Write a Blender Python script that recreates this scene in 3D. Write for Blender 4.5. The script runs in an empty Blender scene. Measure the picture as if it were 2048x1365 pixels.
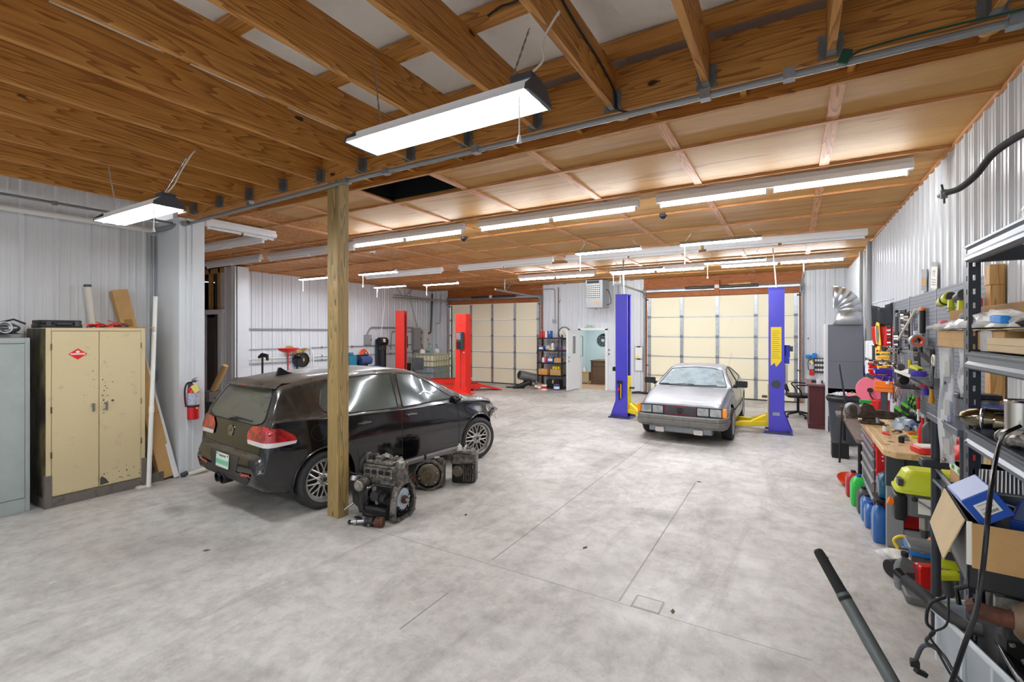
import bpy,bmesh,math,random
from mathutils import Vector,Matrix
from mathutils.bvhtree import BVHTree
random.seed(7)
PI = math.pi
SC = bpy.context.scene
COL = SC.collection
# ---------------------------------------------------------------- camera
cam_d = bpy.data.cameras.new('camera'); cam = bpy.data.objects.new('camera',cam_d); COL.objects.link(cam)
cam.location = (0,0,1.95)
cam.rotation_euler = (PI/2,0,math.radians(30.66))
cam_d.sensor_width = 36.0; cam_d.lens = 948.0/2048*36.0
cam_d.shift_y = -17.5/2048; cam_d.clip_start = 0.05; cam_d.clip_end = 200
SC.camera = cam
# ---------------------------------------------------------------- world,exposure
W = bpy.data.worlds.new('world'); SC.world = W; W.use_nodes = True
W.node_tree.nodes['Background'].inputs[0].default_value = (0.93,0.96,1.0,1)
W.node_tree.nodes['Background'].inputs[1].default_value = 0.8
SC.view_settings.view_transform = 'Standard'; SC.view_settings.look = 'None'
SC.view_settings.gamma = 1.0; SC.view_settings.use_curve_mapping = False
SC.view_settings.exposure = 0.50
SC.cycles.max_bounces = 8; SC.cycles.diffuse_bounces = 5; SC.cycles.glossy_bounces = 4
SC.cycles.transmission_bounces = 5; SC.cycles.transparent_max_bounces = 8
SC.cycles.sample_clamp_indirect = 6.0
SC.cycles.use_denoising = True
TUBE_E = 50.0      # emission of a fluorescent tube
# ---------------------------------------------------------------- materials
MATS = {}
def lin(r,g,b):
    f = lambda c: (c/255/12.92) if c/255 <= 0.04045 else ((c/255+0.055)/1.055)**2.4
    return (f(r),f(g),f(b),1)
def nt(name):
    m = bpy.data.materials.new(name); m.use_nodes = True; MATS[name] = m
    t = m.node_tree; b = t.nodes['Principled BSDF']; return m,t,b
def mat(name,rgb,rough=0.5,metal=0.0,var=0.0,vs=8.0,c2=None,bump=0.0,bs=60.0,emit=0.0,coat=0.0,alpha=1.0,trans=0.0,thr=None,stretch=None):
    """principled with an optional noise blend to a second colour and a noise bump"""
    if name in MATS: return MATS[name]
    m,t,b = nt(name)
    col = lin(*rgb); b.inputs['Base Color'].default_value = col
    b.inputs['Roughness'].default_value = rough; b.inputs['Metallic'].default_value = metal
    if coat: b.inputs['Coat Weight'].default_value = coat; b.inputs['Coat Roughness'].default_value = .08
    if alpha < 1: b.inputs['Alpha'].default_value = alpha
    if trans: b.inputs['Transmission Weight'].default_value = trans
    if emit:
        b.inputs['Emission Color'].default_value = col; b.inputs['Emission Strength'].default_value = emit
    tc = t.nodes.new('ShaderNodeTexCoord'); src = tc.outputs['Object']
    if stretch:
        mp = t.nodes.new('ShaderNodeMapping'); mp.inputs['Scale'].default_value = stretch
        t.links.new(src,mp.inputs[0]); src = mp.outputs[0]
    if var or c2:
        n = t.nodes.new('ShaderNodeTexNoise'); n.inputs['Scale'].default_value = vs; n.inputs['Detail'].default_value = 5; n.inputs['Roughness'].default_value = .65
        t.links.new(src,n.inputs['Vector'])
        r = t.nodes.new('ShaderNodeValToRGB'); a,e = thr or (0.35,0.68)
        r.color_ramp.elements[0].position = a; r.color_ramp.elements[1].position = e
        r.color_ramp.elements[0].color = lin(*c2) if c2 else (col[0]*(1-var),col[1]*(1-var),col[2]*(1-var),1)
        r.color_ramp.elements[1].color = col
        t.links.new(n.outputs['Fac'],r.inputs[0]); t.links.new(r.outputs[0],b.inputs['Base Color'])
    if bump:
        n2 = t.nodes.new('ShaderNodeTexNoise'); n2.inputs['Scale'].default_value = bs; n2.inputs['Detail'].default_value = 3
        t.links.new(src,n2.inputs['Vector'])
        bp = t.nodes.new('ShaderNodeBump'); bp.inputs['Strength'].default_value = bump; bp.inputs['Distance'].default_value = .01
        t.links.new(n2.outputs['Fac'],bp.inputs['Height']); t.links.new(bp.outputs[0],b.inputs['Normal'])
    return m
def wood(name,c_light,c_dark,axis='Y',rough=.6,knots=True,ring=9.0,c_knot=(60,28,10)):
    """sawn timber: distorted bands running along an axis plus dark knots"""
    m,t,b = nt(name); N = t.nodes; L = t.links
    tc = N.new('ShaderNodeTexCoord')
    oi = N.new('ShaderNodeObjectInfo')
    ad = N.new('ShaderNodeVectorMath'); ad.operation = 'ADD'
    sc_ = N.new('ShaderNodeVectorMath'); sc_.operation = 'SCALE'; sc_.inputs['Scale'].default_value = 37.0
    cmb = N.new('ShaderNodeCombineXYZ'); L.new(oi.outputs['Random'],cmb.inputs[0]); L.new(oi.outputs['Random'],cmb.inputs[1]); L.new(oi.outputs['Random'],cmb.inputs[2])
    L.new(cmb.outputs[0],sc_.inputs[0]); L.new(tc.outputs['Object'],ad.inputs[0]); L.new(sc_.outputs[0],ad.inputs[1])
    mp = N.new('ShaderNodeMapping'); k = 0.07
    mp.inputs['Scale'].default_value = {'X': (k,1,1),'Y': (1,k,1),'Z': (1,1,k)}[axis]
    L.new(ad.outputs[0],mp.inputs[0])
    n = N.new('ShaderNodeTexNoise'); n.inputs['Scale'].default_value = 5.5; n.inputs['Detail'].default_value = 2.5
    L.new(mp.outputs[0],n.inputs['Vector'])
    ml = N.new('ShaderNodeMath'); ml.operation = 'MULTIPLY'; ml.inputs[1].default_value = ring*2.2; L.new(n.outputs['Fac'],ml.inputs[0])
    fr = N.new('ShaderNodeMath'); fr.operation = 'FRACT'; L.new(ml.outputs[0],fr.inputs[0])
    r = N.new('ShaderNodeValToRGB'); e = r.color_ramp.elements
    e[0].position = 0; e[0].color = lin(*c_light); e[1].position = 1; e[1].color = lin(*c_dark)
    e2 = r.color_ramp.elements.new(.62); e2.color = lin(*[(a*2+c)/3 for a,c in zip(c_light,c_dark)])
    e3 = r.color_ramp.elements.new(.9); e3.color = lin(*c_dark)
    L.new(fr.outputs[0],r.inputs[0]); out = r.outputs[0]
    # fine fibre
    n3 = N.new('ShaderNodeTexNoise'); n3.inputs['Scale'].default_value = 90; n3.inputs['Detail'].default_value = 2; L.new(mp.outputs[0],n3.inputs['Vector'])
    mx0 = N.new('ShaderNodeMix'); mx0.data_type = 'RGBA'; mx0.blend_type = 'MULTIPLY'; mx0.inputs['Factor'].default_value = .35
    L.new(out,mx0.inputs[6]); L.new(n3.outputs['Color'],mx0.inputs[7])
    rr = N.new('ShaderNodeValToRGB'); rr.color_ramp.elements[0].position = .3; rr.color_ramp.elements[0].color = (.6,.55,.5,1); rr.color_ramp.elements[1].position = .6; rr.color_ramp.elements[1].color = (1,1,1,1)
    L.new(n3.outputs['Fac'],rr.inputs[0]); L.new(rr.outputs[0],mx0.inputs[7]); out = mx0.outputs[2]
    if knots:
        mp2 = N.new('ShaderNodeMapping'); mp2.inputs['Scale'].default_value = {'X': (.42,1,1),'Y': (1,.42,1),'Z': (1,1,.42)}[axis]
        L.new(ad.outputs[0],mp2.inputs[0])
        v = N.new('ShaderNodeTexVoronoi'); v.inputs['Scale'].default_value = 4.2; L.new(mp2.outputs[0],v.inputs['Vector'])
        nd = N.new('ShaderNodeTexNoise'); nd.inputs['Scale'].default_value = 22; L.new(ad.outputs[0],nd.inputs['Vector'])
        ma = N.new('ShaderNodeMath'); ma.operation = 'MULTIPLY_ADD'; ma.inputs[1].default_value = .09; L.new(nd.outputs['Fac'],ma.inputs[0]); L.new(v.outputs['Distance'],ma.inputs[2])
        r2 = N.new('ShaderNodeValToRGB'); r2.color_ramp.elements[0].position = .10; r2.color_ramp.elements[0].color = (1,1,1,1); r2.color_ramp.elements[1].position = .135; r2.color_ramp.elements[1].color = (0,0,0,1)
        L.new(ma.outputs[0],r2.inputs[0])
        mx = N.new('ShaderNodeMix'); mx.data_type = 'RGBA'; L.new(r2.outputs[0],mx.inputs['Factor']); L.new(out,mx.inputs[6]); mx.inputs[7].default_value = lin(*c_knot); out = mx.outputs[2]
    L.new(out,b.inputs['Base Color']); b.inputs['Roughness'].default_value = rough
    bp = N.new('ShaderNodeBump'); bp.inputs['Strength'].default_value = .15; bp.inputs['Distance'].default_value = .004
    L.new(n3.outputs['Fac'],bp.inputs['Height']); L.new(bp.outputs[0],b.inputs['Normal'])
    return m
wood('joist_y',(206,148,72),(156,98,38),'Y')
wood('joist_x',(200,142,68),(152,96,38),'X')
wood('batten_y',(214,158,108),(178,118,72),'Y',knots=False)
wood('batten_x',(206,148,92),(172,112,60),'X',knots=False)
wood('ply',(194,146,74),(168,118,52),'X',knots=False,ring=1.2)
wood('header_wood',(176,104,46),(140,74,26),'X')
wood('post_wood',(176,146,92),(118,104,66),'Z',ring=11,c_knot=(80,62,34))
wood('maple',(222,190,140),(196,156,104),'Y',knots=False,ring=3)
wood('stud_wood',(214,174,112),(184,136,74),'Z')
wood('grey_wood',(112,98,86),(78,68,62),'Y',knots=False)
wood('floor_wood',(206,172,140),(180,140,106),'X',knots=False)
wood('office_wood',(124,98,78),(98,74,58),'X',knots=False)
mat('osb',(204,142,70),.7,c2=(150,92,38),vs=22,thr=(.42,.6),bump=.3,bs=40,stretch=(.7,2.2,1))
mat('wall_metal',(222,227,232),.32,var=.05,vs=1.5)
mat('wall_metal_dull',(226,229,232),.38,var=.06,vs=1.2)
mat('white_paint',(232,234,236),.5)
mat('teal_wall',(206,222,224),.7)
mat('insulation',(242,240,234),.7,bump=.5,bs=120,var=.05)
mat('door_cream',(244,237,208),.55,c2=(232,224,196),vs=2.0,thr=(.25,.38),bump=.15,bs=70)
mat('galv',(176,182,188),.38,.75,var=.3,vs=14)
mat('galv_dull',(140,144,146),.5,.6,var=.3,vs=14)
mat('conduit',(150,154,156),.42,.6)
mat('conduit_grey',(150,152,150),.5)
mat('black',(22,22,24),.5)
mat('black_gloss',(14,14,17),.25)
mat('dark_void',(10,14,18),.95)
mat('rubber',(36,36,37),.75,bump=.2,bs=90)
mat('dark_grey',(62,66,72),.45)
mat('rack_grey',(98,105,112),.38,.2)
mat('rack_dark',(44,49,58),.42,.1)
mat('pvc',(232,232,228),.4)
mat('white_plastic',(236,237,238),.4)
mat('off_white',(222,218,205),.5)
mat('grey_cab',(170,180,178),.45,var=.12,vs=5)
mat('red',(212,30,28),.35)
mat('bright_red',(236,44,28),.4,var=.1,vs=4)
mat('safety_red',(205,28,38),.3,coat=.4)
mat('blue',(36,84,168),.45)
mat('lift_blue',(72,66,196),.38,coat=.3)
mat('lift_blue_dark',(50,70,190),.4)
mat('yellow',(240,212,40),.42)
mat('lime',(206,216,42),.4)
mat('green',(40,170,72),.42)
mat('orange',(250,128,20),.45)
mat('pink',(240,120,146),.45)
mat('purple',(78,62,190),.45)
mat('cardboard',(198,158,104),.8,var=.15,vs=6,bump=.2,bs=30)
mat('cardboard_pale',(206,184,146),.8,var=.1,vs=6)
mat('cardboard_dark',(160,118,62),.8,var=.12,vs=6)
mat('chrome',(214,216,218),.18,1.0)
mat('steel',(170,170,172),.35,.9,var=.2,vs=20)
mat('steel_dark',(92,92,92),.45,.7,var=.4,vs=18)
mat('alu',(176,174,168),.42,.75,c2=(96,92,84),vs=12,thr=(.35,.6),bump=.4,bs=40)
mat('greasy',(52,50,48),.42,.4,c2=(22,21,21),vs=14,thr=(.35,.6),bump=.5,bs=50)
mat('rust',(112,66,48),.75,.2,c2=(66,40,30),vs=20,bump=.5,bs=60)
mat('paper',(238,236,228),.7)
mat('clear_bag',(226,228,230),.22,alpha=.55,bump=.9,bs=14)
mat('frosted',(214,222,228),.4,alpha=.62)
mat('copper',(180,96,50),.4,.8)
def concrete():
    m,t,b = nt('concrete'); N = t.nodes; L = t.links
    g = N.new('ShaderNodeNewGeometry'); P = g.outputs['Position']
    def noise(s,d,rgh=.6,mp=None,dist=0):
        n = N.new('ShaderNodeTexNoise'); n.inputs['Scale'].default_value = s; n.inputs['Detail'].default_value = d; n.inputs['Roughness'].default_value = rgh; n.inputs['Distortion'].default_value = dist
        if mp:
            q = N.new('ShaderNodeMapping'); q.inputs['Scale'].default_value = mp; L.new(P,q.inputs[0]); L.new(q.outputs[0],n.inputs['Vector'])
        else: L.new(P,n.inputs['Vector'])
        return n.outputs['Fac']
    def ramp(src,stops):
        r = N.new('ShaderNodeValToRGB'); r.color_ramp.elements[0].position = stops[0][0]; r.color_ramp.elements[0].color = stops[0][1]
        r.color_ramp.elements[1].position = stops[-1][0]; r.color_ramp.elements[1].color = stops[-1][1]
        for p,c in stops[1:-1]: r.color_ramp.elements.new(p).color = c
        L.new(src,r.inputs[0]); return r.outputs[0]
    def mix(f,a,bb,mode='MIX',fac=None):
        x = N.new('ShaderNodeMix'); x.data_type = 'RGBA'; x.blend_type = mode
        if fac is None: L.new(f,x.inputs['Factor'])
        else: x.inputs['Factor'].default_value = fac
        for s,i in ((a,6),(bb,7)):
            if isinstance(s,tuple): x.inputs[i].default_value = s
            else: L.new(s,x.inputs[i])
        return x.outputs[2]
    base = ramp(noise(.55,6,.62,dist=.6),[(.30,lin(172,169,165)),(.48,lin(196,194,190)),(.68,lin(214,213,210))])
    fine = ramp(noise(6,9,.75),[(.34,(.66,.65,.63,1)),(.56,(1,1,1,1))])
    c = mix(None,base,fine,'MULTIPLY',.8)
    strk = ramp(noise(1.6,7,.7,(1.0,.28,1),1.2),[(.36,(.56,.54,.51,1)),(.50,(1,1,1,1))])
    c = mix(None,c,strk,'MULTIPLY',.5)
    pt = ramp(noise(2.3,12,.82,(1,.8,1),.4),[(.455,(.62,.60,.57,1)),(.50,(1,1,1,1))])
    c = mix(None,c,pt,'MULTIPLY',.22)
    pt2 = ramp(noise(.9,12,.8,(1,.7,1),.3),[(.56,(1,1,1,1)),(.60,(.80,.79,.77,1))])
    c = mix(None,c,pt2,'MULTIPLY',.5)
    spk = ramp(noise(34,3,.6),[(.26,(.45,.42,.38,1)),(.33,(1,1,1,1))])
    c = mix(None,c,spk,'MULTIPLY',.55)
    sx = N.new('ShaderNodeSeparateXYZ'); L.new(P,sx.inputs[0])
    # soft oily stains,each with its own centre
    wob = noise(3.2,5,.7)
    def stain(col,x,y,rx,ry,d,amt,rot=0.0):
        q = N.new('ShaderNodeMapping'); q.vector_type = 'TEXTURE'; q.inputs['Location'].default_value = (x,y,0); q.inputs['Rotation'].default_value = (0,0,rot); q.inputs['Scale'].default_value = (rx,ry,1)
        L.new(P,q.inputs[0]); ln = N.new('ShaderNodeVectorMath'); ln.operation = 'LENGTH'; L.new(q.outputs[0],ln.inputs[0])
        ma = N.new('ShaderNodeMath'); ma.operation = 'MULTIPLY_ADD'; ma.inputs[1].default_value = 1.1; L.new(wob,ma.inputs[0]); L.new(ln.outputs['Value'],ma.inputs[2])
        f = ramp(ma.outputs[0],[(.0,(amt,amt,amt,1)),(.9,(amt*.7,)*3+(1,)),(1.0,(0,0,0,1))] if d else [(.5,(min(1,amt*1.5),)*3+(1,)),(1.25,(0,0,0,1))])
        return mix(f,col,lin(112,108,104))
    for s in ((-1.15,5.15,.95,.55,0,.42,.3),(-.75,5.5,.4,.8,0,.45),(-1.9,4.6,.55,.3,0,.2),(-.1,3.15,.45,.22,0,.45,.4),(-1.2,2.05,.7,.5,0,.45,.9),(-1.75,9.1,1.2,1.1,0,.75),(-5.8,2.6,.8,.35,0,.4,-.2),(-5.4,3.9,1.0,2.0,0,.55),(-3.5,3.8,.6,.5,0,.4),(-2.5,6.6,.5,.25,0,.2),(-2.9,7.4,.6,.2,0,.2),(-1.9,11.6,2.4,1.4,0,.25),(-5.5,9.5,2.5,1.4,0,.16),(.25,4.2,.5,.4,0,.2),(-6.3,13.2,1.6,1.0,0,.2),(-2.7,1.5,.8,.35,0,.3,.5)):
        c = stain(c,*s)
    # sawn control joints
    def jt(col,axis,at,lo,hi,w=.006,amt=.62):
        o,p = (sx.outputs[0],sx.outputs[1]) if axis == 'x' else (sx.outputs[1],sx.outputs[0])
        cp = N.new('ShaderNodeMath'); cp.operation = 'COMPARE'; cp.inputs[1].default_value = at; cp.inputs[2].default_value = w; L.new(o,cp.inputs[0])
        cq = N.new('ShaderNodeMath'); cq.operation = 'COMPARE'; cq.inputs[1].default_value = (lo+hi)/2; cq.inputs[2].default_value = (hi-lo)/2; L.new(p,cq.inputs[0])
        mm = N.new('ShaderNodeMath'); mm.operation = 'MULTIPLY'; L.new(cp.outputs[0],mm.inputs[0]); L.new(cq.outputs[0],mm.inputs[1])
        m2 = N.new('ShaderNodeMath'); m2.operation = 'MULTIPLY'; m2.inputs[1].default_value = amt; L.new(mm.outputs[0],m2.inputs[0])
        return mix(m2.outputs[0],col,lin(92,84,76))
    for a in (('x',-1.085,3.35,6.5,.007),('x',-2.215,3.4,8.7,.006),('x',-2.22,2.3,2.8,.006),('y',3.33,-3.9,.1,.004),('y',7.39,-4.9,1.2,.006),('x',-4.4,7.4,13,.005),('y',11.4,-12,1.2,.006),('y',3.34,-.98,-.80,.012),('x',-.80,3.33,3.50,.008),('x',-.99,3.33,3.50,.008),('y',3.50,-.99,-.80,.008)):
        c = jt(c,*a)
    L.new(c,b.inputs['Base Color'])
    rg = ramp(noise(1.3,6,.65),[(.35,(.34,)*3+(1,)),(.62,(.62,)*3+(1,))]); L.new(rg,b.inputs['Roughness'])
    bp = N.new('ShaderNodeBump'); bp.inputs['Strength'].default_value = .12; bp.inputs['Distance'].default_value = .01
    L.new(noise(9,8,.7),bp.inputs['Height']); L.new(bp.outputs[0],b.inputs['Normal'])
concrete()
def tube_mat():
    m,t,b = nt('tube_light'); b.inputs['Base Color'].default_value = (1,1,1,1)
    b.inputs['Emission Color'].default_value = (.93,.97,1.0,1); b.inputs['Emission Strength'].default_value = TUBE_E
tube_mat()
mm,t_,b_ = nt('tube_far'); b_.inputs['Emission Color'].default_value = (.93,.97,1,1); b_.inputs['Emission Strength'].default_value = 92

ORD = 'first second third fourth fifth sixth seventh eighth ninth tenth eleventh twelfth'.split()
Rot = Matrix.Rotation; Tr = Matrix.Translation; cos = math.cos; sin = math.sin; rad_ = math.radians
class MB:
    def __init__(s,M=None): s.v = []; s.f = []; s.M = M
    def add(s,vs,fs,M=None):
        o = len(s.v)
        for p in vs:
            p = Vector(p)
            if M is not None: p = M @ p
            if s.M is not None: p = s.M @ p
            s.v.append(p)
        s.f += [tuple(i+o for i in f) for f in fs]; return s
    def box(s,x0,x1,y0,y1,z0,z1,M=None):
        return s.add([(x0,y0,z0),(x1,y0,z0),(x1,y1,z0),(x0,y1,z0),(x0,y0,z1),(x1,y0,z1),(x1,y1,z1),(x0,y1,z1)],
                     [(0,3,2,1),(4,5,6,7),(0,1,5,4),(1,2,6,5),(2,3,7,6),(3,0,4,7)],M)
    def cbox(s,c,d,rz=0,rx=0,ry=0):
        M = Tr(c) @ Rot(rz,4,'Z') @ Rot(ry,4,'Y') @ Rot(rx,4,'X')
        return s.box(-d[0]/2,d[0]/2,-d[1]/2,d[1]/2,-d[2]/2,d[2]/2,M)
    def rbox(s,x0,x1,y0,y1,z0,z1,r=.02,n=3,axis='z',M=None):
        """box with rounded edges along one axis"""
        # in-plane extents first,then the extent along the axis: z (x,y,z),x (y,z,x),y (x,z,y)
        a = (x0,x1,y0,y1,z0,z1)
        pts = rrect(a[0],a[1],a[2],a[3],r,n)
        f = {'z': lambda p,h: (p[0],p[1],h),'x': lambda p,h: (h,p[0],p[1]),'y': lambda p,h: (p[0],h,p[1])}[axis]
        k = len(pts)
        return s.add([f(p,a[4]) for p in pts]+[f(p,a[5]) for p in pts],[tuple(range(k))[::-1],tuple(range(k,2*k))]+[(i,(i+1) % k,(i+1) % k+k,i+k) for i in range(k)],M)
    def cyl(s,p0,p1,r0,r1=None,n=12,caps=True,M=None):
        p0 = Vector(p0); p1 = Vector(p1); r1 = r0 if r1 is None else r1
        d = (p1-p0); q = d.to_track_quat('Z','Y') if d.length > 1e-9 else Matrix.Identity(3).to_quaternion()
        vs = []
        for p,r in ((p0,r0),(p1,r1)):
            for i in range(n):
                a = 2*PI*i/n; vs.append(p + q @ Vector((r*cos(a),r*sin(a),0)))
        fs = [(i,(i+1) % n,(i+1) % n+n,i+n) for i in range(n)]
        if caps: fs += [tuple(range(n))[::-1],tuple(range(n,2*n))]
        return s.add(vs,fs,M)
    def tube(s,pts,r,n=8,closed=False,M=None):
        pts = [Vector(p) for p in pts]; k = len(pts); vs = []; up = None
        rr = r if isinstance(r,(list,tuple)) else [r]*k
        for i,p in enumerate(pts):
            a = pts[i-1] if (i or closed) else p; b = pts[(i+1) % k] if (i < k-1 or closed) else p
            d = (b-a); d = d.normalized() if d.length > 1e-9 else Vector((0,0,1))
            if up is None: up = Vector((0,0,1)) if abs(d.z) < .9 else Vector((1,0,0))
            u = (up - d*up.dot(d)); u = u.normalized() if u.length > 1e-6 else d.orthogonal().normalized()
            w = d.cross(u); up = u
            for j in range(n):
                t = 2*PI*j/n; vs.append(p + (u*cos(t)+w*sin(t))*rr[i])
        fs = []
        for i in range(k if closed else k-1):
            for j in range(n):
                a = i*n+j; b = i*n+(j+1) % n; c = ((i+1) % k)*n+(j+1) % n; d = ((i+1) % k)*n+j; fs.append((a,b,c,d))
        if not closed: fs += [tuple(range(n))[::-1],tuple(range((k-1)*n,k*n))]
        return s.add(vs,fs,M)
    def lathe(s,prof,n=20,M=None,arc=None,caps=False):
        """profile of (radius, height) about local Z"""
        k = len(prof); vs = []; m = n if arc is None else n+1
        for i in range(m):
            a = 2*PI*i/n if arc is None else arc[0]+(arc[1]-arc[0])*i/n
            for r,z in prof: vs.append((r*cos(a),r*sin(a),z))
        fs = []
        for i in range(n):
            j = (i+1) % m
            for q in range(k-1): fs.append((i*k+q,j*k+q,j*k+q+1,i*k+q+1))
        if caps:
            fs.append(tuple(i*k for i in range(n))[::-1]); fs.append(tuple(i*k+k-1 for i in range(n)))
        return s.add(vs,fs,M)
    def ball(s,c,r,sc=(1,1,1),n=12,M=None):
        prof = [(sin(PI*i/(n//2))*1.0,-cos(PI*i/(n//2))) for i in range(n//2+1)]
        prof[0] = (0,-1); prof[-1] = (0,1)
        T = Tr(c) @ Matrix.Diagonal((r*sc[0],r*sc[1],r*sc[2],1))
        if M is not None: T = M @ T
        return s.lathe(prof,n,T)
    def prism(s,poly,h0,h1,axis='z',M=None):
        f = {'z': lambda p,h: (p[0],p[1],h),'x': lambda p,h: (h,p[0],p[1]),'y': lambda p,h: (p[0],h,p[1])}[axis]
        k = len(poly)
        return s.add([f(p,h0) for p in poly]+[f(p,h1) for p in poly],[tuple(range(k))[::-1],tuple(range(k,2*k))]+[(i,(i+1) % k,(i+1) % k+k,i+k) for i in range(k)],M)
    def rows(s,R,closed=False,M=None):
        """grid through rows of points"""
        k = len(R[0]); vs = [p for r in R for p in r]; fs = []
        for i in range(len(R)-1):
            for j in range(k if closed else k-1):
                a = i*k+j; b = i*k+(j+1) % k; fs.append((a,b,b+k,a+k))
        return s.add(vs,fs,M)
def rrect(x0,x1,y0,y1,r,n=3):
    r = min(r,(x1-x0)/2-1e-5,(y1-y0)/2-1e-5); out = []
    for cx,cy,a0 in ((x1-r,y0+r,-PI/2),(x1-r,y1-r,0),(x0+r,y1-r,PI/2),(x0+r,y0+r,PI)):
        for i in range(n+1):
            a = a0+PI/2*i/n; out.append((cx+r*cos(a),cy+r*sin(a)))
    return out
def islands(v,f):
    par = list(range(len(v)))
    def find(a):
        while par[a] != a: par[a] = par[par[a]]; a = par[a]
        return a
    for q in f:
        r = find(q[0])
        for i in q[1:]: par[find(i)] = r
    g = {}
    for i in range(len(v)): g.setdefault(find(i),[]).append(i)
    G = list(g.values())
    if len(G) < 2 or len(G) > 400: return None
    B = []
    for idx in G:
        xs = [v[i] for i in idx]; lo = [min(p[a] for p in xs) for a in range(3)]; hi = [max(p[a] for p in xs) for a in range(3)]
        B.append((lo,hi,max(hi[a]-lo[a] for a in range(3))))
    pr = list(range(len(G)))
    def fd(a):
        while pr[a] != a: pr[a] = pr[pr[a]]; a = pr[a]
        return a
    for i in range(len(G)):
        for j in range(i+1,len(G)):
            gap = math.sqrt(sum(max(0,B[i][0][a]-B[j][1][a],B[j][0][a]-B[i][1][a])**2 for a in range(3)))
            if gap <= max(.018,.48*max(B[i][2],B[j][2])): pr[fd(j)] = fd(i)
    out = {}
    for i in range(len(G)): out.setdefault(fd(i),[]).extend(G[i])
    return list(out.values()) if len(out) > 1 else None
def build(name,mb,m,parent=None,**k):
    """link one mesh; far-apart pieces of a part become sibling objects"""
    if parent is not None:
        I = islands(mb.v,mb.f)
        if I:
            I.sort(key=lambda s: -len(s)); own = {}
            for n,idx in enumerate(I):
                for i in idx: own[i] = n
            first = None
            for n,idx in enumerate(I):
                mp = {i: q for q,i in enumerate(idx)}; sub = MB(); sub.v = [mb.v[i] for i in idx]; sub.f = [tuple(mp[i] for i in f) for f in mb.f if own[f[0]] == n]
                o = build_one(name,sub,m,parent,**k); first = first or o
            return first
    return build_one(name,mb,m,parent,**k)
def build_one(name,mb,m,parent=None,label=None,cat=None,group=None,kind=None,loc=None,rz=0,flat=False,bevel=0,ang=.6,solid=0,rot=None):
    me = bpy.data.meshes.new(name); me.from_pydata([tuple(v) for v in mb.v],[],mb.f); me.update()
    bm = bmesh.new(); bm.from_mesh(me); bmesh.ops.recalc_face_normals(bm,faces=bm.faces); bm.to_mesh(me); bm.free()
    if not flat:
        me.polygons.foreach_set('use_smooth',[True]*len(me.polygons)); me.set_sharp_from_angle(angle=ang)
    me.materials.append(MATS[m] if isinstance(m,str) else m)
    o = bpy.data.objects.new(name,me); COL.objects.link(o)
    if parent: o.parent = parent
    if label: o['label'] = label
    if cat: o['category'] = cat
    if group: o['group'] = group
    if kind: o['kind'] = kind
    if loc: o.location = loc
    if rz: o.rotation_euler = (0,0,rz)
    if rot: o.rotation_euler = rot
    if solid:
        md = o.modifiers.new('thickness','SOLIDIFY'); md.thickness = solid; md.offset = 0
    if bevel:
        md = o.modifiers.new('bevel','BEVEL'); md.width = bevel; md.segments = 2; md.limit_method = 'ANGLE'; md.angle_limit = .6
    return o
def thing(name,label,cat,loc=(0,0,0),rz=0,group=None,rot=None,scale=None):
    o = bpy.data.objects.new(name,None); COL.objects.link(o); o.location = loc; o.rotation_euler = rot or (0,0,rz)
    o.empty_display_size = .05
    if scale: o.scale = scale
    o['label'] = label; o['category'] = cat
    if group: o['group'] = group
    return o
def dup(root,loc,label,rz=None,group=None,rot=None,scale=None):
    r = root.copy(); COL.objects.link(r); r.location = loc
    if rz is not None: r.rotation_euler = (0,0,rz)
    if rot is not None: r.rotation_euler = rot
    if scale is not None: r.scale = scale
    r['label'] = label
    if group: r['group'] = group
    for ch in list(root.children):
        c = ch.copy(); COL.objects.link(c); c.parent = r
        for g in ch.children:
            d = g.copy(); COL.objects.link(d); d.parent = c
    return r
def struct(name,mb,m,**k): return build(name,mb,m,kind='structure',**k)
def text_obj(txt,size,m,parent,M,extrude=.0008,name='lettering',align='CENTER',sx=1.0,label=None):
    cu = bpy.data.curves.new(name,'FONT'); cu.body = txt; cu.size = size; cu.extrude = extrude; cu.align_x = align; cu.align_y = 'CENTER'
    tmp = bpy.data.objects.new(name,cu); COL.objects.link(tmp)
    dg = bpy.context.evaluated_depsgraph_get(); me = bpy.data.meshes.new_from_object(tmp.evaluated_get(dg))
    bpy.data.objects.remove(tmp); me.name = name; me.materials.clear(); me.materials.append(MATS[m])
    o = bpy.data.objects.new(name,me); COL.objects.link(o)
    if parent: o.parent = parent
    o.matrix_local = M @ Matrix.Diagonal((sx,1,1,1))
    if label: o['label'] = label
    return o
def marks(w,h,m,parent,M,n=8,seed=1):
    """print too small to read: a line of uneven little strokes"""
    r = random.Random(seed); b = MB(); x = -w/2; d = w/n
    for i in range(n):
        b.box(x+d*.1,x+d*r.uniform(.3,.45),-h/2,h*r.uniform(.1,.5),0,.0006,M); b.box(x+d*.1,x+d*.8,(q := r.uniform(-.4,.3)*h),q+h*.18,0,.0006,M); x += d
    return build_one('lettering',b,m,parent,flat=True)
def face_mat(loc,normal,up=(0,0,1)):
    """matrix whose local XY plane faces along normal, local Y along up"""
    z = Vector(normal).normalized(); x = Vector(up).cross(z).normalized(); y = z.cross(x)
    M = Matrix((x,y,z)).transposed().to_4x4(); M.translation = Vector(loc); return M
def arcp(c,r,a0,a1,n,plane='xz'):
    out = []
    for i in range(n+1):
        a = a0+(a1-a0)*i/n; u,v = r*cos(a),r*sin(a)
        out.append({'xz': (c[0]+u,c[1],c[2]+v),'xy': (c[0]+u,c[1]+v,c[2]),'yz': (c[0],c[1]+u,c[2]+v)}[plane])
    return out
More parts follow.
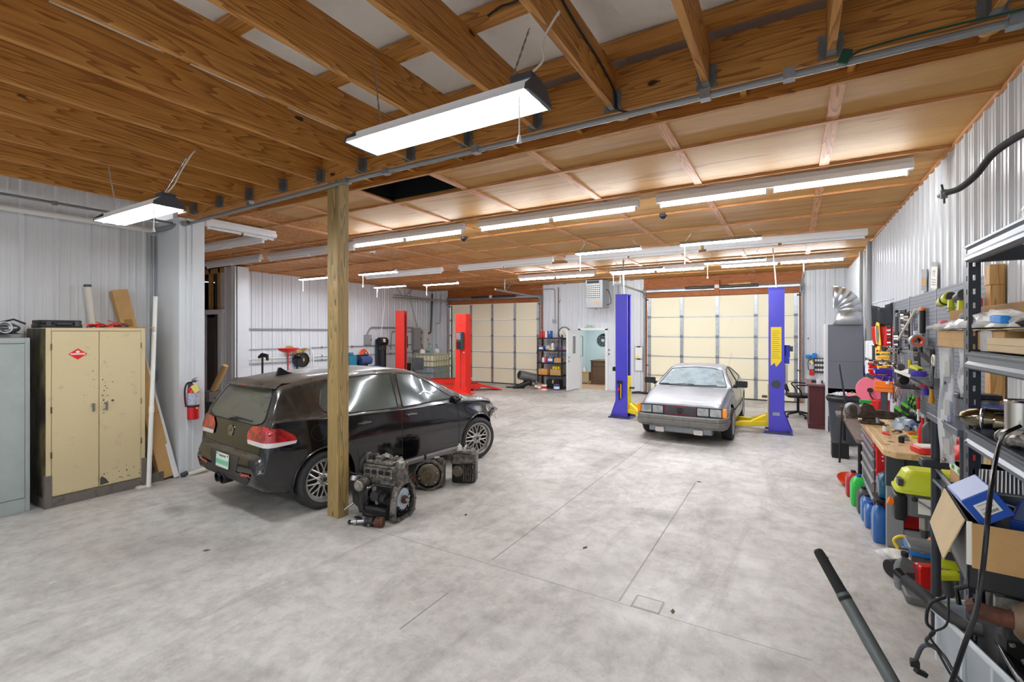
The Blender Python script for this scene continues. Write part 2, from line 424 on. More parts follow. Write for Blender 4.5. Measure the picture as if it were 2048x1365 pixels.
def smooth(pts,n=6):
    """Catmull-Rom through points"""
    P = [Vector(p) for p in pts]; P = [P[0]*2-P[1]]+P+[P[-1]*2-P[-2]]; out = []
    for i in range(1,len(P)-2):
        for j in range(n):
            t = j/n; a,b,c,d = P[i-1],P[i],P[i+1],P[i+2]
            out.append(.5*((2*b)+(-a+c)*t+(2*a-5*b+4*c-d)*t*t+(-a+3*b-3*c+d)*t**3))
    out.append(P[-2]); return out
# ================================================================ room shell
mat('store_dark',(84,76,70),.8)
XR,YB,XL = 1.27,15.35,-12.95
def ribbed(length,h,z0=0.0,pitch=.305,flip=1):
    """profile of a ribbed steel panel: points (u along wall, depth)"""
    pts = [(0,0)]; u = .02
    while u < length-.12:
        d = .024*flip
        pts += [(u,0),(u+.016,d),(u+.040,d),(u+.056,0)]
        for q in (.128,.205):
            if u+q+.03 < length: pts += [(u+q,0),(u+q+.008,d*.28),(u+q+.024,d*.28),(u+q+.032,0)]
        u += pitch
    pts.append((length,0)); return pts
def metal_wall(name,p0,p1,z0,z1,nrm,m='wall_metal',pitch=.305,thick=.06):
    """ribbed wall from p0 to p1 (xy), ribs pointing along nrm; a backing slab gives it thickness"""
    p0 = Vector((p0[0],p0[1],0)); p1 = Vector((p1[0],p1[1],0)); d = (p1-p0); Ln = d.length; d.normalize(); n = Vector((nrm[0],nrm[1],0))
    mb = MB(); pr = ribbed(Ln,z1-z0,pitch=pitch)
    R = []
    for z in (z0,z1): R.append([p0+d*u+n*w+Vector((0,0,z)) for u,w in pr])
    mb.rows(R)
    a = p0-n*.004; b = p1-n*.004; e = -n*thick
    mb.add([a+Vector((0,0,z0)),b+Vector((0,0,z0)),b+e+Vector((0,0,z0)),a+e+Vector((0,0,z0)),a+Vector((0,0,z1)),b+Vector((0,0,z1)),b+e+Vector((0,0,z1)),a+e+Vector((0,0,z1))],
           [(0,3,2,1),(4,5,6,7),(0,1,5,4),(1,2,6,5),(2,3,7,6),(3,0,4,7)])
    return struct(name,mb,m,flat=True)
struct('floor',MB().box(-17,1.6,-4,YB,-.1,0),'concrete')
metal_wall('wall_right',(XR,-4),(XR,YB),0,3.95,(-1,0),pitch=.24)
metal_wall('wall_left',(-7.75,-4),(-7.75,3.2),0,3.9,(1,0),'wall_metal_dull')
# white wrapped corner column,with a wall running left behind it
mb = MB().box(-7.82,-7.1,3.2,3.52,0,3.5)
for y in (3.29,3.36): mb.box(-7.1,-7.088,y,y+.02,0,3.5)
struct('wall_corner',mb,'wall_metal')
metal_wall('wall_alcove_front',(-16.9,3.5),(-7.8,3.5),0,3.9,(0,1),'wall_metal_dull')
metal_wall('wall_left_rear',(XL,7.0),(XL,YB),0,3.7,(1,0),'wall_metal')
# alcove back wall with a doorway
struct('wall_alcove_side',MB().box(-17,-16.9,3.5,6.7,0,3.9),'wall_metal_dull')
metal_wall('wall_alcove_back',(-12.55,6.7),(-12.08,6.7),0,3.62,(0,-1),'wall_metal')
struct('wall_alcove_return',MB().box(-12.95,-12.08,6.74,7.06,0,3.62),'wall_metal')
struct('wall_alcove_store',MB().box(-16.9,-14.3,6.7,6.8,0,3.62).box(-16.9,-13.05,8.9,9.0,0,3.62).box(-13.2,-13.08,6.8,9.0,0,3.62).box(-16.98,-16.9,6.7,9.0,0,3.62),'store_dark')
mb = MB().box(-12.66,-12.55,6.62,6.76,0,2.42).box(-13.62,-13.5,6.62,6.76,0,2.42).box(-13.7,-12.5,6.62,6.76,2.42,2.54)
struct('trim_1',mb,'white_paint',bevel=.006)
mb = MB()
for x in (-13.35,-12.9): mb.box(x,x+.09,6.72,6.8,2.54,3.62)
mb.box(-14.3,-12.6,6.72,6.8,3.5,3.62)
struct('trim_2',mb,'stud_wood')
# back wall pieces
metal_wall('wall_back',(XL,YB),(-12.14,YB),0,3.72,(0,-1),pitch=.22)
metal_wall('wall_back_1',(-7.8,YB),(-6.34,YB),0,3.72,(0,-1),pitch=.22)
metal_wall('wall_back_2',(-6.34,YB),(-5.41,YB),2.07,3.72,(0,-1),pitch=.22)
metal_wall('wall_back_3',(-5.41,YB),(-4.14,YB),0,3.72,(0,-1),pitch=.22)
metal_wall('wall_back_4',(.24,YB),(XR,YB),0,3.72,(0,-1),pitch=.22)
for i,(a,b) in enumerate(((-12.14,-7.8),(-4.14,.24))):
    mb = MB().box(a,b,YB-.02,YB+.12,3.05,3.72).box(a,a+.1,YB-.06,YB,0,3.4).box(b-.1,b,YB-.06,YB,0,3.4).box(a,b,YB-.10,YB-.02,3.06,3.2).box((a+b)/2-.07,(a+b)/2+.07,YB-.14,YB-.02,3.1,3.5)
    struct('trim_%d' % (3+i),mb,'header_wood')
mb = MB().box(-6.40,-6.32,YB-.05,YB+.08,0,2.07).box(-5.43,-5.35,YB-.05,YB+.08,0,2.07).box(-6.40,-5.35,YB-.05,YB+.08,2.02,2.1)
struct('trim_5',mb,'white_paint')
# office beyond the doorway
struct('floor_office',MB().box(-8.5,-4.2,YB,18.4,-.1,.0),'floor_wood')
mb = MB().box(-8.5,-4.2,18.3,18.4,0,2.6).box(-7.35,-7.25,YB+.1,18.3,0,2.6).box(-4.75,-4.65,YB+.1,18.3,0,2.6).box(-8.5,-4.2,YB+.1,18.4,2.6,2.7)
struct('wall_office',mb,'teal_wall')
struct('baseboard_office',MB().box(-7.25,-4.75,18.27,18.3,0,.1).box(-7.25,-7.22,YB+.1,18.3,0,.1),'white_paint')
d_ = bpy.data.lights.new('office_ceiling_light','AREA'); d_.size = 1.0; d_.energy = 26
o_ = bpy.data.objects.new('office_ceiling_light',d_); o_.location = (-5.9,16.9,2.55); COL.objects.link(o_)
# ---- rear ceiling: sheets in a batten grid,one cell of it open
BX = [1.25+.0-1.2*0]
BXs = [.27-1.2*i for i in range(15)]
BYs = [4.57+1.2*i for i in range(9)]
Hc = 3.66
hx0,hx1,hy0,hy1 = BXs[4],BXs[3],3.95,BYs[0]
mb = MB().box(-6.35,hx0,3.9,YB+.1,Hc,Hc+.03).box(hx0,hx1,hy1,YB+.1,Hc,Hc+.03).box(hx1,XR+.02,3.9,YB+.1,Hc,Hc+.03)
struct('ceiling',mb,'ply')
struct('ceiling_rear_left',MB().box(-17,-6.35,3.5,YB+.1,Hc,Hc+.03),'osb')
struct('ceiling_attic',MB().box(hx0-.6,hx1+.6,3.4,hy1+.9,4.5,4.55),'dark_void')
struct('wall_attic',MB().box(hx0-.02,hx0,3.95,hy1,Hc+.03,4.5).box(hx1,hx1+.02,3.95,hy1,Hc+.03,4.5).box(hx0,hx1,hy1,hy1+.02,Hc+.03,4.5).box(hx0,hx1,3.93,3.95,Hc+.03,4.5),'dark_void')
mb = MB()
for x in BXs[:-2]: mb.box(x-.042,x+.042,3.9,YB,Hc-.018,Hc)
struct('trim_6',mb,'batten_y')
mb = MB()
for y in BYs: mb.box(-17 if y < 7 else XL,XR-.03,y-.022,y+.022,Hc-.026,Hc)
struct('trim_7',mb,'batten_x')
struct('trim_8',MB().box(XR-.03,XR-.004,3.9,YB,Hc-.03,Hc-.001),'batten_y')
# ---- front bay: header beam,flush joists in hangers,purlins and roof blanket
mb = MB().box(-7.1,XR,3.35,3.39,3.55,3.87).box(-7.1,XR,3.395,3.44,3.55,3.87)
struct('trim_9',mb,'joist_x',bevel=.003)
struct('trim_10',MB().box(-7.1,XR,3.86,3.90,3.63,3.80),'joist_x')
mb = MB()
for i in range(13): mb.box(.95-i*.64,.99-i*.64,3.44,3.86,3.68,3.86)
struct('trim_11',mb,'joist_y')
struct('ceiling_gap',MB().box(-7.1,XR,3.44,3.93,3.87,3.9),'header_wood')
JX = [.88,.19,-.49,-1.13,-1.77,-2.44,-3.10,-3.74,-4.38,-5.03,-5.70,-6.36,-7.0]
for i,x in enumerate(JX):
    j = struct('trim_%d' % (12+i),MB().box(-.022,.022,-4,3.348,3.57,3.87),'joist_y',bevel=.002,loc=(x,0,0))
    h = MB()
    for sd in (-1,1):
        h.box(sd*.0235-.001,sd*.0235+.001,3.27,3.346,3.56,3.70)
        # serrated nailing flange against the header
        for q in range(5): h.box(sd*.024 if sd > 0 else -.066+.008*(q % 2),sd*.066-.008*(q % 2) if sd > 0 else -.024,3.344,3.3485,3.56+q*.029,3.56+q*.029+.0285)
    h.box(-.0245,.0245,3.27,3.346,3.567,3.5695)
    build('joist_hanger',h,'galv_dull',parent=j,flat=True)
mb = MB()
for y in (-2.8,-2.05,-1.3,-.55,.2,.95,1.70,2.46,3.21): mb.box(-7.75,XR,y-.045,y+.045,3.872,3.96)
struct('trim_30',mb,'joist_x')
mb = MB(); R = []
for i in range(97):
    x = -7.75+i*(XR+7.75)/96
    R.append([(x,-4+j*.125,3.965+.018*abs(sin(PI*(x+.6)/1.2))**.4+.008*sin(j*1.9)*sin(i*.7)) for j in range(64)])
mb.rows(R)
struct('ceiling_front',mb,'insulation',solid=.01)
# ================================================================ lights and ceiling services
def strip_light(x0,x1,y,lit,label,z=3.50,group='two-lamp batten lights on the ceiling'):
    """8 ft channel with two tubes end to end"""
    t = thing('strip_light',label,'ceiling light',((x0+x1)/2,y,z),group=group); L = (x1-x0)/2
    c = MB(); c.prism([(-.055,.085),(-.05,.03),(-.02,.022),(.02,.022),(.05,.03),(.055,.085)],-L,L,'x'); c.box(-L,L,-.03,.03,.085,.135)
    build('housing',c,'white_paint',t,flat=True)
    for a,b in ((-L+.05,-.04),(.04,L-.05)):
        build('tube',MB().cyl((a,0,0),(b,0,0),.019,n=10),('tube_far' if y > 10 else 'tube_light') if lit else 'white_plastic',t)
        s = MB()
        for e in (a-.012,b): s.box(e,e+.012,-.022,.022,-.024,.04)
        build('lamp_holder',s,'white_plastic',t,flat=True)
    return t
A = 'lit twin-tube strip light of the near row, %s'
strip_light(-1.44,1.0,5.92,True,A % 'the one beside the right wall'); strip_light(-4.08,-1.66,5.92,True,A % 'the middle one'); strip_light(-6.80,-4.37,5.92,True,A % 'the one beside the timber post')
strip_light(-1.44,1.04,9.55,False,'unlit strip light, rightmost of the second row, near the right wall')
strip_light(-4.3,-1.52,9.6,False,'unlit strip light, second from the right in the second row')
strip_light(-7.21,-4.6,9.56,False,'unlit strip light, third from the right in the second row')
strip_light(-10.6,-7.8,9.62,False,'unlit strip light, leftmost of the second row, past the timber post')
C_ = 'lit twin-tube strip light of the far row, %s'
strip_light(-1.5,.96,12.25,True,C_ % 'before the door behind the coupe'); strip_light(-4.2,-1.81,12.25,True,C_ % 'above the silver car'); strip_light(-7.0,-4.6,12.2,True,C_ % 'beside the hanging heater')
strip_light(-9.66,-7.0,6.1,False,'unlit strip light on the chipboard ceiling, just left of the timber post')
strip_light(-12.1,-9.9,6.05,False,'unlit grey strip light over the alcove doorway')
strip_light(-9.9,-7.75,4.8,False,'unlit strip light across the alcove ceiling beside the corner column')
t = strip_light(-.55,.55,0,False,'short unlit strip light turned crosswise on the alcove ceiling',z=3.54); t.location = (-7.45,4.25,3.5); t.rotation_euler = (0,0,PI/2)
def led(x0,x1,y,label,z=3.35,e='led_lens'):
    t = thing('shop_light',label,'hanging light',((x0+x1)/2,y,z),group='hanging LED shop lights'); L = (x1-x0)/2
    h = MB().prism([(-.075,0),(-.06,.03),(-.02,.05),(.02,.05),(.06,.03),(.075,0)],-L,L,'x'); build('housing',h,'galv',t,flat=True)
    build('lens',MB().box(-L+.01,L-.01,-.06,.06,-.012,.002),e,t)
    c = MB()
    for s in (-1,1):
        a = (s*(L-.06),0,.05); top = Hc-.03-z
        c.tube([a,(s*(L-.16),0,(top+.05)/2),(s*(L-.10),0,top)],.004,5)
    build('chain',c,'steel',t)
    build('pull_cord',MB().tube([(-L+.06,.03,0),(-L+.06,.03,-.26)],.005,5).cyl((-L+.06,.03,-.26),(-L+.06,.03,-.3),.008,.014,8),'white_plastic',t)
    return t
mm,t_,b_ = nt('led_lens'); b_.inputs['Emission Color'].default_value = (.9,.93,1,1); b_.inputs['Emission Strength'].default_value = 75
led(-1.56,-.40,7.95,'hanging LED light with pull cord in the nearer row, by the right wall')
led(-3.34,-2.18,7.9,'hanging LED light in the nearer hanging row between the post and the right wall')
led(-9.07,-7.89,8.05,'hanging LED light with pull cord just beside the timber post')
led(-11.3,-10.2,8.0,'hanging LED light partly hidden behind the timber post')
led(-1.56,-.44,10.32,'hanging LED light of the farther hanging row nearest the right wall')
led(-3.67,-2.45,10.7,'hanging LED light in the farther row just above the blue lift')
led(-11.31,-10.05,10.63,'hanging LED light with pull cord in the farther row over the compressor')
led(-9.43,-8.2,10.8,'hanging LED light with pull cord above the red lift post')
def big_shop(x0,x1,y,z,label):
    t = thing('shop_light',label,'hanging light',((x0+x1)/2,y,z),group='open shop lights hung from the joists'); L = (x1-x0)/2
    h = MB(); sec = [(-.125,0),(-.118,.02),(-.05,.055),(.05,.055),(.118,.02),(.125,0)]
    h.rows([[(s*L,p[0],p[1]) for p in sec] for s in (-1,1)]); h.box(-L,L,-.05,.05,.052,.085)
    build('reflector',h,'white_paint',t,flat=True,solid=.003)
    e = MB(); 
    for s in (-1,1): e.prism([(-.127,-.004),(-.12,.03),(-.05,.09),(.05,.09),(.12,.03),(.127,-.004)],s*L,s*(L+.02),'x')
    e.box(L-.12,L+.0,-.055,.055,.085,.12)
    build('end_cap',e,'dark_grey',t,flat=True,bevel=.003)
    for yy in (-.055,.055): build('tube',MB().cyl((-L+.02,yy,.012),(L-.02,yy,.012),.02,n=12),'shop_tube',t)
    c = MB(); top = 3.60-z
    for s in (-1,1):
        for k in range(16):
            a,b = k/16,(k+1)/16; p = lambda q: (s*(L-.16+.10*q*0),.0+.22*q*(1 if s > 0 else -.3),.09+(top-.09)*q)
            c.tube([p(a),p((a+b)/2),p(b)],.0035 if k % 2 else .006,5)
    build('chain',c,'steel',t)
    build('power_cord',MB().tube(smooth([(L-.06,0,.12),(L+.02,.03,.2),(L-.02,.1,.34),(L+.04,.16,.5),(L+.02,.2,top)],6),.006,6),'off_white',t)
    build('pull_cord',MB().tube([(L-.04,-.1,0),(L-.04,-.1,-.2)],.004,6).cyl((L-.04,-.1,-.2),(L-.04,-.1,-.235),.006,.013,8),'white_plastic',t)
mm,t_,b_ = nt('shop_tube'); b_.inputs['Emission Color'].default_value = (.95,.98,1,1); b_.inputs['Emission Strength'].default_value = 62
big_shop(-2.28,-1.07,2.04,3.08,'large bright shop light hung from the joists near the top centre')
big_shop(-5.92,-4.70,2.04,3.05,'bright shop light hung over the cream cabinet at left')
big_shop(-1.9,-.7,-1.5,3.06,'added unseen fill light shaped like the open shop lights, nearest the big one')  # added out of view behind the camera to raise the light level
big_shop(-5.3,-4.1,-1.4,3.06,'added unseen fill light shaped like the open shop lights, before the grey cabinet')  # second added fixture, unseen, there only as fill light
# domes
for x,y,l in ((-1.61,6.99,'black dome camera on the ceiling below the right near strip light'),(-5.08,6.87,'black dome camera on the ceiling right of the timber post')):
    t = thing('dome_camera',l,'security camera',(x,y,Hc)); build('mount',MB().cyl((0,0,0),(0,0,-.03),.062,n=18),'dark_grey',t); build('dome',MB().ball((0,0,-.03),.052,n=16),'black_gloss',t)
t = thing('smoke_detector','small white smoke detector on the ceiling right of the timber post','smoke detector',(-7.6,7.07,Hc)); build('cover',MB().cyl((0,0,0),(0,0,-.045),.065,.055,n=18),'white_plastic',t); build('vent_ring',MB().cyl((0,0,-.045),(0,0,-.055),.035,n=14),'dark_grey',t)
# conduit under the header with clips
def pipe(name,pts,r,m,label,cat='conduit',n=10,clips=(),group=None,bend=True,cm='galv'):
    t = thing(name,label,cat,pts[0],group=group); o = Vector(pts[0]); P = [Vector(p)-o for p in pts]
    if bend and len(P) > 2:
        Q = [P[0]]
        for i in range(1,len(P)-1):
            a = (P[i-1]-P[i]); b = (P[i+1]-P[i]); k = min(.12,a.length*.45,b.length*.45); a = P[i]+a.normalized()*k; b = P[i]+b.normalized()*k
            for q in range(7):
                s = q/6; Q.append(a*(1-s)**2+P[i]*2*s*(1-s)+b*s*s)
        Q.append(P[-1]); P = Q
    build('pipe',MB().tube(P,r,n),m,t)
    if clips:
        c = MB()
        for q in clips:
            q = Vector(q)-o; c.cbox(q,(r*2.9,r*2.9,r*2.9))
        build('clip',c,cm,t,flat=True)
    return t
pipe('conduit',[(1.22,3.29,3.49),(-.6,3.29,3.485),(-3.6,3.29,3.49),(-7.05,3.30,3.43)],.022,'conduit','long grey steel conduit clipped under the header beam',clips=[(x,3.29,3.492) for x in (.95,-.49,-.02,-2.3,-3.35,-3.9,-5.6)],bend=False)
pipe('conduit',[(-7.02,3.28,3.43),(-7.66,3.1,3.35)],.035,'conduit','thick grey conduit end turning to the left wall at the column',bend=False)
pipe('vent_pipe',[(-7.62,-3.5,3.33),(-7.62,3.1,3.355)],.032,'pvc','thin off-white pipe along the top of the left wall','pipe',bend=False)
pipe('conduit',[(-7.28,-3.5,3.41),(-7.28,3.2,3.44)],.016,'conduit','thin conduit under the joists over the grey cabinet',clips=[(-7.28,.9,3.42),(-7.28,2.0,3.43)])
# green cord plug,dark cable,torn insulation scraps
t = thing('extension_cord','dark green extension cord looped along the conduit at top right','cord',(.95,3.245,3.52))
build('cord',MB().tube(smooth([(.25,0,.01),(0,0,0),(-.25,.05,.03),(-.55,.06,.03),(-.66,.02,-.01),(-.70,0,-.06),(-.69,-.01,-.02)],6),.006,6),'cord_green',t) if mat('cord_green',(14,70,52),.5) else None
build('plug',MB().cbox((-.70,-.01,-.03),(.05,.04,.08),ry=.4),'cord_green',t,bevel=.006)
build('cable',MB().tube(smooth([(-1.09,2.0,3.86),(-1.10,2.5,3.78),(-1.1,3.0,3.74),(-1.10,3.30,3.68),(-1.09,3.325,3.56),(-1.0,3.335,3.52)],6),.007,6),'black',label='black cable running down the joist right of the big shop light',cat='cable')
build('cable',MB().tube(smooth([(-1.6,2.41,3.88),(-1.5,2.405,3.90),(-1.4,2.4,3.89),(-1.25,2.41,3.93),(-1.16,2.405,3.92)],5),.007,6),'black',label='short black cable stapled to the roof purlin near the big light',cat='cable')
mat('glass_wool',(196,156,92),.9,c2=(150,104,44),vs=30,bump=.8,bs=40)
for i,(x,w,l) in enumerate(((-1.12,.30,'torn tuft of yellow insulation under the header, nearest the dark cable'),(-2.15,.16,'small torn tuft of insulation under the header left of the big light'),(-5.3,.16,'torn insulation scrap under the header left of the timber post'),(.95,.2,'torn insulation scrap under the header at far top right'))):
    mb = MB()
    for k in range(5): mb.ball((x+random.uniform(-.5,.5)*w,3.60+random.uniform(-.04,.04),3.655+random.uniform(-.02,.02)),.05,(w*5*random.uniform(.7,1.2),1,.7),8)
    build('insulation_scrap',mb,'glass_wool',label=l,cat='insulation')
# ================================================================ timber post,concrete crack debris
t = thing('support_post','square weathered timber post standing in front of the black car','post',(-4.17,3.40,0))
build('timber',MB().box(-.085,.085,-.07,.07,0,3.55),'post_wood',t,bevel=.006)
# ================================================================ cars
def lerp_tab(tab,x):
    if x <= tab[0][0]: return tab[0][1]
    for (a,va),(b,vb) in zip(tab,tab[1:]):
        if x <= b: return va+(vb-va)*(x-a)/(b-a)
    return tab[-1][1]
def car_shell(P,stations):
    """body skin of cross sections; returns MB and BVH"""
    rows = []
    for x in stations:
        zt,zb,ws,wb,wr,zbelt,pm = [lerp_tab(P[k],x) for k in ('ztop','zbot','ws','wb','wr','zbelt','pm')]
        ws *= pm; wb *= pm; wr *= pm
        zbelt = min(zbelt,zt-P.get('hoodr',.05)); g = max(0.0,zt-zbelt); k = min(1,g/.45)
        wrr = wb+(wr-wb)*k if g > .12 else wb-.03-.12*g/.12*.3
        e = min(.10,g*.45)
        hb = zbelt-zb
        keys = [(0,zb),(ws*.6,zb),(ws*.93,zb+.004),(ws,zb+.06),(ws+.012,zb+hb*.35),(ws+.018,zb+hb*.62),(wb+.008,zbelt-.07*min(1,hb/.3)),(wb,zbelt-.012),(wb-.02,zbelt+.012*k),(wrr+.035*k,zt-e),(wrr-.03,zt-e*.42),(wrr*.80,zt-e*.13),(wrr*.42,zt-.004),(0,zt)]
        sub = [1,1,2,8,6,8,3,2,8,4,3,2,2]
        pts = [Vector((p[0],p[1],0)) for p in keys]; pp = [pts[0]]+pts+[pts[-1]]; out = []
        for i in range(len(keys)-1):
            a,b,c,d = pp[i],pp[i+1],pp[i+2],pp[i+3]
            for j in range(sub[i]):
                t = j/sub[i]
                q = .5*((2*b)+(-a+c)*t+(2*a-5*b+4*c-d)*t*t+(-a+3*b-3*c+d)*t**3) if i not in (7,8) else b*(1-t)+c*t
                out.append((q.x,q.y))
        out.append(keys[-1])
        rows.append([(x,-y,z) for y,z in out]+[(x,y,z) for y,z in out[-2:0:-1]])
    return rows
def arches(rows,arcs,ymin=.5):
    """snap the skin onto the wheel-arch circles and drop what is inside them"""
    k = len(rows[0]); V = [Vector(p) for r in rows for p in r]
    for cx,cz,R in arcs:
        for v in V:
            if abs(v.y) < ymin: continue
            d = Vector((v.x-cx,v.z-cz)); r = d.length
            if abs(r-R) < .021 and r > 1e-3 and v.z > cz-.34: v.x = cx+d.x/r*R; v.z = cz+d.y/r*R
    F = []
    for i in range(len(rows)-1):
        for j in range(k):
            f = (i*k+j,i*k+(j+1) % k,(i+1)*k+(j+1) % k,(i+1)*k+j); c = sum((V[q] for q in f),Vector())/4; cut = False
            for cx,cz,R in arcs:
                if abs(c.y) > ymin-.08 and math.hypot(c.x-cx,c.z-cz) < R-.004: cut = True
            if not cut: F.append(f)
    F.append(tuple(range(k))[::-1]); F.append(tuple(range((len(rows)-1)*k,len(rows)*k)))
    mb = MB(); mb.add(V,F); return mb
class Skin:
    def __init__(s,rows):
        mb = MB(); mb.rows(rows,closed=True); k = len(rows[0]); mb.f += [tuple(range(k)),tuple(range(len(mb.v)-k,len(mb.v)))]
        s.b = BVHTree.FromPolygons([tuple(v) for v in mb.v],mb.f)
    def hit(s,p,d):
        d = Vector(d).normalized(); h = s.b.ray_cast(Vector(p)-d*3,d)
        if h[0] is None:
            h = s.b.find_nearest(Vector(p)); n = h[1]; return h[0],(n if n.dot(d) < 0 else -n)
        n = h[1]; return h[0],(n if n.dot(d) < 0 else -n)
VIEWS = {'right': (Vector((0,1,0)),lambda a,b: Vector((a,-1,b))),'left': (Vector((0,-1,0)),lambda a,b: Vector((a,1,b))),
         'rear': (Vector((1,0,0)),lambda a,b: Vector((-2.2,a,b))),'front': (Vector((-1,0,0)),lambda a,b: Vector((2.2,a,b))),
         'top': (Vector((0,0,-1)),lambda a,b: Vector((a,b,2)))}
def densify(poly,step=.03,r=.0):
    """resample a closed outline, corners eased by radius r"""
    P = [Vector((p[0],p[1])) for p in poly]; Q = []
    n = len(P)
    for i in range(n):
        if r <= 0: Q.append(P[i]); continue
        a = P[i-1]-P[i]; b = P[(i+1) % n]-P[i]; k = min(r,a.length*.45,b.length*.45)
        a = P[i]+a.normalized()*k; b = P[i]+b.normalized()*k
        for q in range(5): s = q/4; Q.append(a*(1-s)**2+P[i]*2*s*(1-s)+b*s*s)
    out = []
    for i in range(len(Q)):
        a,b = Q[i],Q[(i+1) % len(Q)]; m = max(1,int((b-a).length/step))
        for j in range(m): out.append(a+(b-a)*j/m)
    return out
def patch(sk,view,poly,off=.004,r=.02,rings=6,mb=None,step=.03):
    d,f = VIEWS[view]; B = densify(poly,step,r); c = sum(B,Vector((0,0)))/len(B); mb = mb or MB(); R = []
    for i in range(rings+1):
        s = 1-i/rings*.999
        row = []
        for p in B:
            q = c+(p-c)*s; h,n = sk.hit(f(q.x,q.y),d); row.append(h+n*off)
        R.append(row)
    base = [p for p in R[0]]
    mb.rows(R,closed=True); return mb
def seam(sk,view,line,r=.003,off=.0,mb=None,step=.03,closed=False,rr=.0):
    d,f = VIEWS[view]; mb = mb or MB(); out = []
    if closed: pts = densify(line,step,rr)
    else:
        P = [Vector((p[0],p[1])) for p in line]; pts = []
        for a,b in zip(P,P[1:]):
            m = max(1,int((b-a).length/step)); pts += [a+(b-a)*j/m for j in range(m)]
        pts.append(P[-1])
    for p in pts:
        h,n = sk.hit(f(p.x,p.y),d); out.append(h+n*off)
    mb.tube(out,r,6,closed=closed); return mb
def dusty(name,rgb,dust,amt=.75,rough=.18,lo=.25,hi=.95,coat=.6,metal=0.0,ns=2.2):
    """paint with settled dust on upward faces and patchy wiped areas; on sci_glass the pale patches are painted reflections"""
    m,t,b = nt(name); N = t.nodes; L = t.links
    g = N.new('ShaderNodeNewGeometry'); sp = N.new('ShaderNodeSeparateXYZ'); L.new(g.outputs['Normal'],sp.inputs[0])
    mr = N.new('ShaderNodeMapRange'); mr.inputs[1].default_value = lo; mr.inputs[2].default_value = hi; L.new(sp.outputs[2],mr.inputs[0])
    tc = N.new('ShaderNodeTexCoord'); n = N.new('ShaderNodeTexNoise'); n.inputs['Scale'].default_value = ns; n.inputs['Detail'].default_value = 6; n.inputs['Roughness'].default_value = .6; L.new(tc.outputs['Object'],n.inputs['Vector'])
    r = N.new('ShaderNodeValToRGB'); r.color_ramp.elements[0].position = .32; r.color_ramp.elements[1].position = .56; r.color_ramp.elements[0].color = (.25,)*3+(1,); L.new(n.outputs['Fac'],r.inputs[0])
    f = N.new('ShaderNodeMath'); f.operation = 'MULTIPLY'; L.new(mr.outputs[0],f.inputs[0]); L.new(r.outputs[0],f.inputs[1])
    f2 = N.new('ShaderNodeMath'); f2.operation = 'MULTIPLY'; f2.inputs[1].default_value = amt; L.new(f.outputs[0],f2.inputs[0])
    x = N.new('ShaderNodeMix'); x.data_type = 'RGBA'; L.new(f2.outputs[0],x.inputs['Factor']); x.inputs[6].default_value = lin(*rgb); x.inputs[7].default_value = lin(*dust); L.new(x.outputs[2],b.inputs['Base Color'])
    y = N.new('ShaderNodeMapRange'); y.inputs[3].default_value = rough; y.inputs[4].default_value = .75; L.new(f2.outputs[0],y.inputs[0]); L.new(y.outputs[0],b.inputs['Roughness'])
    z = N.new('ShaderNodeMapRange'); z.inputs[3].default_value = coat; z.inputs[4].default_value = 0; L.new(f2.outputs[0],z.inputs[0]); L.new(z.outputs[0],b.inputs['Coat Weight']); b.inputs['Coat Roughness'].default_value = .06
    b.inputs['Metallic'].default_value = metal
dusty('golf_paint',(10,10,14),(112,105,96),.60,lo=.25,hi=.95,rough=.12,coat=.5)
dusty('golf_glass',(52,60,60),(104,106,98),.55,rough=.12,lo=-.2,hi=.8,coat=.8)
dusty('golf_side_glass',(58,74,74),(104,116,112),.25,rough=.05,lo=-.6,hi=.8,coat=.8)
dusty('sci_paint',(136,141,150),(172,172,172),.5,rough=.28,metal=.5,coat=.5)
dusty('sci_glass',(52,66,70),(138,156,162),.75,rough=.22,lo=-.3,hi=.6,coat=.6,ns=5)  # pale patches paint the windscreen's grey reflection streaks into its colour
mat('sci_side_glass',(52,58,60),.1,coat=.6)
mat('lamp_red',(190,14,22),.12,coat=1.0,c2=(110,6,12),vs=9,thr=(.4,.55))
mat('lamp_clear',(214,208,208),.15,coat=1.0)
mat('amber',(250,146,14),.2,coat=.6)
mat('headlamp',(198,204,206),.12,.4,coat=1.0,c2=(150,156,160),vs=9)
mat('tyre',(40,40,44),.7,bump=.15,bs=60)
mat('dusty_black',(58,55,52),.7,var=.3,vs=8)
mat('bumper_grey',(78,80,83),.5,c2=(112,110,106),vs=9,thr=(.5,.75))
mat('rim_alu',(190,188,184),.32,.8,var=.15,vs=16)
mat('plate_mat',(214,226,214),.4)
RY = Rot(PI/2,4,'X')     # lathe axis Z -> -Y
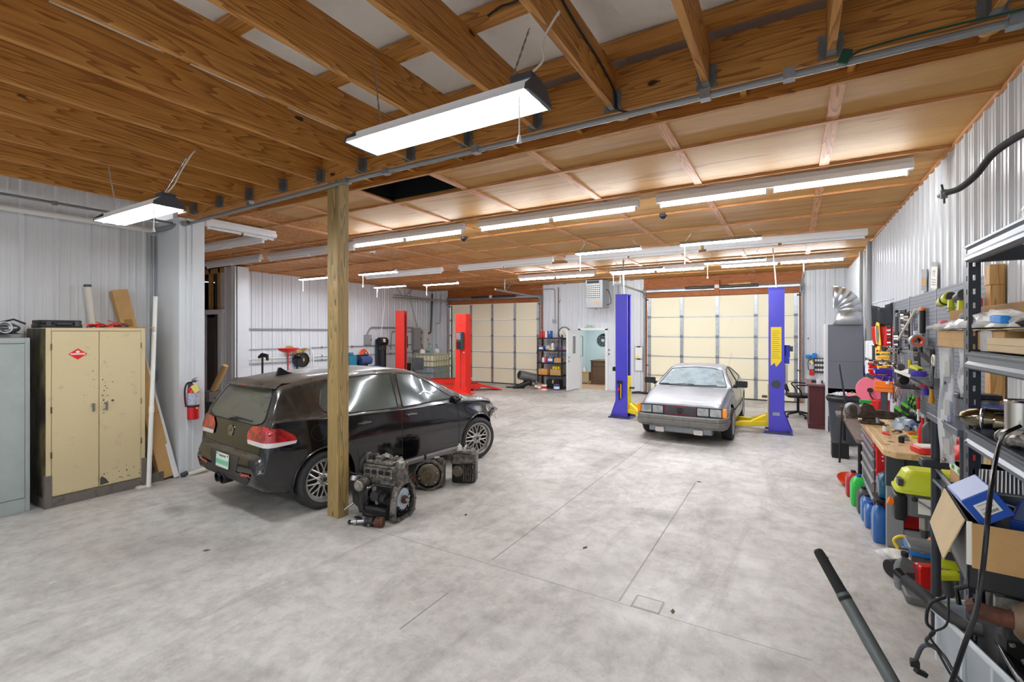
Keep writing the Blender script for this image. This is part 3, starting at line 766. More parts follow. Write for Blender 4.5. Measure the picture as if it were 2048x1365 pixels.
def wheel(parent,loc,side,style='mesh',R=.32,w=.225,rim=.235,steer=0.0,n=48,label=None):
    """tyre and rim; outer face towards side (-1 = right)"""
    M = Tr(loc) @ Rot(steer,4,'Z') @ Rot(PI/2 if side < 0 else -PI/2,4,'X')
    h = w/2
    prof = [(rim-.012,-h+.02),(rim+.005,-h+.005),(R-.04,-h),(R-.012,-h+.018),(R,-h+.05),(R,h-.05),(R-.012,h-.018),(R-.04,h),(rim+.02,h-.002),(rim+.003,h-.010),(rim-.012,h-.02)]
    t = build('tyre',MB().lathe(prof,n,M),'tyre',parent)
    g = MB()
    for q in (-.06,-.02,.02,.06): g.lathe([(R+.001,q-.003),(R+.0012,q+.003)],n,M)
    build('tread_groove',g,'black',t)
    lip = [(rim-.03,h-.10),(rim-.014,h-.06),(rim-.004,h-.022),(rim+.006,h-.008),(rim+.004,h-.002),(rim-.006,h-.004),(rim-.016,h-.02),(rim-.024,h-.055),(rim-.045,h-.062)]
    rm = build('rim',MB().lathe(lip,n,M),'rim_alu',parent)
    build('brake_disc',MB().lathe([(0,h-.13),(rim-.02,h-.13),(rim-.02,h-.15)],n,M),'steel_dark',parent)
    s = MB()
    if style == 'mesh':
        K = 10
        for k in range(K):
            for sg in (-1,1):
                a0 = 2*PI*k/K; a1 = a0+sg*.50
                p0 = Vector((.055*cos(a0),.055*sin(a0),h-.055)); p1 = Vector(((rim-.035)*cos(a1),(rim-.035)*sin(a1),h-.058))
                pm_ = (p0+p1)/2+Vector((0,0,.004)); s.tube([p0,pm_,p1],[.012,.0095,.011],6,M=M)
        s.lathe([(.0,h-.03),(.034,h-.03),(.062,h-.045),(.066,h-.07),(0,h-.07)][::-1],20,M)
        for k in range(20):
            a = 2*PI*k/20; s.ball(((rim-.03)*cos(a),(rim-.03)*sin(a),h-.052),.005,n=6,M=M)
    else:
        for k in range(7):
            a = 2*PI*k/7; s.tube([(.03*cos(a),.03*sin(a),h-.05),((rim-.03)*cos(a),(rim-.03)*sin(a),h-.055)],[.02,.014],8,M=M)
        s.lathe([(0,h-.035),(.05,h-.04),(.06,h-.07),(0,h-.07)][::-1],20,M)
    build('spokes',s,'rim_alu',rm)
    b = MB().lathe([(0,h-.026),(.026,h-.028),(.028,h-.034)][::-1],16,M)
    for k in range(5):
        a = 2*PI*k/5+.3; b.cyl((.044*cos(a),.044*sin(a),h-.052),(.044*cos(a),.044*sin(a),h-.034),.008,n=8,M=M)
    build('hub_cap',b,'dusty_black',rm)
def frange(a,b,d):
    n = max(1,round((b-a)/d)); return [a+(b-a)*i/n for i in range(n)]
def emblem(parent,M,R,m):
    """ring with stacked V and W strokes"""
    e = MB()
    e.lathe([(R*.86,0),(R*.86,.006),(R,.006),(R,0),(R*.86,0)],28,M)
    def bar(a,b,w=.085):
        a = Vector((a[0],a[1],0))*R; b = Vector((b[0],b[1],0))*R; d = (b-a); n = Vector((-d.y,d.x,0)).normalized()*w*R
        e.add([a-n,a+n,b+n,b-n,*[q+Vector((0,0,.005)) for q in (a-n,a+n,b+n,b-n)]],[(0,3,2,1),(4,5,6,7),(0,1,5,4),(1,2,6,5),(2,3,7,6),(3,0,4,7)],M)
    for s in (-1,1):
        bar((s*.36,.80),(0,.06)); bar((s*.72,.52),(s*.34,-.78)); bar((s*.34,-.78),(0,-.04))
    build('emblem',e,m,parent,flat=True)
# ---------------------------------------------------------------- black hatchback
def golf():
    T = thing('hatchback_car','dusty black five-door hatchback with mesh wheels parked behind the timber post','car',(-5.18,4.834,0),rad_(84))
    P = dict(
        ztop=[(-2.05,.575),(-2.045,.61),(-2.03,.645),(-2.0,.668),(-1.975,.685),(-1.968,.80),(-1.955,.90),(-1.93,.975),(-1.90,1.035),(-1.86,1.115),(-1.76,1.295),(-1.72,1.35),(-1.68,1.385),(-1.5,1.418),(-1.2,1.45),(-.8,1.474),(-.4,1.482),(-.1,1.474),(.15,1.445),(.32,1.40),(.45,1.34),(.7,1.205),(1.02,1.03),(1.12,.99),(1.4,.955),(1.65,.905),(1.8,.85),(1.9,.78)],
        zbot=[(-2.05,.42),(-2.03,.36),(-1.95,.31),(-1.7,.26),(-1.0,.21),(1.0,.21),(1.55,.24),(1.62,.56),(1.9,.62)],
        ws=[(-2.05,.82),(-1.7,.865),(-1.29,.882),(-.8,.868),(.7,.868),(1.29,.882),(1.9,.85)],
        wb=[(-2.05,.80),(-1.9,.82),(-1.5,.845),(-.5,.858),(.6,.85),(1.0,.84),(1.9,.78)],
        wr=[(-2.05,.62),(-1.7,.60),(-1.2,.605),(-.4,.62),(.3,.60),(1.0,.66),(1.9,.7)],
        zbelt=[(-2.05,1.03),(-1.6,1.02),(-.5,.975),(.7,.94),(1.0,.93),(1.9,.85)],
        pm=[(-2.05,.84),(-2.04,.875),(-2.0,.92),(-1.95,.945),(-1.85,.965),(-1.6,.985),(-1.3,1),(1.4,1),(1.7,.97),(1.9,.88)])
    st = frange(-2.05,-2.02,.006)+frange(-2.02,-1.9,.01)+frange(-1.9,-1.65,.02)+frange(-1.65,-.9,.026)+frange(-.9,.85,.05)+frange(.85,1.7,.026)+frange(1.7,1.9,.03)+[1.9]
    fx = lambda x: x if x > -1.33 else -1.33+(x+1.33)*.90
    rows = [[(fx(x),y,z) for x,y,z in r] for r in car_shell(P,st)]; sk = Skin(rows)
    arcs = [(-1.289,.325,.362),(1.289,.33,.368)]
    body = build('body',arches(rows,arcs),'golf_paint',T,ang=.7)
    lip = MB()
    for cx,cz,R in arcs:
        for sd in (-1,1):
            ring = []
            for i in range(41):
                a = -.35+(PI+.7)*i/40 if cx < 0 else -.02+(PI+.37)*i/40
                x,z = cx+R*cos(a),cz+R*sin(a); h,n = sk.hit((x,sd,z),(0,-sd,0)); ring.append(h+Vector((0,sd*.002,0)))
            lip.tube(ring,.009,6)
    build('arch_lip',lip,'golf_paint',body)
    w = MB()
    for cx,cz,R in arcs:
        for sd in (-1,1):
            a0,a1 = (-.3,PI+.3)
            w.rows([[(cx+R*cos(a0+(a1-a0)*i/24),sd*y,cz+R*sin(a0+(a1-a0)*i/24)) for i in range(25)] for y in (.42,.855)])
            w.rows([[(cx,sd*.42,cz)]*25,[(cx+R*cos(a0+(a1-a0)*i/24),sd*.42,cz+R*sin(a0+(a1-a0)*i/24)) for i in range(25)]])
    build('wheel_well',w,'black',T)
    for sd in (-1,1):
        wheel(T,(-1.289,sd*.775,.318),sd); wheel(T,(1.289,sd*.795,.318),sd,steer=rad_(-13) if sd < 0 else rad_(-10))
    # glass
    wf = [(.80,.985),(.62,1.10),(.36,1.275),(.16,1.37),(-.12,1.405),(-.17,.975)]
    wr_ = [(-.25,.985),(-.215,1.408),(-.55,1.412),(-.98,1.395),(-1.0,1.01)]
    wq = [(-1.05,1.02),(-1.03,1.385),(-1.16,1.36),(-1.23,1.28),(-1.30,1.12),(-1.27,1.06)]
    for vw in ('right','left'):
        for nm,pl in (('door_glass',wf),('door_glass',wr_),('quarter_glass',wq)):
            g = build(nm,patch(sk,vw,pl,.004,.03),'golf_side_glass',T)
            build('seal',seam(sk,vw,pl,.009,.003,closed=True,rr=.03),'black',g)
    rw = [(-.50,1.325),(.50,1.325),(.56,1.27),(.655,1.05),(.63,1.0),(.5,.965),(-.5,.965),(-.63,1.0),(-.655,1.05),(-.56,1.27)]
    g = build('rear_window',patch(sk,'rear',rw,.004,.05),'golf_glass',T)
    build('seal',seam(sk,'rear',rw,.008,.002,closed=True,rr=.05),'black',g)
    build('windscreen',patch(sk,'top',[(.40,-.52),(1.0,-.66),(1.06,0),(1.0,.66),(.40,.52),(.34,0)],.004,.04),'golf_glass',T)
    # spoiler
    s = MB(); R_ = []
    for i in range(17):
        y = -.56+1.12*i/16; k = 1-abs(y/.56)**6
        xb = -1.80+.06*(y/.6)**2+.05*(1-k); zt = 1.395-.02*(y/.6)**2
        R_.append([(-1.45,y,zt+.028-.02*(1-k)),(-1.62,y,zt+.014),(xb+.02,y,zt-.022),(xb,y,zt-.038),(xb+.02,y,zt-.056),(-1.66,y,zt-.065),(-1.5,y,zt-.05)])
    s.rows(R_,closed=True); k7 = 7; s.f += [tuple(range(7)),tuple(range(len(s.v)-7,len(s.v)))]
    sp = build('roof_spoiler',s,'golf_paint',T)
    build('brake_light',MB().box(-1.794,-1.785,-.16,.16,1.352,1.366),'lamp_red',sp)
    build('antenna_fin',MB().prism([(-1.40,1.43),(-1.20,1.45),(-1.27,1.475),(-1.345,1.525),(-1.37,1.525)],-.018,.018,'y'),'black_gloss',T,bevel=.006)
    # seams of doors,hatch,bumper
    sm = MB()
    for vw in ('right','left'):
        seam(sk,vw,[(.80,.98),(.84,.80),(.84,.33)],.004,-.001,sm)
        seam(sk,vw,[(-.21,.97),(-.22,.6),(-.20,.29)],.004,-.001,sm)
        seam(sk,vw,[(-1.03,1.0),(-1.06,.83),(-.98,.70),(-.90,.60),(-.86,.45),(-.86,.30)],.004,-.001,sm)
        seam(sk,vw,[(-1.62,.66),(-1.56,.55),(-1.50,.45)],.003,-.001,sm)
        seam(sk,vw,[(.84,.3),(-.86,.3)],.004,-.001,sm)
    seam(sk,'rear',[(-.74,1.02),(-.73,.86),(-.66,.70),(-.3,.685),(.3,.685),(.66,.70),(.73,.86),(.74,1.02)],.005,-.002,sm)
    build('panel_gap',sm,'black',body)
    fl = MB(); seam(sk,'right',[(-1.37+.085*cos(2*PI*i/24),.85+.085*sin(2*PI*i/24)) for i in range(24)],.003,-.001,fl,closed=True)
    build('fuel_flap_gap',fl,'black',body)
    # character line
    0 and build('waist_crease',seam(sk,'right',[(-1.5,.86),(-.5,.825),(.5,.80),(1.2,.80)],.004,-.001),'golf_paint',body)
    # handles
    for sd,vw in ((-1,'right'),(1,'left')):
        for x in (-.30-.55,.10-.22):
            x = {0: -.78,1: -.06}[x > -.5]
            h,n = sk.hit((x,sd,.865),(0,-sd,0)); hh = build('door_handle',MB().tube([h+Vector((-.09,0,0)),h+Vector((-.07,sd*.03,.004)),h+Vector((.07,sd*.032,.006)),h+Vector((.09,0,.002))],[.012,.014,.014,.012],8),'golf_paint',T)
            build('handle_recess',MB().ball(h,.05,(1.2,.12,.55),14),'black',hh)
    # mirrors
    for sd in (-1,1):
        m_ = MB(); m_.ball((.66,sd*.985,1.0),.1,(.62,1.05,.72),16); m_.tube([(.68,sd*.86,.955),(.67,sd*.93,.965)],.022,8)
        mi = build('wing_mirror',m_,'golf_paint',T); build('mirror_indicator',MB().tube([(.725,sd*.92,.985),(.72,sd*1.0,.985),(.70,sd*1.06,.985)],.006,6),'chrome',mi)
    # tail lamps (wrap round the corner)
    for sd in (-1,1):
        vw = 'right' if sd < 0 else 'left'
        tl = MB(); patch(sk,'rear',[(sd*.40,.89),(sd*.48,.955),(sd*.70,.975),(sd*.80,.955),(sd*.80,.80),(sd*.62,.79),(sd*.43,.80),(sd*.395,.84)],.012,.02,mb=tl)
        patch(sk,vw,[(-1.89,.965),(-1.76,.95),(-1.63,.86),(-1.61,.80),(-1.89,.80)],.012,.015,mb=tl)
        lamp = build('tail_lamp',tl,'lamp_red',T,label='red tail lamp')
        cl = MB(); patch(sk,'rear',[(sd*.41,.815),(sd*.80,.815),(sd*.80,.768),(sd*.43,.772)],.014,.01,mb=cl); patch(sk,vw,[(-1.89,.815),(-1.615,.812),(-1.63,.785),(-1.89,.765)],.014,.01,mb=cl)
        build('reverse_lamp',cl,'lamp_clear',lamp)
    # badge,plate,wiper,lower bumper
    h,n = sk.hit((-2.2,0,.86),(1,0,0)); emblem(T,face_mat(h+n*.004,n),.058,'chrome')
    h,n = sk.hit((-2.2,0,.55),(1,0,0)); h = Vector((-1.985,0,.545))
    Mp = face_mat(h+Vector((-.004,0,0)),(-1,0,.05))
    build('plate_recess',patch(sk,'rear',[(-.36,.63),(.36,.63),(.30,.46),(-.30,.46)],.003,.03),'dusty_black',T)
    pl = build('licence_plate',MB().rbox(-.155,.155,-.078,.078,0,.005,.01,M=Mp),'plate_mat',T)
    build('plate_band',MB().box(-.153,.153,-.045,.005,.005,.006,Mp),'green_soft',pl) if mat('green_soft',(120,196,160),.5) else None
    for q in (-.13,.13): build('plate_screw',MB().cyl((q,.062,.005),(q,.062,.009),.008,n=8,M=Mp),'steel_dark',pl)
    text_obj('Temporary',.04,'dark_grey',pl,Mp @ Tr((0,.052,.006)),name='plate_lettering')
    build('rear_wiper',MB().tube([(-1.905,.02,.985),(-1.88,-.10,1.01),(-1.87,-.42,1.0)],[.018,.012,.007],8),'black',T)
    df = MB(); patch(sk,'rear',[(-.62,.44),(-.45,.47),(.45,.47),(.62,.44),(.5,.36),(-.5,.36)],.006,.02,mb=df)
    build('diffuser',df,'dusty_black',T)
    for sd in (-1,1): build('rear_reflector',patch(sk,'rear',[(sd*.40,.475),(sd*.62,.49),(sd*.62,.465),(sd*.42,.445)],.01,.005),'lamp_red',T)
    for y in (.02,.15):
        build('exhaust_tip',MB().lathe([(.030,-.10),(.052,-.10),(.056,.0),(.052,.012),(.044,.01),(.042,-.08),(.0,-.08)],24,Tr((-1.98,y,.335)) @ Rot(-PI/2,4,'Y')),'exhaust_black',T) if mat('exhaust_black',(40,42,46),.3,.6) else None
    # sill blade and stripped front corner
    for sd in (-1,1): build('sill_trim',MB().prism([(.87,.29),(.885,.26),(.88,.215),(.80,.205),(.80,.25)] if sd > 0 else [(-.87,.29),(-.885,.26),(-.88,.215),(-.80,.205),(-.80,.25)],-.90,.90,'x'),'bumper_grey',T,flat=True)
    build('front_carrier',MB().box(1.72,1.84,-.6,.6,.45,.60).box(1.55,1.75,-.68,-.60,.40,.7).box(1.55,1.75,.6,.68,.40,.7),'dusty_black',T,bevel=.01)
    build('fender_bracket',MB().tube([(1.74,-.83,.60),(1.82,-.81,.55),(1.87,-.77,.60)],.012,6).tube([(1.60,-.85,.68),(1.72,-.83,.62)],.01,6),'off_white',T)
    build('underbody',MB().box(-1.65,1.6,-.6,.6,.26,.5),'black',T)
golf()
# ---------------------------------------------------------------- silver coupe
def scirocco():
    T = thing('coupe_car','silver wedge-shaped coupe with square headlamps facing out between the blue lift posts','car',(-1.72,10.634,0),-PI/2,scale=(1,.955,1))
    P = dict(hoodr=.035,
        ztop=[(-2.0,.72),(-1.97,.84),(-1.9,.92),(-1.7,1.0),(-1.3,1.13),(-.9,1.225),(-.5,1.275),(-.15,1.285),(.0,1.27),(.10,1.245),(.25,1.175),(.80,.905),(.86,.885),(1.2,.85),(1.5,.80),(1.8,.72),(1.885,.685),(1.90,.66),(1.905,.63)],
        zbot=[(-2.0,.4),(-1.8,.28),(-1.0,.2),(1.0,.2),(1.5,.22),(1.8,.24),(1.905,.34)],
        ws=[(-2.0,.76),(-1.2,.79),(0,.80),(1.2,.795),(1.905,.77)],
        wb=[(-2.0,.72),(-1.4,.76),(0,.79),(.8,.785),(1.5,.765),(1.905,.745)],
        wr=[(-2.0,.5),(-1.0,.52),(0,.545),(.3,.56),(.85,.68),(1.9,.7)],
        zbelt=[(-2.0,.86),(-1.0,.84),(.8,.80),(1.3,.74),(1.905,.60)],
        pm=[(-2.0,.9),(-1.9,.95),(-1.6,1),(1.7,1),(1.87,.985),(1.905,.965)])
    st = frange(-2.0,-1.5,.04)+frange(-1.5,-.8,.03)+frange(-.8,0,.05)+frange(0,.8,.035)+frange(.8,1.65,.028)+frange(1.65,1.87,.03)+[1.87,1.885,1.895,1.90,1.905]
    rows = car_shell(P,st); sk = Skin(rows)
    arcs = [(-1.2,.31,.335),(1.2,.31,.335)]
    body = build('body',arches(rows,arcs),'sci_paint',T,ang=.6)
    w = MB()
    for cx,cz,R in arcs:
        for sd in (-1,1):
            w.rows([[(cx+R*cos(-.3+(PI+.6)*i/24),sd*y,cz+R*sin(-.3+(PI+.6)*i/24)) for i in range(25)] for y in (.42,.785)])
            w.rows([[(cx,sd*.42,cz)]*25,[(cx+R*cos(-.3+(PI+.6)*i/24),sd*.42,cz+R*sin(-.3+(PI+.6)*i/24)) for i in range(25)]])
    build('wheel_well',w,'black',T)
    build('underbody',MB().box(-1.7,1.7,-.62,.62,.19,.45),'black',T)
    for sd in (-1,1):
        wheel(T,(-1.2,sd*.70,.292),sd,'spoke',R=.292,w=.20,rim=.195); wheel(T,(1.2,sd*.735,.292),sd,'spoke',R=.292,w=.20,rim=.195)
    ws_ = [(.22,-.51),(.50,-.59),(.79,-.665),(.825,-.4),(.84,0),(.825,.4),(.79,.665),(.50,.59),(.22,.51),(.17,.3),(.15,0),(.17,-.3)]
    g = build('windscreen',patch(sk,'top',ws_,.004,.03,rings=8),'sci_glass',T); build('seal',seam(sk,'top',ws_,.010,.004,closed=True,rr=.03),'black',g)
    for vw in ('left','right'):
        for pl in ([(.62,.875),(.28,1.10),(.05,1.19),(-.30,1.215),(-.38,.89)],[(-.46,.895),(-.38,1.215),(-.70,1.185),(-1.15,1.05),(-1.35,.95)]):
            g = build('door_glass' if pl[0][0] > 0 else 'quarter_glass',patch(sk,vw,pl,.004,.03),'sci_side_glass',T); build('seal',seam(sk,vw,pl,.009,.004,closed=True,rr=.03),'black',g)
    sm = MB()
    for vw in ('left','right'):
        seam(sk,vw,[(.66,.86),(.70,.6),(.70,.26)],.004,-.001,sm); seam(sk,vw,[(-.43,.87),(-.45,.5),(-.42,.26)],.004,-.001,sm)
    seam(sk,'top',[(.83,-.70),(1.3,-.715),(1.86,-.70)],.005,-.001,sm); seam(sk,'top',[(.83,.70),(1.3,.715),(1.86,.70)],.005,-.001,sm)
    build('panel_gap',sm,'black',body)
    for vw in ('left','right'): build('side_moulding',seam(sk,vw,[(1.84,.50),(1.56,.50)],.016,.004,None).v and seam(sk,vw,[(.84,.50),(-.84,.50)],.016,.004),'black',T)
    v = MB()
    for y0 in (-.40,.18):
        for k in range(14):
            h,n = sk.hit((.92,y0+k*.02,2),(0,0,-1)); v.cbox(h+n*.002,(.03,.011,.004))
    build('cowl_vent',v,'black',body,flat=True)
    # nose
    X = 1.905
    build('nose_panel',MB().rbox(-.735,.735,.485,.645,X-.03,X+.006,.012,axis='x'),'black',T)
    gr = MB()
    for k in range(8): gr.box(X+.006,X+.014,-.27,.27,.505+k*.0165,.512+k*.0165)
    gi = build('grille',gr,'rack_grey',T,flat=True)
    rd = MB()
    for a in ((-.275,.275,.492,.496),(-.275,.275,.632,.636),(-.279,-.275,.492,.636),(.275,.279,.492,.636)): rd.box(X+.006,X+.016,*a)
    build('grille_trim',rd,'red',gi,flat=True)
    emblem(gi,face_mat((X+.014,0,.565),(1,0,0)),.055,'black')
    for y in (-.615,-.40,.40,.615):
        h_ = build('headlamp',MB().rbox(y-.095,y+.095,.50,.63,X+.004,X+.018,.012,axis='x'),'headlamp',T)
        build('bezel',MB().rbox(y-.102,y+.102,.493,.637,X+.002,X+.010,.014,axis='x'),'black',h_)
    for sd in (-1,1):
        build('indicator',MB().rbox(1.80,X+.012,.485,.64,.715*sd if sd > 0 else -.785,.785 if sd > 0 else -.715,.012,axis='y',M=Matrix.Identity(4)) if 0 else MB().box(1.80,X+.010,min(sd*.722,sd*.788),max(sd*.722,sd*.788),.49,.64),'amber',T,bevel=.01)
    # wraparound bumper
    out = [(1.40,.80),(1.75,.81),(1.93,.775),(2.03,.68),(2.055,.35),(2.06,0)]
    out = out+[(x,-y) for x,y in out[-2::-1]]
    R_ = []
    for x,y in out:
        s = 1 if y > 0 else -1; n = Vector((1 if abs(y) < .72 else (.7 if x > 1.85 else 0),0 if abs(y) < .6 else s*.8,0)).normalized()
        sec = [(-.10,.475),(-.02,.488),(0,.47),(.004,.42),(-.004,.41),(.008,.40),(.008,.33),(-.02,.285),(-.10,.285)]
        R_.append([(x+n.x*d,y+n.y*d,z) for d,z in sec])
    mb = MB(); mb.rows(R_,closed=True); mb.f += [tuple(range(9)),tuple(range(len(mb.v)-9,len(mb.v)))]
    bp = build('front_bumper',mb,'bumper_grey',T,ang=.5)
    build('valance',MB().box(1.70,1.93,-.56,.56,.17,.29),'sci_paint',T,bevel=.02)
    for y in (-.35,.33):
        f_ = build('fog_lamp',MB().rbox(y-.075,y+.075,.175,.262,1.92,1.985,.01,axis='x'),'white_plastic',T); build('fog_lamp_lens',MB().box(1.985,1.990,y-.062,y+.062,.187,.25),'lamp_clear',f_)
    for sd in (-1,1):
        m_ = MB().rbox(sd*.80 if sd > 0 else -1.02,1.02 if sd > 0 else -.80,.89,1.01,.52,.60,.02,axis='x').box(.52,.56,min(sd*.76,sd*.84),max(sd*.76,sd*.84),.87,.93)
        mi = build('wing_mirror',m_,'black',T); build('mirror_glass',MB().box(.515,.521,min(sd*.82,sd*1.0),max(sd*.82,sd*1.0),.905,.995),'chrome',mi)
    for y0,y1,y2 in ((.30,.05,-.05),(-.30,-.44,-.60)):
        h0,n = sk.hit((.90,y0,2),(0,0,-1)); h1,n1 = sk.hit((.80,y1,2),(0,0,-1)); h2,n2 = sk.hit((.72,y2,2),(0,0,-1)); h3,n3 = sk.hit((.80,y0+.22,2),(0,0,-1))
        hb = sk.hit((.845,y2-.05,2),(0,0,-1))[0]+Vector((0,0,.03))
        wp = build('wiper_arm',MB().tube([hb,(hb+h1)/2+Vector((0,0,.02)),h1+n1*.02],.008,6),'black',T)
        ha = sk.hit((.835,y2-.0,2),(0,0,-1))[0]; hc = sk.hit((.79,y0+.18,2),(0,0,-1))[0]
        pts = [sk.hit((.825-.05*q/6,(y2)+(y0+.18-y2)*q/6,2),(0,0,-1)) for q in range(7)]
        build('wiper_blade',MB().tube([p+n*.014 for p,n in pts],.007,6),'black',wp)
    build('aerial',MB().tube([(.3,.62,1.12),(-.05,.66,1.52)],.003,5),'steel',T)
scirocco()
# ================================================================ cabinets and leaning stock by the left wall
dusty('cream_paint',(208,192,152),(120,108,80),.55,rough=.45,lo=-1,hi=-.9,coat=0,ns=7)
mm = MATS['cream_paint']; mm.node_tree.nodes['Color Ramp'].color_ramp.elements[0].position = .60; mm.node_tree.nodes['Color Ramp'].color_ramp.elements[0].color = (0,0,0,1); mm.node_tree.nodes['Color Ramp'].color_ramp.elements[1].position = .80
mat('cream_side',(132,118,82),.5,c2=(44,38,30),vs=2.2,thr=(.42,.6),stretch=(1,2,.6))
mat('charred',(58,54,52),.7,c2=(104,98,92),vs=11,thr=(.55,.75))
mat('chip',(70,66,60),.7)
# front of both cabinets lies in the plane x = -7.06,facing +x
T = thing('storage_cabinet','tall cream metal flammables cabinet with chipped paint, scorched base and red diamond sticker','cabinet',(-7.07,1.87,0))
b = MB().box(-.60,-.02,0,.93,.10,2.0).box(-.02,0,0,.045,.10,2.0).box(-.02,0,.885,.93,.10,2.0).box(-.02,0,.045,.885,1.965,2.0)
build('carcass',b,'cream_paint',T,bevel=.004)
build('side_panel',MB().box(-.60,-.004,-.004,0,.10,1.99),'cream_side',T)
pl = build('plinth',MB().box(-.60,.006,-.008,.938,0,.11).box(-.05,.009,-.011,.05,0,.36).box(-.05,.009,.89,.941,.0,.36),'charred',T,bevel=.003)
for k,(y0,y1) in enumerate(((.048,.462),(.468,.882))):
    d = build('door',MB().box(-.018,.004,y0,y1,.125,1.96),'cream_paint',T,bevel=.004)
    yh = .462-.055 if k == 0 else .468+.062
    build('handle',MB().rbox(yh-.010,yh+.010,1.02,1.115,.02,.034,.008,axis='x').cyl((.004,yh,1.105),(.028,yh,1.105),.013,n=12),'steel',d)
    hg = MB()
    for z in (.55,1.05,1.75): hg.cyl((.006,(.044 if k == 0 else .886),z),(.006,(.044 if k == 0 else .886),z+.07),.007,n=8)
    build('hinge',hg,'cream_side',d)
    if k: build('lock_knob',MB().cyl((.004,yh+.06,1.13),(.018,yh+.06,1.13),.013,n=14),'chrome',d)
    ch = MB(); rnd = random.Random(5+k)
    for q in range(46 if k else 20):
        if k: cy,cz = (.49+abs(rnd.gauss(0,.035)),1.1+rnd.gauss(.12,.13)) if q < 26 else (rnd.uniform(.5,.87),.17+abs(rnd.gauss(0,.07)))
        else: cy,cz = .455-abs(rnd.gauss(0,.05)),1.15+rnd.gauss(.1,.15)
        r = rnd.uniform(.002,.008)*(1.4 if k else 1)
        cy = min(max(cy,y0+.01),y1-.01)
        ch.prism([(cy+r*rnd.uniform(.5,1)*cos(a),cz+r*rnd.uniform(.5,1)*sin(a)) for a in [i*PI/3 for i in range(6)]],.0038,.0048,'x')
    if k: ch.prism([(.475,.135),(.56,.145),(.53,.20),(.49,.24),(.473,.21)],.0038,.0048,'x')
    build('paint_speck',ch,'chip',d,flat=True)
D0 = [c for c in T.children if c.name.startswith('door')][0]
S = MB().prism([(.27,1.635),(.355,1.70),(.27,1.765),(.185,1.70)],.004,.0052,'x'); st_ = build('hazard_sticker',S,'red',D0)
w_ = MB().prism([(.255,1.715),(.252,1.735),(.262,1.73),(.268,1.75),(.276,1.732),(.288,1.738),(.285,1.715)],.0053,.0058,'x').box(.0053,.0058,.205,.335,1.692,1.71)
st_['label'] = 'red diamond sticker'
build('sticker_flame',w_,'paper',D0,flat=True)
marks(.12,.010,'red',D0,face_mat((.0060,.27,1.701),(1,0,0)),14)
build('low_box',MB().box(-.60,-.05,1.0,1.16,0,.12),'charred',label='low dark box on the floor between the cream cabinet and the cardboard',cat='box',loc=(-7.07,1.87,0))
T = thing('steel_cabinet','pale grey steel cabinet cut by the picture edge beside the cream cabinet','cabinet',(-7.17,.70,0))
build('carcass',MB().box(-.52,-.015,0,1.07,0,1.89).box(-.015,0,1.03,1.07,.0,1.89).box(-.015,0,0,.04,0,1.89).box(-.015,0,.04,1.03,1.83,1.89).box(-.015,0,.04,1.03,0,.15),'grey_cab',T,bevel=.004)
build('door',MB().box(-.012,.004,.55,1.028,.155,1.825),'grey_cab',T,bevel=.004); build('door',MB().box(-.012,.004,.045,.545,.155,1.825),'grey_cab',T,bevel=.004)
build('top_clutter',MB().box(-.3,-.1,0,.9,0,.03),'white_plastic',label='thin white strip lying on top of the grey steel cabinet',cat='strip',loc=(-7.2,.75,1.895))
# headlamp unit on the grey cabinet
T = thing('headlamp_unit','black removed car headlamp lying on the grey steel cabinet','headlamp',(-7.34,1.45,1.93),.1,scale=(1.25,)*3)
hb = MB(); hb.rows([[(x*.16,-.27+.54*i/12,max(.0,.0+z*(.13-.05*(i/12)**2)*sin(PI*min(1,.25+i/14)))) for x,z in ((-1,0),(-.9,.6),(-.3,1),(.4,.95),(.9,.5),(1,0))] for i in range(13)],closed=True)
build('housing',hb,'black',T); 
build('lens',MB().ball((.10,.05,.05),.09,(.5,1.7,.65),16),'headlamp_dark',T) if mat('headlamp_dark',(70,74,78),.12,.2,coat=1) else None
build('reflector',MB().lathe([(0,.0),(.03,.006),(.045,.02),(.05,.03),(.042,.03)],20,face_mat((.135,.08,.055),(1,.1,.1))),'galv',T)
build('bracket',MB().tube([(-.05,.12,.10),(-.03,.2,.13),(.0,.27,.09)],.008,6).cbox((0,-.12,.12),(.2,.05,.015)),'black',T)
# tool case on the cream cabinet
T = thing('tool_case','closed black plastic tool case on top of the cream cabinet','case',(-7.38,2.06,2.0),.04)
build('shell',MB().rbox(-.14,.14,-.20,.18,0,.045,.03).rbox(-.135,.135,-.195,.175,.048,.088,.03),'black',T,bevel=.006)
build('handle',MB().tube([(.14,-.07,.045),(.175,-.06,.045),(.175,.06,.045),(.14,.07,.045)],.010,6),'dark_grey',T)
lt = MB()
for y in (-.13,.12): lt.cbox((.142,y,.048),(.012,.04,.05))
build('latch',lt,'dark_grey',T)
# jumper leads
T = thing('jumper_leads','red jumper leads with clamps heaped on the cream cabinet','cable',(-7.30,2.42,2.0)); rnd = random.Random(3)
for q,m in ((0,'red'),(1,'red'),(2,'black')):
    pts = [(rnd.uniform(-.08,.10)*(1),-.12+.36*i/9+rnd.uniform(-.05,.05),.012+.04*abs(sin(i*1.3+q))*(1 if q < 2 else .3)) for i in range(10)]
    build('lead',MB().tube(smooth(pts,6),.008,7),m,T)
for p,d_ in (((.05,-.02,.03),.5),((.02,.12,.05),-.6),((.06,.23,.02),.2)):
    build('clamp',MB().cbox(p,(.025,.11,.018),rz=d_,rx=.35).cbox((p[0],p[1],p[2]+.03),(.02,.10,.01),rz=d_,rx=-.3),'red' if p[1] < .2 else 'dark_grey',T,bevel=.004)
build('wood_strip',MB().cbox((0,0,.008),(.03,.52,.012)),'orange_wood',label='thin orange-brown strip poking past the cream cabinet top',cat='strip',loc=(-7.12,2.66,2.0)) if mat('orange_wood',(190,112,60),.5) else None
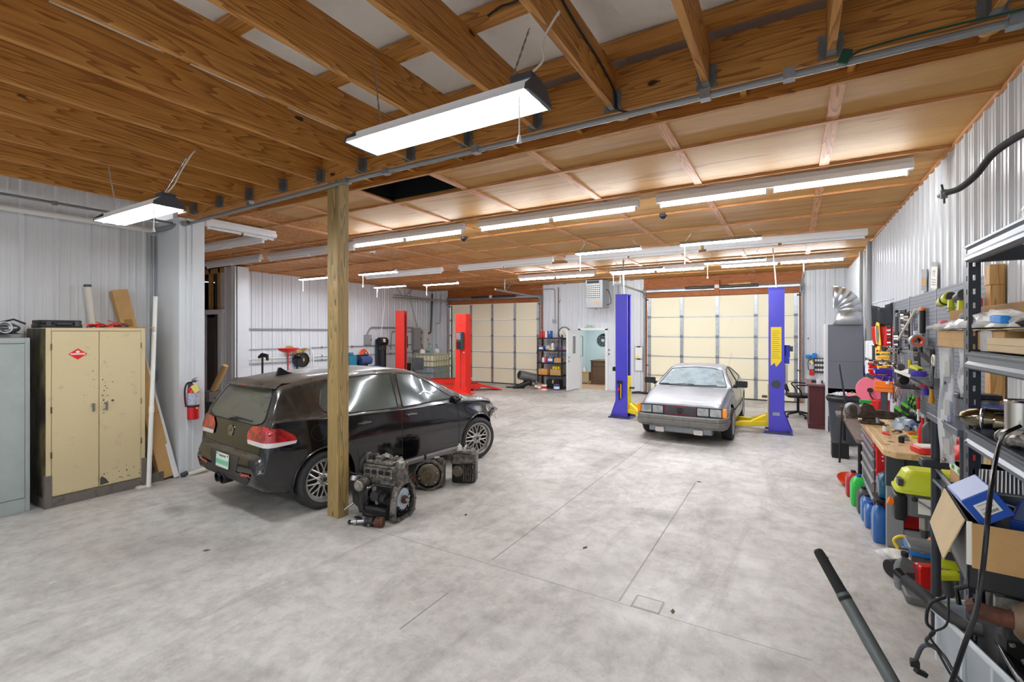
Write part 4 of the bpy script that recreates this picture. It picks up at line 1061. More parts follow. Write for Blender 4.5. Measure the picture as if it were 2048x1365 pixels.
# leaning carton,white tube,pipes
def lean(name,p0,p1,sx,sy,m,label,cat,twist=0,extra=None,flat=True):
    p0 = Vector(p0); p1 = Vector(p1); d = (p1-p0); L = d.length; z = d.normalized(); x = Vector((1,0,0)); x = (x-z*x.dot(z)).normalized(); y = z.cross(x)
    M = Matrix((x,y,z)).transposed().to_4x4(); M.translation = p0
    T = thing(name,label,cat,(0,0,0)); T.matrix_world = M @ Rot(twist,4,'Z')
    build('body',MB().box(-sx/2,sx/2,-sy/2,sy/2,0,L),m,T,flat=flat,bevel=.003)
    return T,L
T,L = lean('long_carton',(-7.17,3.08,.02),(-7.62,2.72,2.50),.10,.17,'cardboard','long tall cardboard carton leaning on the wall behind the cream cabinet','carton')
build('tape',MB().box(.0505,.0515,-.045,.045,L-.5,L-.4).box(.0505,.0515,-.085,.085,.86,.866).box(.0505,.0515,-.085,.085,1.62,1.626),'cardboard_dark',T)
lean('trim_board',(-7.10,3.17,.01),(-7.62,2.86,2.2),.02,.06,'white_paint','thin white board leaning behind the long cardboard carton','board')
T = thing('plastic_pipe','slim white plastic pipe leaning against the side of the cream cabinet','pipe',(-6.98,2.80,0)); build('pipe',MB().tube([(0,0,.0),(-.25,.18,2.42)],.026,12),'pvc',T); build('collar',MB().tube([(-.095,.07,.92),(-.103,.074,1.0)],.03,12),'paper',T)
T = thing('lamp_tube','grey-white cardboard tube standing behind the cream cabinet','tube',(-7.63,2.36,.0)); build('tube',MB().tube([(.0,.3,0),(.02,.04,2.52)],.038,14),'off_white',T); build('end_cap',MB().tube([(.02,.04,2.52),(.021,.038,2.55)],.039,14),'dark_grey',T)
build('floor_bracket',MB().box(-.09,.05,-.06,.09,0,.012).cyl((-.02,-.02,.012),(-.02,-.02,.02),.03,n=12),'off_white',label='flat white scrap on the floor at the foot of the slim pipe',cat='scrap',loc=(-7.03,2.75,.001))
# conduit with switch box beside the corner column
T = thing('conduit_run','vertical steel conduit with a junction box beside the corner column','conduit',(-7.70,3.12,1.30))
build('pipe',MB().cyl((0,0,.12),(0,0,2.0),.013,n=10),'conduit',T); build('pipe',MB().cyl((0,.045,.12),(0,.045,2.0),.009,n=10),'conduit',T)
bx = build('junction_box',MB().box(-.03,.045,-.06,.06,0,.13),'galv',T,bevel=.004); build('toggle',MB().box(.045,.055,-.01,.01,.05,.08),'black',bx)
build('lower_pipe',MB().cyl((0,-.02,-1.2),(0,-.02,0),.02,n=10),'pvc',T)
T = thing('drain_pipe','capped grey floor pipe at the foot of the corner column','pipe',(-7.06,3.28,.0)); build('pipe',MB().tube(smooth([(0,-.02,.02),(.01,.1,.03),(.01,.3,.05)],5),.03,10),'off_white',T); build('cap',MB().cyl((0,.0,.04),(0,-.07,.025),.035,n=12),'dark_grey',T)
def extinguisher(loc,rz,label,tag='yellow_tag',s=1.0,blue=False):
    T = thing('fire_extinguisher',label,'fire extinguisher',loc,rz,scale=(s,)*3)
    c = build('cylinder',MB().lathe([(0,0),(.066,0),(.072,.012),(.072,.36),(.066,.40),(.045,.43),(.025,.445),(.02,.47),(0,.47)],24),'safety_red',T)
    build('label_band',MB().lathe([(.0728,.20),(.0728,.36)],24,arc=(-1.5,1.5)),'blue_label',c) if mat('blue_label',(150,160,190),.4,c2=(196,200,210),vs=60,thr=(.45,.55)) else None
    build('strap',MB().lathe([(.074,.165),(.075,.19)],24),'black',T)
    v = build('valve',MB().cyl((0,0,.46),(0,0,.52),.02,n=12).cbox((.02,0,.515),(.07,.03,.02)),'steel_dark',T)
    build('lever',MB().cbox((.055,0,.555),(.13,.022,.012),ry=-.25).cbox((.055,0,.53),(.12,.02,.01),ry=.1),'steel',T)
    build('hose',MB().tube(smooth([(0,-.02,.50),(.0,-.075,.49),(.005,-.105,.40),(.005,-.10,.26),(.005,-.09,.18)],6),[.011]*24+[.016],8),'black',T)
    build('gauge',MB().cyl((.02,0,.49),(.035,0,.49),.016,n=14),'white_plastic',T)
    build('tag',MB().cbox((.078,-.01,.42),(.003,.075,.11),rx=.5),tag,T)
    build('wall_bracket',MB().box(-.09,-.072,-.03,.03,.10,.48),'dark_grey',T)
    build('seal_dot',MB().cyl((.0765,.01,.155),(.078,.01,.155),.014,n=12),'lime',T)
    return T
mat('yellow_tag',(232,226,130),.6); mat('white_tag',(236,234,220),.6)
extinguisher((-7.01,3.33,.77),0,'red fire extinguisher with a yellow tag hung on the white corner column')
# doorway leaf and clutter in the alcove store
T = thing('store_door','brown six-panel door standing ajar inside the dark alcove store','door',(-13.42,7.0,0),.35)
build('leaf',MB().box(-.8,0,-.02,.02,0,2.35),'brown_door',T) if mat('brown_door',(96,84,76),.5) else None
pn = MB()
for x0 in (-.70,-.34):
    for z0,z1 in ((.2,.9),(1.0,1.6),(1.75,2.2)): pn.box(x0,x0+.26,-.028,-.02,z0,z1)
build('door_panel',pn,'brown_door',T,bevel=.006)
build('hinge_edge',MB().box(.005,.05,-.03,.03,0,2.4),'off_white',T)
rnd = random.Random(11)
for i,(x,y,r,m,nm,l) in enumerate(((-11.2,5.9,.16,'greasy','scrap_part','dark machine part on the alcove floor pile, nearest the door frame'),(-10.6,5.5,.2,'black','scrap_part','black car part lying in front of the alcove doorway'),(-9.9,5.1,.2,'dark_grey','scrap_part','grey-black car part on the alcove floor beside the column'),(-11.8,6.3,.22,'dusty_black','scrap_part','dusty black part propped at the back of the alcove'))):
    T = thing(nm,l,'car part',(x,y,0))
    for q in range(5):
        a = MB(); p = (rnd.uniform(-r,r)*1.3,rnd.uniform(-r,r),rnd.uniform(.06,.5 if q > 2 else .2))
        (a.cyl((p[0],p[1],p[2]-.05),(p[0]+rnd.uniform(-.2,.2),p[1]+.1,p[2]+.1),rnd.uniform(.05,.1),n=12) if q % 2 else a.cbox((p[0],p[1],p[2]),(.3,.18,.14),rz=rnd.uniform(0,3),rx=rnd.uniform(-.5,.5)))
        build('lump' if q < 4 else 'bracket',a,m,T,bevel=.01)
    build('stand',MB().box(-.25,.25,-.15,.15,0,.25),'black',T,bevel=.02)
T = thing('rolled_carton','brown rolled cardboard leaning in the alcove doorway','roll',(-12.1,6.2,0)); build('roll',MB().tube([(0,0,.55),(.35,.1,1.15)],.07,12),'cardboard',T); build('crate',MB().box(-.3,.2,-.2,.15,0,.52),'charred',T)
# ================================================================ services and kit along the rear left wall (x = -12.95)
XW = -12.91
def wallpipe(z,y0,y1,m,label,r=.02,x=XW,z1=None):
    T = thing('wall_pipe',label,'pipe',(x,y0,z),group='pipes along the rear left wall')
    build('pipe',MB().tube([(0,0,0),(0,y1-y0,(z1-z) if z1 else 0)],r,10),m,T)
    c = MB()
    n = max(1,int((y1-y0)/1.2))
    for i in range(n): c.cbox((0,.4+i*1.2,(((z1-z)*(.4+i*1.2)/(y1-y0)) if z1 else 0)),(.05,.03,.06))
    build('clip',c,'galv_dull',T,flat=True)
wallpipe(2.03,7.1,10.6,'conduit_grey','topmost grey pipe along the rear left wall',.028)
wallpipe(1.47,7.1,15.2,'conduit_grey','middle pipe of the three along the rear left wall',.014)
wallpipe(1.20,7.1,11.2,'pvc','short off-white pipe between the grey ones on the rear left wall',.016)
wallpipe(1.16,11.3,15.2,'conduit_grey','low grey pipe running behind the liquid tote',.014)
wallpipe(1.07,7.1,11.4,'conduit_grey','lowest grey pipe along the rear left wall',.022)
# red oil drainer
T = thing('oil_drainer','red funnel-topped oil drainer standing beyond the black car roof','oil drainer',(-11.4,7.70,0))
build('bowl',MB().lathe([(0,1.40),(.05,1.40),(.20,1.46),(.24,1.50),(.245,1.53),(.235,1.53),(.19,1.48),(0,1.43)],24),'red',T); build('stem',MB().cyl((0,0,.6),(0,0,1.40),.018,n=10),'red',T)
build('drum',MB().lathe([(0,.12),(.18,.12),(.2,.2),(.2,.55),(.15,.62),(0,.62)],20),'red',T); build('caster_ring',MB().lathe([(.12,0),(.2,0),(.2,.12),(.12,.12)],16),'black',T)
T = thing('hose_reel','round black hose reel with a yellow label mounted on the rear left wall','hose reel',(XW+.12,9.05,1.12),0)
build('drum',MB().cyl((-.06,0,0),(.10,0,0),.22,n=28).lathe([(.20,0),(.235,.02),(.20,.04)],28,face_mat((.09,0,0),(1,0,0))),'black',T,bevel=.01)
build('label_plate',MB().rbox(-.06,.06,-.05,.05,.10,.105,.03,axis='x',M=Matrix.Identity(4)),'yellow',T)
build('arm',MB().tube([(-.08,-.2,.2),(.0,-.22,.0),(-.04,-.14,-.2)],.02,8),'blue',T); build('hose',MB().tube(smooth([(.05,.18,-.1),(.02,.26,-.3),(.05,.22,-.6),(0,.28,-.95)],6),.012,7),'pvc',T)
T = thing('pvc_frame','bent white plastic pipe rising beside the hose reel','pipe',(XW+.05,9.45,0)); build('pipe',MB().tube(smooth([(0,.1,.1),(0,.1,1.0),(0,.05,1.38),(0,-.12,1.47),(0,-.4,1.47)],6),.024,8),'pvc',T); build('pipe',MB().tube([(0.04,-.0,.1),(0.04,-.02,1.5)],.02,8),'pvc',T)
pp = MB(); R = [[(0,.65*i/8,.26*j/4*(1-.35*i/8)+.05*sin(i)) for j in range(5)] for i in range(9)]; R = [[(.06*sin(i*1.3+j),p[1],p[2]) for j,p in enumerate(r)] for i,r in enumerate(R)]; pp.rows(R)
build('kraft_paper',pp,'cardboard',label='crumpled brown paper sheet tucked behind the pipes above the hose reel',cat='paper',loc=(XW+.08,8.6,1.26),solid=.004)
# compressor behind the car roof
T = thing('air_compressor','blue air compressor showing above the black car roof beside the timber post','compressor',(-12.2,10.9,0))
build('tank',MB().cyl((0,-.7,.55),(0,.7,.55),.28,n=24),'blue_grey',T) if mat('blue_grey',(52,74,118),.45) else None
build('motor',MB().cyl((0,-.1,1.02),(0,.35,1.02),.14,n=18),'blue_grey',T,bevel=.01); build('pump',MB().box(-.12,.12,-.6,-.3,.83,1.2).cyl((0,-.45,1.2),(0,-.45,1.3),.08,n=12),'teal',T,bevel=.02) if mat('teal',(30,110,140),.5) else None
build('belt_guard',MB().box(-.2,-.15,-.6,.4,.8,1.2),'black',T); build('leg',MB().box(-.2,.2,-.62,-.55,0,.4).box(-.2,.2,.55,.62,0,.4),'black',T)
T = thing('cord_coil','coil of orange air hose hung on the rear left wall beside the compressor','hose',(XW+.1,11.55,1.12))
for k in range(6):
    a = .19-.012*k; build('loop',MB().tube([(.02*k-.04+.01*sin(3*t),a*cos(t),a*1.25*sin(t)) for t in [2*PI*i/24 for i in range(24)]],.013,6,closed=True),'orange_red',T) if MATS.get('orange_red') or mat('orange_red',(228,84,36),.5) else None
# electrics
def ebox(x,y,z,w,h,d,m,name,label,cat,door=True):
    T = thing(name,label,cat,(x,y,z)); b_ = build('case',MB().box(0,d,-w/2,w/2,-h/2,h/2),m,T,bevel=.006)
    if door: build('cover',MB().box(d,d+.012,-w/2+.02,w/2-.02,-h/2+.03,h/2-.03),m,T,bevel=.004); build('latch',MB().box(d+.012,d+.02,w/2-.06,w/2-.03,-.04,.04),'black',T)
    return T
ebox(XW-.03,11.75,1.68,.26,.36,.14,'conduit_grey','disconnect_switch','small grey disconnect box on the wall nearest the red lift column','electrical box')
ebox(XW-.03,14.25,1.68,.42,.90,.15,'conduit_grey','breaker_box','tall grey breaker panel on the rear left wall above the liquid tote','electrical panel')
ebox(XW-.03,14.75,1.66,.26,.80,.14,'off_white','breaker_box','narrower pale panel beside the tall grey breaker panel','electrical panel')
T = thing('control_box','black control box on a wood strip between the red column and the breaker panel','electrical box',(XW,13.55,1.62)); build('backing_board',MB().box(0,.03,-.06,.06,-.6,.55),'stud_wood',T); build('case',MB().box(.03,.14,-.13,.13,-.28,.18),'black',T,bevel=.01); build('cover',MB().box(.14,.15,-.10,.10,-.25,.15),'dark_grey',T)
T = thing('hydraulic_pump','black hydraulic power unit with a tall black cylinder left of the red column','pump',(XW+.3,12.2,0)); build('reservoir',MB().cyl((0,0,.5),(0,0,1.32),.13,n=20),'black',T); build('motor',MB().cyl((0,-.16,1.62),(0,.16,1.62),.15,n=18),'black',T,bevel=.01); build('valve_block',MB().box(-.1,.1,-.1,.1,1.32,1.5),'steel_dark',T,bevel=.01); build('label_plate',MB().box(.12,.155,-.1,.0,1.6,1.72),'off_white',T); build('mount',MB().box(-.25,-.15,-.1,.1,0,1.7),'dark_grey',T)
pipe('wall_conduit',[(XW,11.75,1.86),(XW,11.9,2.12),(XW,14.1,2.12)],.03,'conduit_grey','grey conduit arching from the disconnect box to the breaker panel','conduit')
pipe('wall_conduit',[(XW,12.9,1.3),(XW,12.95,1.98),(XW,14.1,1.98)],.02,'conduit_grey','thinner conduit bending below the arching one behind the red column','conduit')
pipe('wall_conduit',[(XW+.02,14.35,2.15),(XW+.02,14.0,3.0),(XW+.02,13.9,3.6)],.012,'conduit_grey','thin cable rising from the breaker panel to the ceiling','cable')
pipe('wall_conduit',[(XW+.02,14.5,1.95),(XW+.02,15.15,1.9),(XW+.02,15.25,3.55)],.03,'dark_grey','dark vertical pipe up the far corner by the garage door','pipe')
pipe('wall_conduit',[(-12.72,15.28,2.3),(-12.5,15.28,2.32),(-12.45,15.28,3.5)],.014,'conduit_grey','thin conduit up the narrow wall strip beside the far garage door','conduit')
pipe('air_line',[(-12.3,12.0,3.6),(-12.32,12.02,2.9),(-12.45,12.05,2.3),(-12.6,12.1,1.8)],.014,'pvc','white curly air line hanging by the red column','air line')
T = thing('angle_bracket','grey pipe rail hung from the ceiling in the far corner','rail',(-12.3,12.4,3.2)); build('rail',MB().tube([(0,0,0),(-.15,2.6,.04)],.028,8),'conduit_grey',T); build('strut',MB().tube([(0.02,.5,0),(0.02,.1,.44)],.018,6).tube([(0.02,.6,0),(0.02,.6,.44)],.018,6),'conduit_grey',T)
# a far red lift column against the wall
def column(T,h,w,d,m,open_dir):
    """C-section post: open side faces open_dir along local x"""
    s = open_dir; t = .008
    b = MB().box(-s*d/2-t,-s*d/2+t,-w/2,w/2,0,h)
    b.box(min(-s*d/2,s*d/2),max(-s*d/2,s*d/2),-w/2-.001,-w/2+t,0,h).box(min(-s*d/2,s*d/2),max(-s*d/2,s*d/2),w/2-t,w/2+.001,0,h)
    b.box(min(s*d/2,s*d/2-s*t),max(s*d/2,s*d/2-s*t),-w/2,-w/2+w*.26,0,h).box(min(s*d/2,s*d/2-s*t),max(s*d/2,s*d/2-s*t),w/2-w*.26,w/2,0,h)
    return build('column',b,m,T,flat=True)
T = thing('lift_column','far red lift column standing against the rear left wall','lift column',(-12.1,12.62,0),.5); column(T,2.72,.42,.30,'bright_red',1)
build('carriage',MB().box(-.02,.14,-.12,.12,0,1.9),'dusty_black',T); build('cylinder',MB().cyl((.08,0,1.9),(.08,0,2.1),.03,n=10),'steel',T); build('base_plate',MB().box(-.3,.3,-.35,.35,0,.02),'bright_red',T)
# near red column
T = thing('lift_column','near red lift column with a grey control box in front of the cream garage door','lift column',(-8.93,12.05,0),0)
build('column',MB().prism([(-.20,-.14),(.20,-.14),(.20,.14),(.0,.17),(-.20,.14)],0.02,2.52),'bright_red',T,flat=True,bevel=.006)
build('base_plate',MB().box(-.26,.30,-.32,.2,0,.03),'bright_red',T); build('gusset',MB().prism([(-.34,.0),(-.2,0),(-.2,.5)],-.13,-.11,'y'),'bright_red',T); build('gusset',MB().prism([(.34,.0),(.2,0),(.2,.3)],-.13,-.11,'y'),'bright_red',T)
bx = build('control_box',MB().box(-.03,.16,-.32,-.16,1.42,1.96),'dark_grey',T,bevel=.01); build('display',MB().box(-.01,.14,-.335,-.318,1.72,1.93),'galv',bx); build('indicator',MB().box(-.01,.14,-.335,-.318,1.44,1.66),'black',bx)
build('foot_arm',MB().tube([(.1,-.2,.06),(.45,-.42,.05),(.62,-.5,.05)],[.06,.05,.07],8),'bright_red',T)
build('cable_line',MB().box(.0,.006,-.147,-.14,.2,1.42),'dusty_black',T); build('face_plate',MB().box(.11,.15,-.148,-.14,1.3,1.35),'paper',T)
# red ramps on the floor
def ramp_track(p0,p1,w,z,label):
    p0 = Vector((p0[0],p0[1],0)); p1 = Vector((p1[0],p1[1],0)); d = p1-p0; L = d.length
    T = thing('lift_runway',label,'vehicle ramp',p0,math.atan2(d.y,d.x),group='red lift runways')
    build('deck',MB().box(0,L-.75,-w/2,w/2,z-.05,z),'rust',T); build('side_rail',MB().box(0,L-.75,-w/2-.02,-w/2,z-.14,z+.02),'bright_red',T); build('side_rail',MB().box(0,L-.75,w/2,w/2+.02,z-.14,z+.02),'bright_red',T)
    build('approach_ramp',MB().prism([(L-.75,z),(L,.02),(L,0),(L-.75,z-.08)],-w/2,w/2,'y'),'bright_red',T); build('support',MB().box(.1,.2,-w/2,w/2,0,z-.05).box(L-1.0,L-.9,-w/2,w/2,0,z-.05),'bright_red',T)
ramp_track((-10.6,11.6),(-8.62,13.75),.5,.22,'nearer red lift runway on the floor behind the near red column')
ramp_track((-11.9,12.6),(-10.0,14.7),.5,.24,'farther red lift runway by the foot of the liquid tote')
build('steel_bar',MB().box(-.5,.5,-.02,.02,0,.03),'white_paint',label='white bar lying on the red runways before the garage door',cat='bar',loc=(-9.7,14.0,.26),rz=-.25)
# caged liquid tote
T = thing('liquid_tote','caged translucent liquid tote half full beside the far garage door','tank',(-12.15,14.35,0),.1)
build('pallet',MB().box(-.5,.5,-.6,.6,.0,.13),'galv_dull',T)
build('tank',MB().rbox(-.47,.47,-.57,.57,.13,1.12,.08),'tote',T) if mat('tote',(224,224,200),.35,var=.12,vs=5) else None
build('liquid',MB().rbox(-.473,.473,-.573,.573,.15,.66,.08),'tote_liquid',T) if mat('tote_liquid',(150,166,182),.3,var=.15,vs=4) else None
cg = MB()
for z in (.2,.42,.64,.86,1.1):
    cg.tube([(-.5,-.6,z),(.5,-.6,z),(.5,.6,z),(-.5,.6,z)],.011,6,closed=True)
for i in range(8):
    q = -.6+1.2*i/7; cg.cyl((.5,q,.13),(.5,q,1.12),.010,n=6); 
for i in range(7):
    q = -.5+i/6; cg.cyl((q,-.6,.13),(q,-.6,1.12),.010,n=6)
build('cage',cg,'cage',T) if mat('cage',(160,166,120),.45,.5) else None
build('label_plate',MB().box(-.44,.05,-.618,-.612,.55,.98),'galv',T)
for x,y,l in ((-12.3,13.98,'white jug with a pump top on the liquid tote, the nearer one'),(-12.2,14.72,'white jug with a pump top on the liquid tote, the farther one')):
    J = thing('pump_jug',l,'jug',(x,y,1.135),group='pump jugs on the tote'); build('jug',MB().lathe([(0,0),(.10,0),(.11,.03),(.105,.12),(.06,.17),(.03,.18),(0,.18)],16),'white_plastic',J); build('pump',MB().cyl((0,0,.18),(0,0,.26),.012,n=8).tube([(0,0,.26),(.0,-.03,.34),(0,-.09,.32)],.01,6),'black',J); build('collar',MB().cyl((0,0,.17),(0,0,.2),.035,n=12),'charred',J)
build('spray_bottle',MB().lathe([(0,0),(.04,0),(.04,.1),(.012,.15),(.012,.2),(0,.2)],12),'teal_b',label='small teal bottle between the two jugs on the tote',cat='bottle',loc=(-12.2,14.35,1.135)) if mat('teal_b',(90,176,160),.4) else None
build('waste_bin',MB().lathe([(0,0),(.2,0),(.24,.8),(.22,.8),(.19,.05)],4),'black',label='square black bin between the far red column and the liquid tote',cat='bin',loc=(-12.4,13.1,0),rz=PI/4)
# lamps/clamps standing beyond the hatchback roof
for x,y,z,l in ((-9.6,5.9,1.42,'black clamp lamp standing beyond the roof spoiler, nearer the column'),(-9.3,6.5,1.36,'low black car part beyond the hatchback roof near the shark fin')):
    J = thing('shop_stand',l,'stand',(x,y,0)); build('pole',MB().cyl((0,0,0),(0,0,z),.02,n=8),'black',J); build('head',MB().tube([(-.12,0,z),(.0,0,z+.05),(.16,0,z+.04),(.18,0,z-.06)],[.03,.05,.04,.025],8),'black',J); build('base',MB().cyl((0,0,0),(0,0,.03),.2,n=16),'black',J)
# ================================================================ back wall: garage doors,heater,shelving,office
def garage_door(n,x0,x1):
    T = thing('garage_door','cream sectional garage door %s' % n,'garage door',((x0+x1)/2,YB-.06,0)); w = (x1-x0)/2
    hs = [0.0,.60,1.21,1.82,2.43,3.04]
    for i in range(5):
        s = build('panel',MB().box(-w+.08,w-.08,0,.045,hs[i]+.004,hs[i+1]-.004),'door_cream',T,bevel=.004)
        r = MB().box(-w+.08,w-.08,-.018,0,hs[i+1]-.022,hs[i+1]-.006)
        if i < 4: build('joint_rail',r,'galv',s,flat=True)
    for f in (-.985,-.5,0,.5,.985):
        x = f*(w-.10); build('stile',MB().box(x-.045,x+.045,-.022,0,.0,3.03),'galv',T,flat=True)
        for z in hs[1:5]: build('hinge',MB().box(x-.05,x+.05,-.035,-.02,z-.04,z+.04).cyl((x-.05,-.035,z),(x+.05,-.035,z),.012,n=8),'galv_dull',T)
    for s in (-1,1):
        x = s*(w+.01)
        pts = [(x,-.05,.05),(x,-.05,3.0)]+[(x,-.05-.32*(1-cos(a)),3.0+.22*sin(a)) for a in [PI/2*i/6 for i in range(1,7)]]+[(x,-3.1,3.26)]
        build('track',MB().tube(pts,.03,6),'galv',T); build('flag_bracket',MB().box(x-.05,x+.05,-.10,-.02,3.05,3.3),'galv_dull',T)
        for z in (.9,2.98): build('roller',MB().cyl((x-.12*s,-.05,z),(x,-.05,z),.02,n=8),'steel_dark',T)
        build('hanger',MB().tube([(x,-2.55,3.27),(x,-2.55,Hc-.03)],.016,6).tube([(x,-2.5,3.27),(x,-2.0,Hc-.03)],.016,6),'galv',T)
    build('torsion_shaft',MB().cyl((-w-.05,-.12,3.30),(w+.05,-.12,3.30),.018,n=8),'galv',T)
    build('spring',MB().cyl((-.9,-.12,3.30),(-.08,-.12,3.30),.042,n=12).cyl((.08,-.12,3.30),(1.1,-.12,3.30),.042,n=12),'steel_dark',T)
    build('header_rail',MB().box(-w,w,-.07,-.03,3.22,3.28),'galv',T)
    build('centre_bracket',MB().box(-.06,.06,-.15,-.08,3.26,3.36),'off_white',T)
    build('bottom_seal',MB().box(-w+.06,w-.06,-.03,.05,-.0,.03),'black',T)
    st = [c for c in T.children if c.name.startswith('panel')]
    return T
garage_door('behind the near red lift column',-12.04,-7.83)
garage_door('behind the silver coupe between the blue lift posts',-4.08,.20)
# shallow wood block lying on the right door header
build('wood_block',MB().prism([(-.3,.04),(.3,.06),(.3,-.06),(-.1,-.06)],0,.05,'y'),'stud_wood',label='pale wedge of wood on the header over the garage door with the coupe',cat='wood',loc=(-1.35,YB-.20,3.33))
# heater
T = thing('unit_heater','grey louvred gas heater hung from the ceiling beside the blue lift post','heater',(-5.42,14.2,2.72))
build('casing',MB().box(-.28,.30,0,.62,0,.88),'heater_grey',T,bevel=.01) if mat('heater_grey',(158,162,166),.45,.3) else None
build('outlet_opening',MB().box(-.245,.20,-.006,.01,.30,.74),'heater_white',T) if mat('heater_white',(232,230,222),.5) else None
lv = MB()
for i in range(7): lv.box(-.245,.20,-.022,-.004,.315+i*.062,.335+i*.062)
for j in range(8): lv.box(-.245+j*.0625-.004,-.245+j*.0625+.004,-.014,-.004,.30,.74)
build('louvre',lv,'dark_grey',T,flat=True)
build('top_slot',MB().box(-.22,.18,-.008,.01,.78,.86),'black',T); build('brand_plate',MB().rbox(.02,.17,.11,.18,-.012,-.002,.015,axis='y'),'heat_orange',T) if mat('heat_orange',(246,158,84),.4) else None
build('flue_collar',MB().cyl((0,.62,.5),(0,.75,.5),.08,n=14),'galv',T); build('gas_line',MB().tube(smooth([(.30,.3,.6),(.40,.32,.5),(.46,.34,.2),(.38,.36,.12),(.30,.36,.12)],5),.010,6),'black',T)
for x,y in ((-.25,.05),(.25,.05),(-.25,.55),(.25,.55)): build('hanger_rod',MB().cyl((x,y,.88),(x,y,.93),.008,n=6),'steel',T)
build('drip_leg',MB().cyl((.05,.1,-.06),(.05,.1,0),.012,n=8),'steel_dark',T)
# wall fittings by the doorway
pipe('wall_conduit',[(-7.29,YB-.05,2.45),(-7.29,YB-.05,3.5),(-8.2,YB-.25,3.5)],.014,'conduit_grey','thin conduit dropping to the outlet above the black shelf unit','conduit',cm='galv')
pipe('wall_conduit',[(-7.16,YB-.05,.9),(-7.16,YB-.05,3.55)],.016,'conduit_brown','brown vertical conduit behind the black shelf unit','conduit') if mat('conduit_brown',(112,96,90),.5) else None
T = thing('outlet_box','small grey outlet box above the black shelf unit','outlet',(-7.32,YB-.04,2.34)); build('box',MB().box(-.06,.06,-.05,0,-.06,.08),'galv',T,bevel=.004); build('socket',MB().cyl((0,-.052,.01),(0,-.05,.01),.02,n=10),'black',T)
T = thing('wall_clock','round white wall clock above the black shelf unit','clock',(-6.92,YB-.05,1.92)); build('rim',MB().lathe([(.20,0),(.225,0),(.225,.04),(.20,.04)],32,face_mat((0,0,0),(0,-1,0))),'dark_grey',T); build('face',MB().lathe([(0,.012),(.20,.012)],32,face_mat((0,0,0),(0,-1,0))),'paper',T)
build('hand',MB().prism([(-.006,-.02),(.006,-.02),(.07,-.11),(.06,-.12)],-.02,-.016,'y'),'black',T,flat=True); build('hand',MB().prism([(-.006,.02),(.006,-.02),(-.06,.08),(-.07,.07)],-.02,-.016,'y'),'black',T,flat=True)
for k in range(12): build('hour_mark',MB().box(-.004,.004,-.016,-.012,.165,.185,Rot(k*PI/6,4,'Y')),'black',T)
T = thing('door_sign','small green-and-white sign above the office doorway','sign',(-5.98,YB-.04,2.16),0,rot=(0,.05,0)); build('board',MB().box(-.17,.17,-.01,0,-.05,.055),'sign_pale',T) if mat('sign_pale',(206,222,210),.5) else None
build('lower_band',MB().box(-.17,.17,-.012,-.009,-.05,-.03),'green_soft',T); marks(.24,.06,'dark_grey',T,face_mat((0,-.012,.012),(0,-1,0)),6)
build('wall_hook',MB().tube([(0,0,0),(.03,-.03,.04),(.07,-.02,.10)],.014,6),'steel',label='small bent metal hook on the wall between heater and garage door',cat='hook',loc=(-7.13,YB-.04,3.0))
pipe('wall_conduit',[(-4.98,YB-.05,1.26),(-4.98,YB-.05,3.55)],.014,'conduit_grey','thin vertical conduit beside the blue lift post','conduit')
T = thing('outlet_box','round grey outlet beside the office doorway','outlet',(-4.98,YB-.05,1.22)); build('box',MB().cyl((0,0,0),(0,-.05,0),.07,n=14),'galv',T); build('socket',MB().cyl((0,-.05,0),(0,-.055,0),.03,n=10),'steel_dark',T)
for z,l in ((1.36,'upper black door latch mark beside the doorway'),(1.22,'lower black round latch beside the doorway')): build('wall_latch',MB().cyl((0,0,0),(0,-.03,0),.022,n=10),'black',label=l,cat='latch',loc=(-5.30,YB-.03,z))
for z,l,full in ((1.29,'upper wall clipboard with papers and a yellow tag',1),(.89,'lower empty wall clipboard',0)):
    T = thing('clipboard',l,'clipboard',(-4.30,YB-.03,z)); build('board',MB().box(-.13,.13,-.012,0,-.20,.20),'galv',T); build('backing',MB().box(-.115,.115,-.014,-.011,-.185,.17),'white_plastic',T); build('clip',MB().box(-.05,.05,-.03,-.012,.17,.21),'black',T)
    if full: build('sheet',MB().prism([(-.09,-.15),(.10,-.17),(.09,.12),(-.02,.14)],-.020,-.016,'y'),'paper',T); build('tag',MB().box(-.08,-.01,-.026,-.021,-.17,-.10),'yellow',T)
# open office door
T = thing('office_door','open white office door with a tall window and a red-and-black sticker','door',(-6.33,15.26,0),rad_(-96))
L_ = build('leaf',MB().box(0,.88,-.022,.022,.02,1.22).box(0,.88,-.022,.022,1.83,2.02).box(0,.30,-.022,.022,1.22,1.83).box(.56,.88,-.022,.022,1.22,1.83),'white_paint',T,flat=True)
build('window_pane',MB().box(.30,.56,-.006,.006,1.22,1.83),'door_glass_m',T) if mat('door_glass_m',(150,166,168),.1,coat=1,alpha=.6) else None
build('window_bead',MB().box(.28,.31,-.03,.03,1.20,1.85).box(.55,.58,-.03,.03,1.20,1.85).box(.28,.58,-.03,.03,1.20,1.23).box(.28,.58,-.03,.03,1.82,1.85),'white_plastic',T,flat=True)
for s in (-1,1): build('pull_handle',MB().tube([(.48,s*.03,1.26),(.48,s*.07,1.28),(.48,s*.07,1.78),(.48,s*.03,1.80)],.014,8),'conduit_brown',T)
for z in (.98,1.12):
    for s in (-1,1): build('knob',MB().cyl((.80,s*.02,z),(.80,s*.06,z),.022 if z < 1 else .016,n=12),'steel',T)
st = MB().box(.36,.50,-.026,-.022,.64,.86) ; s1 = build('sticker',st,'paper',T); build('sticker_block',MB().box(.37,.49,-.028,-.0262,.76,.82),'red',s1,flat=True); build('sticker_block',MB().box(.37,.49,-.028,-.0262,.65,.70),'black',s1,flat=True)
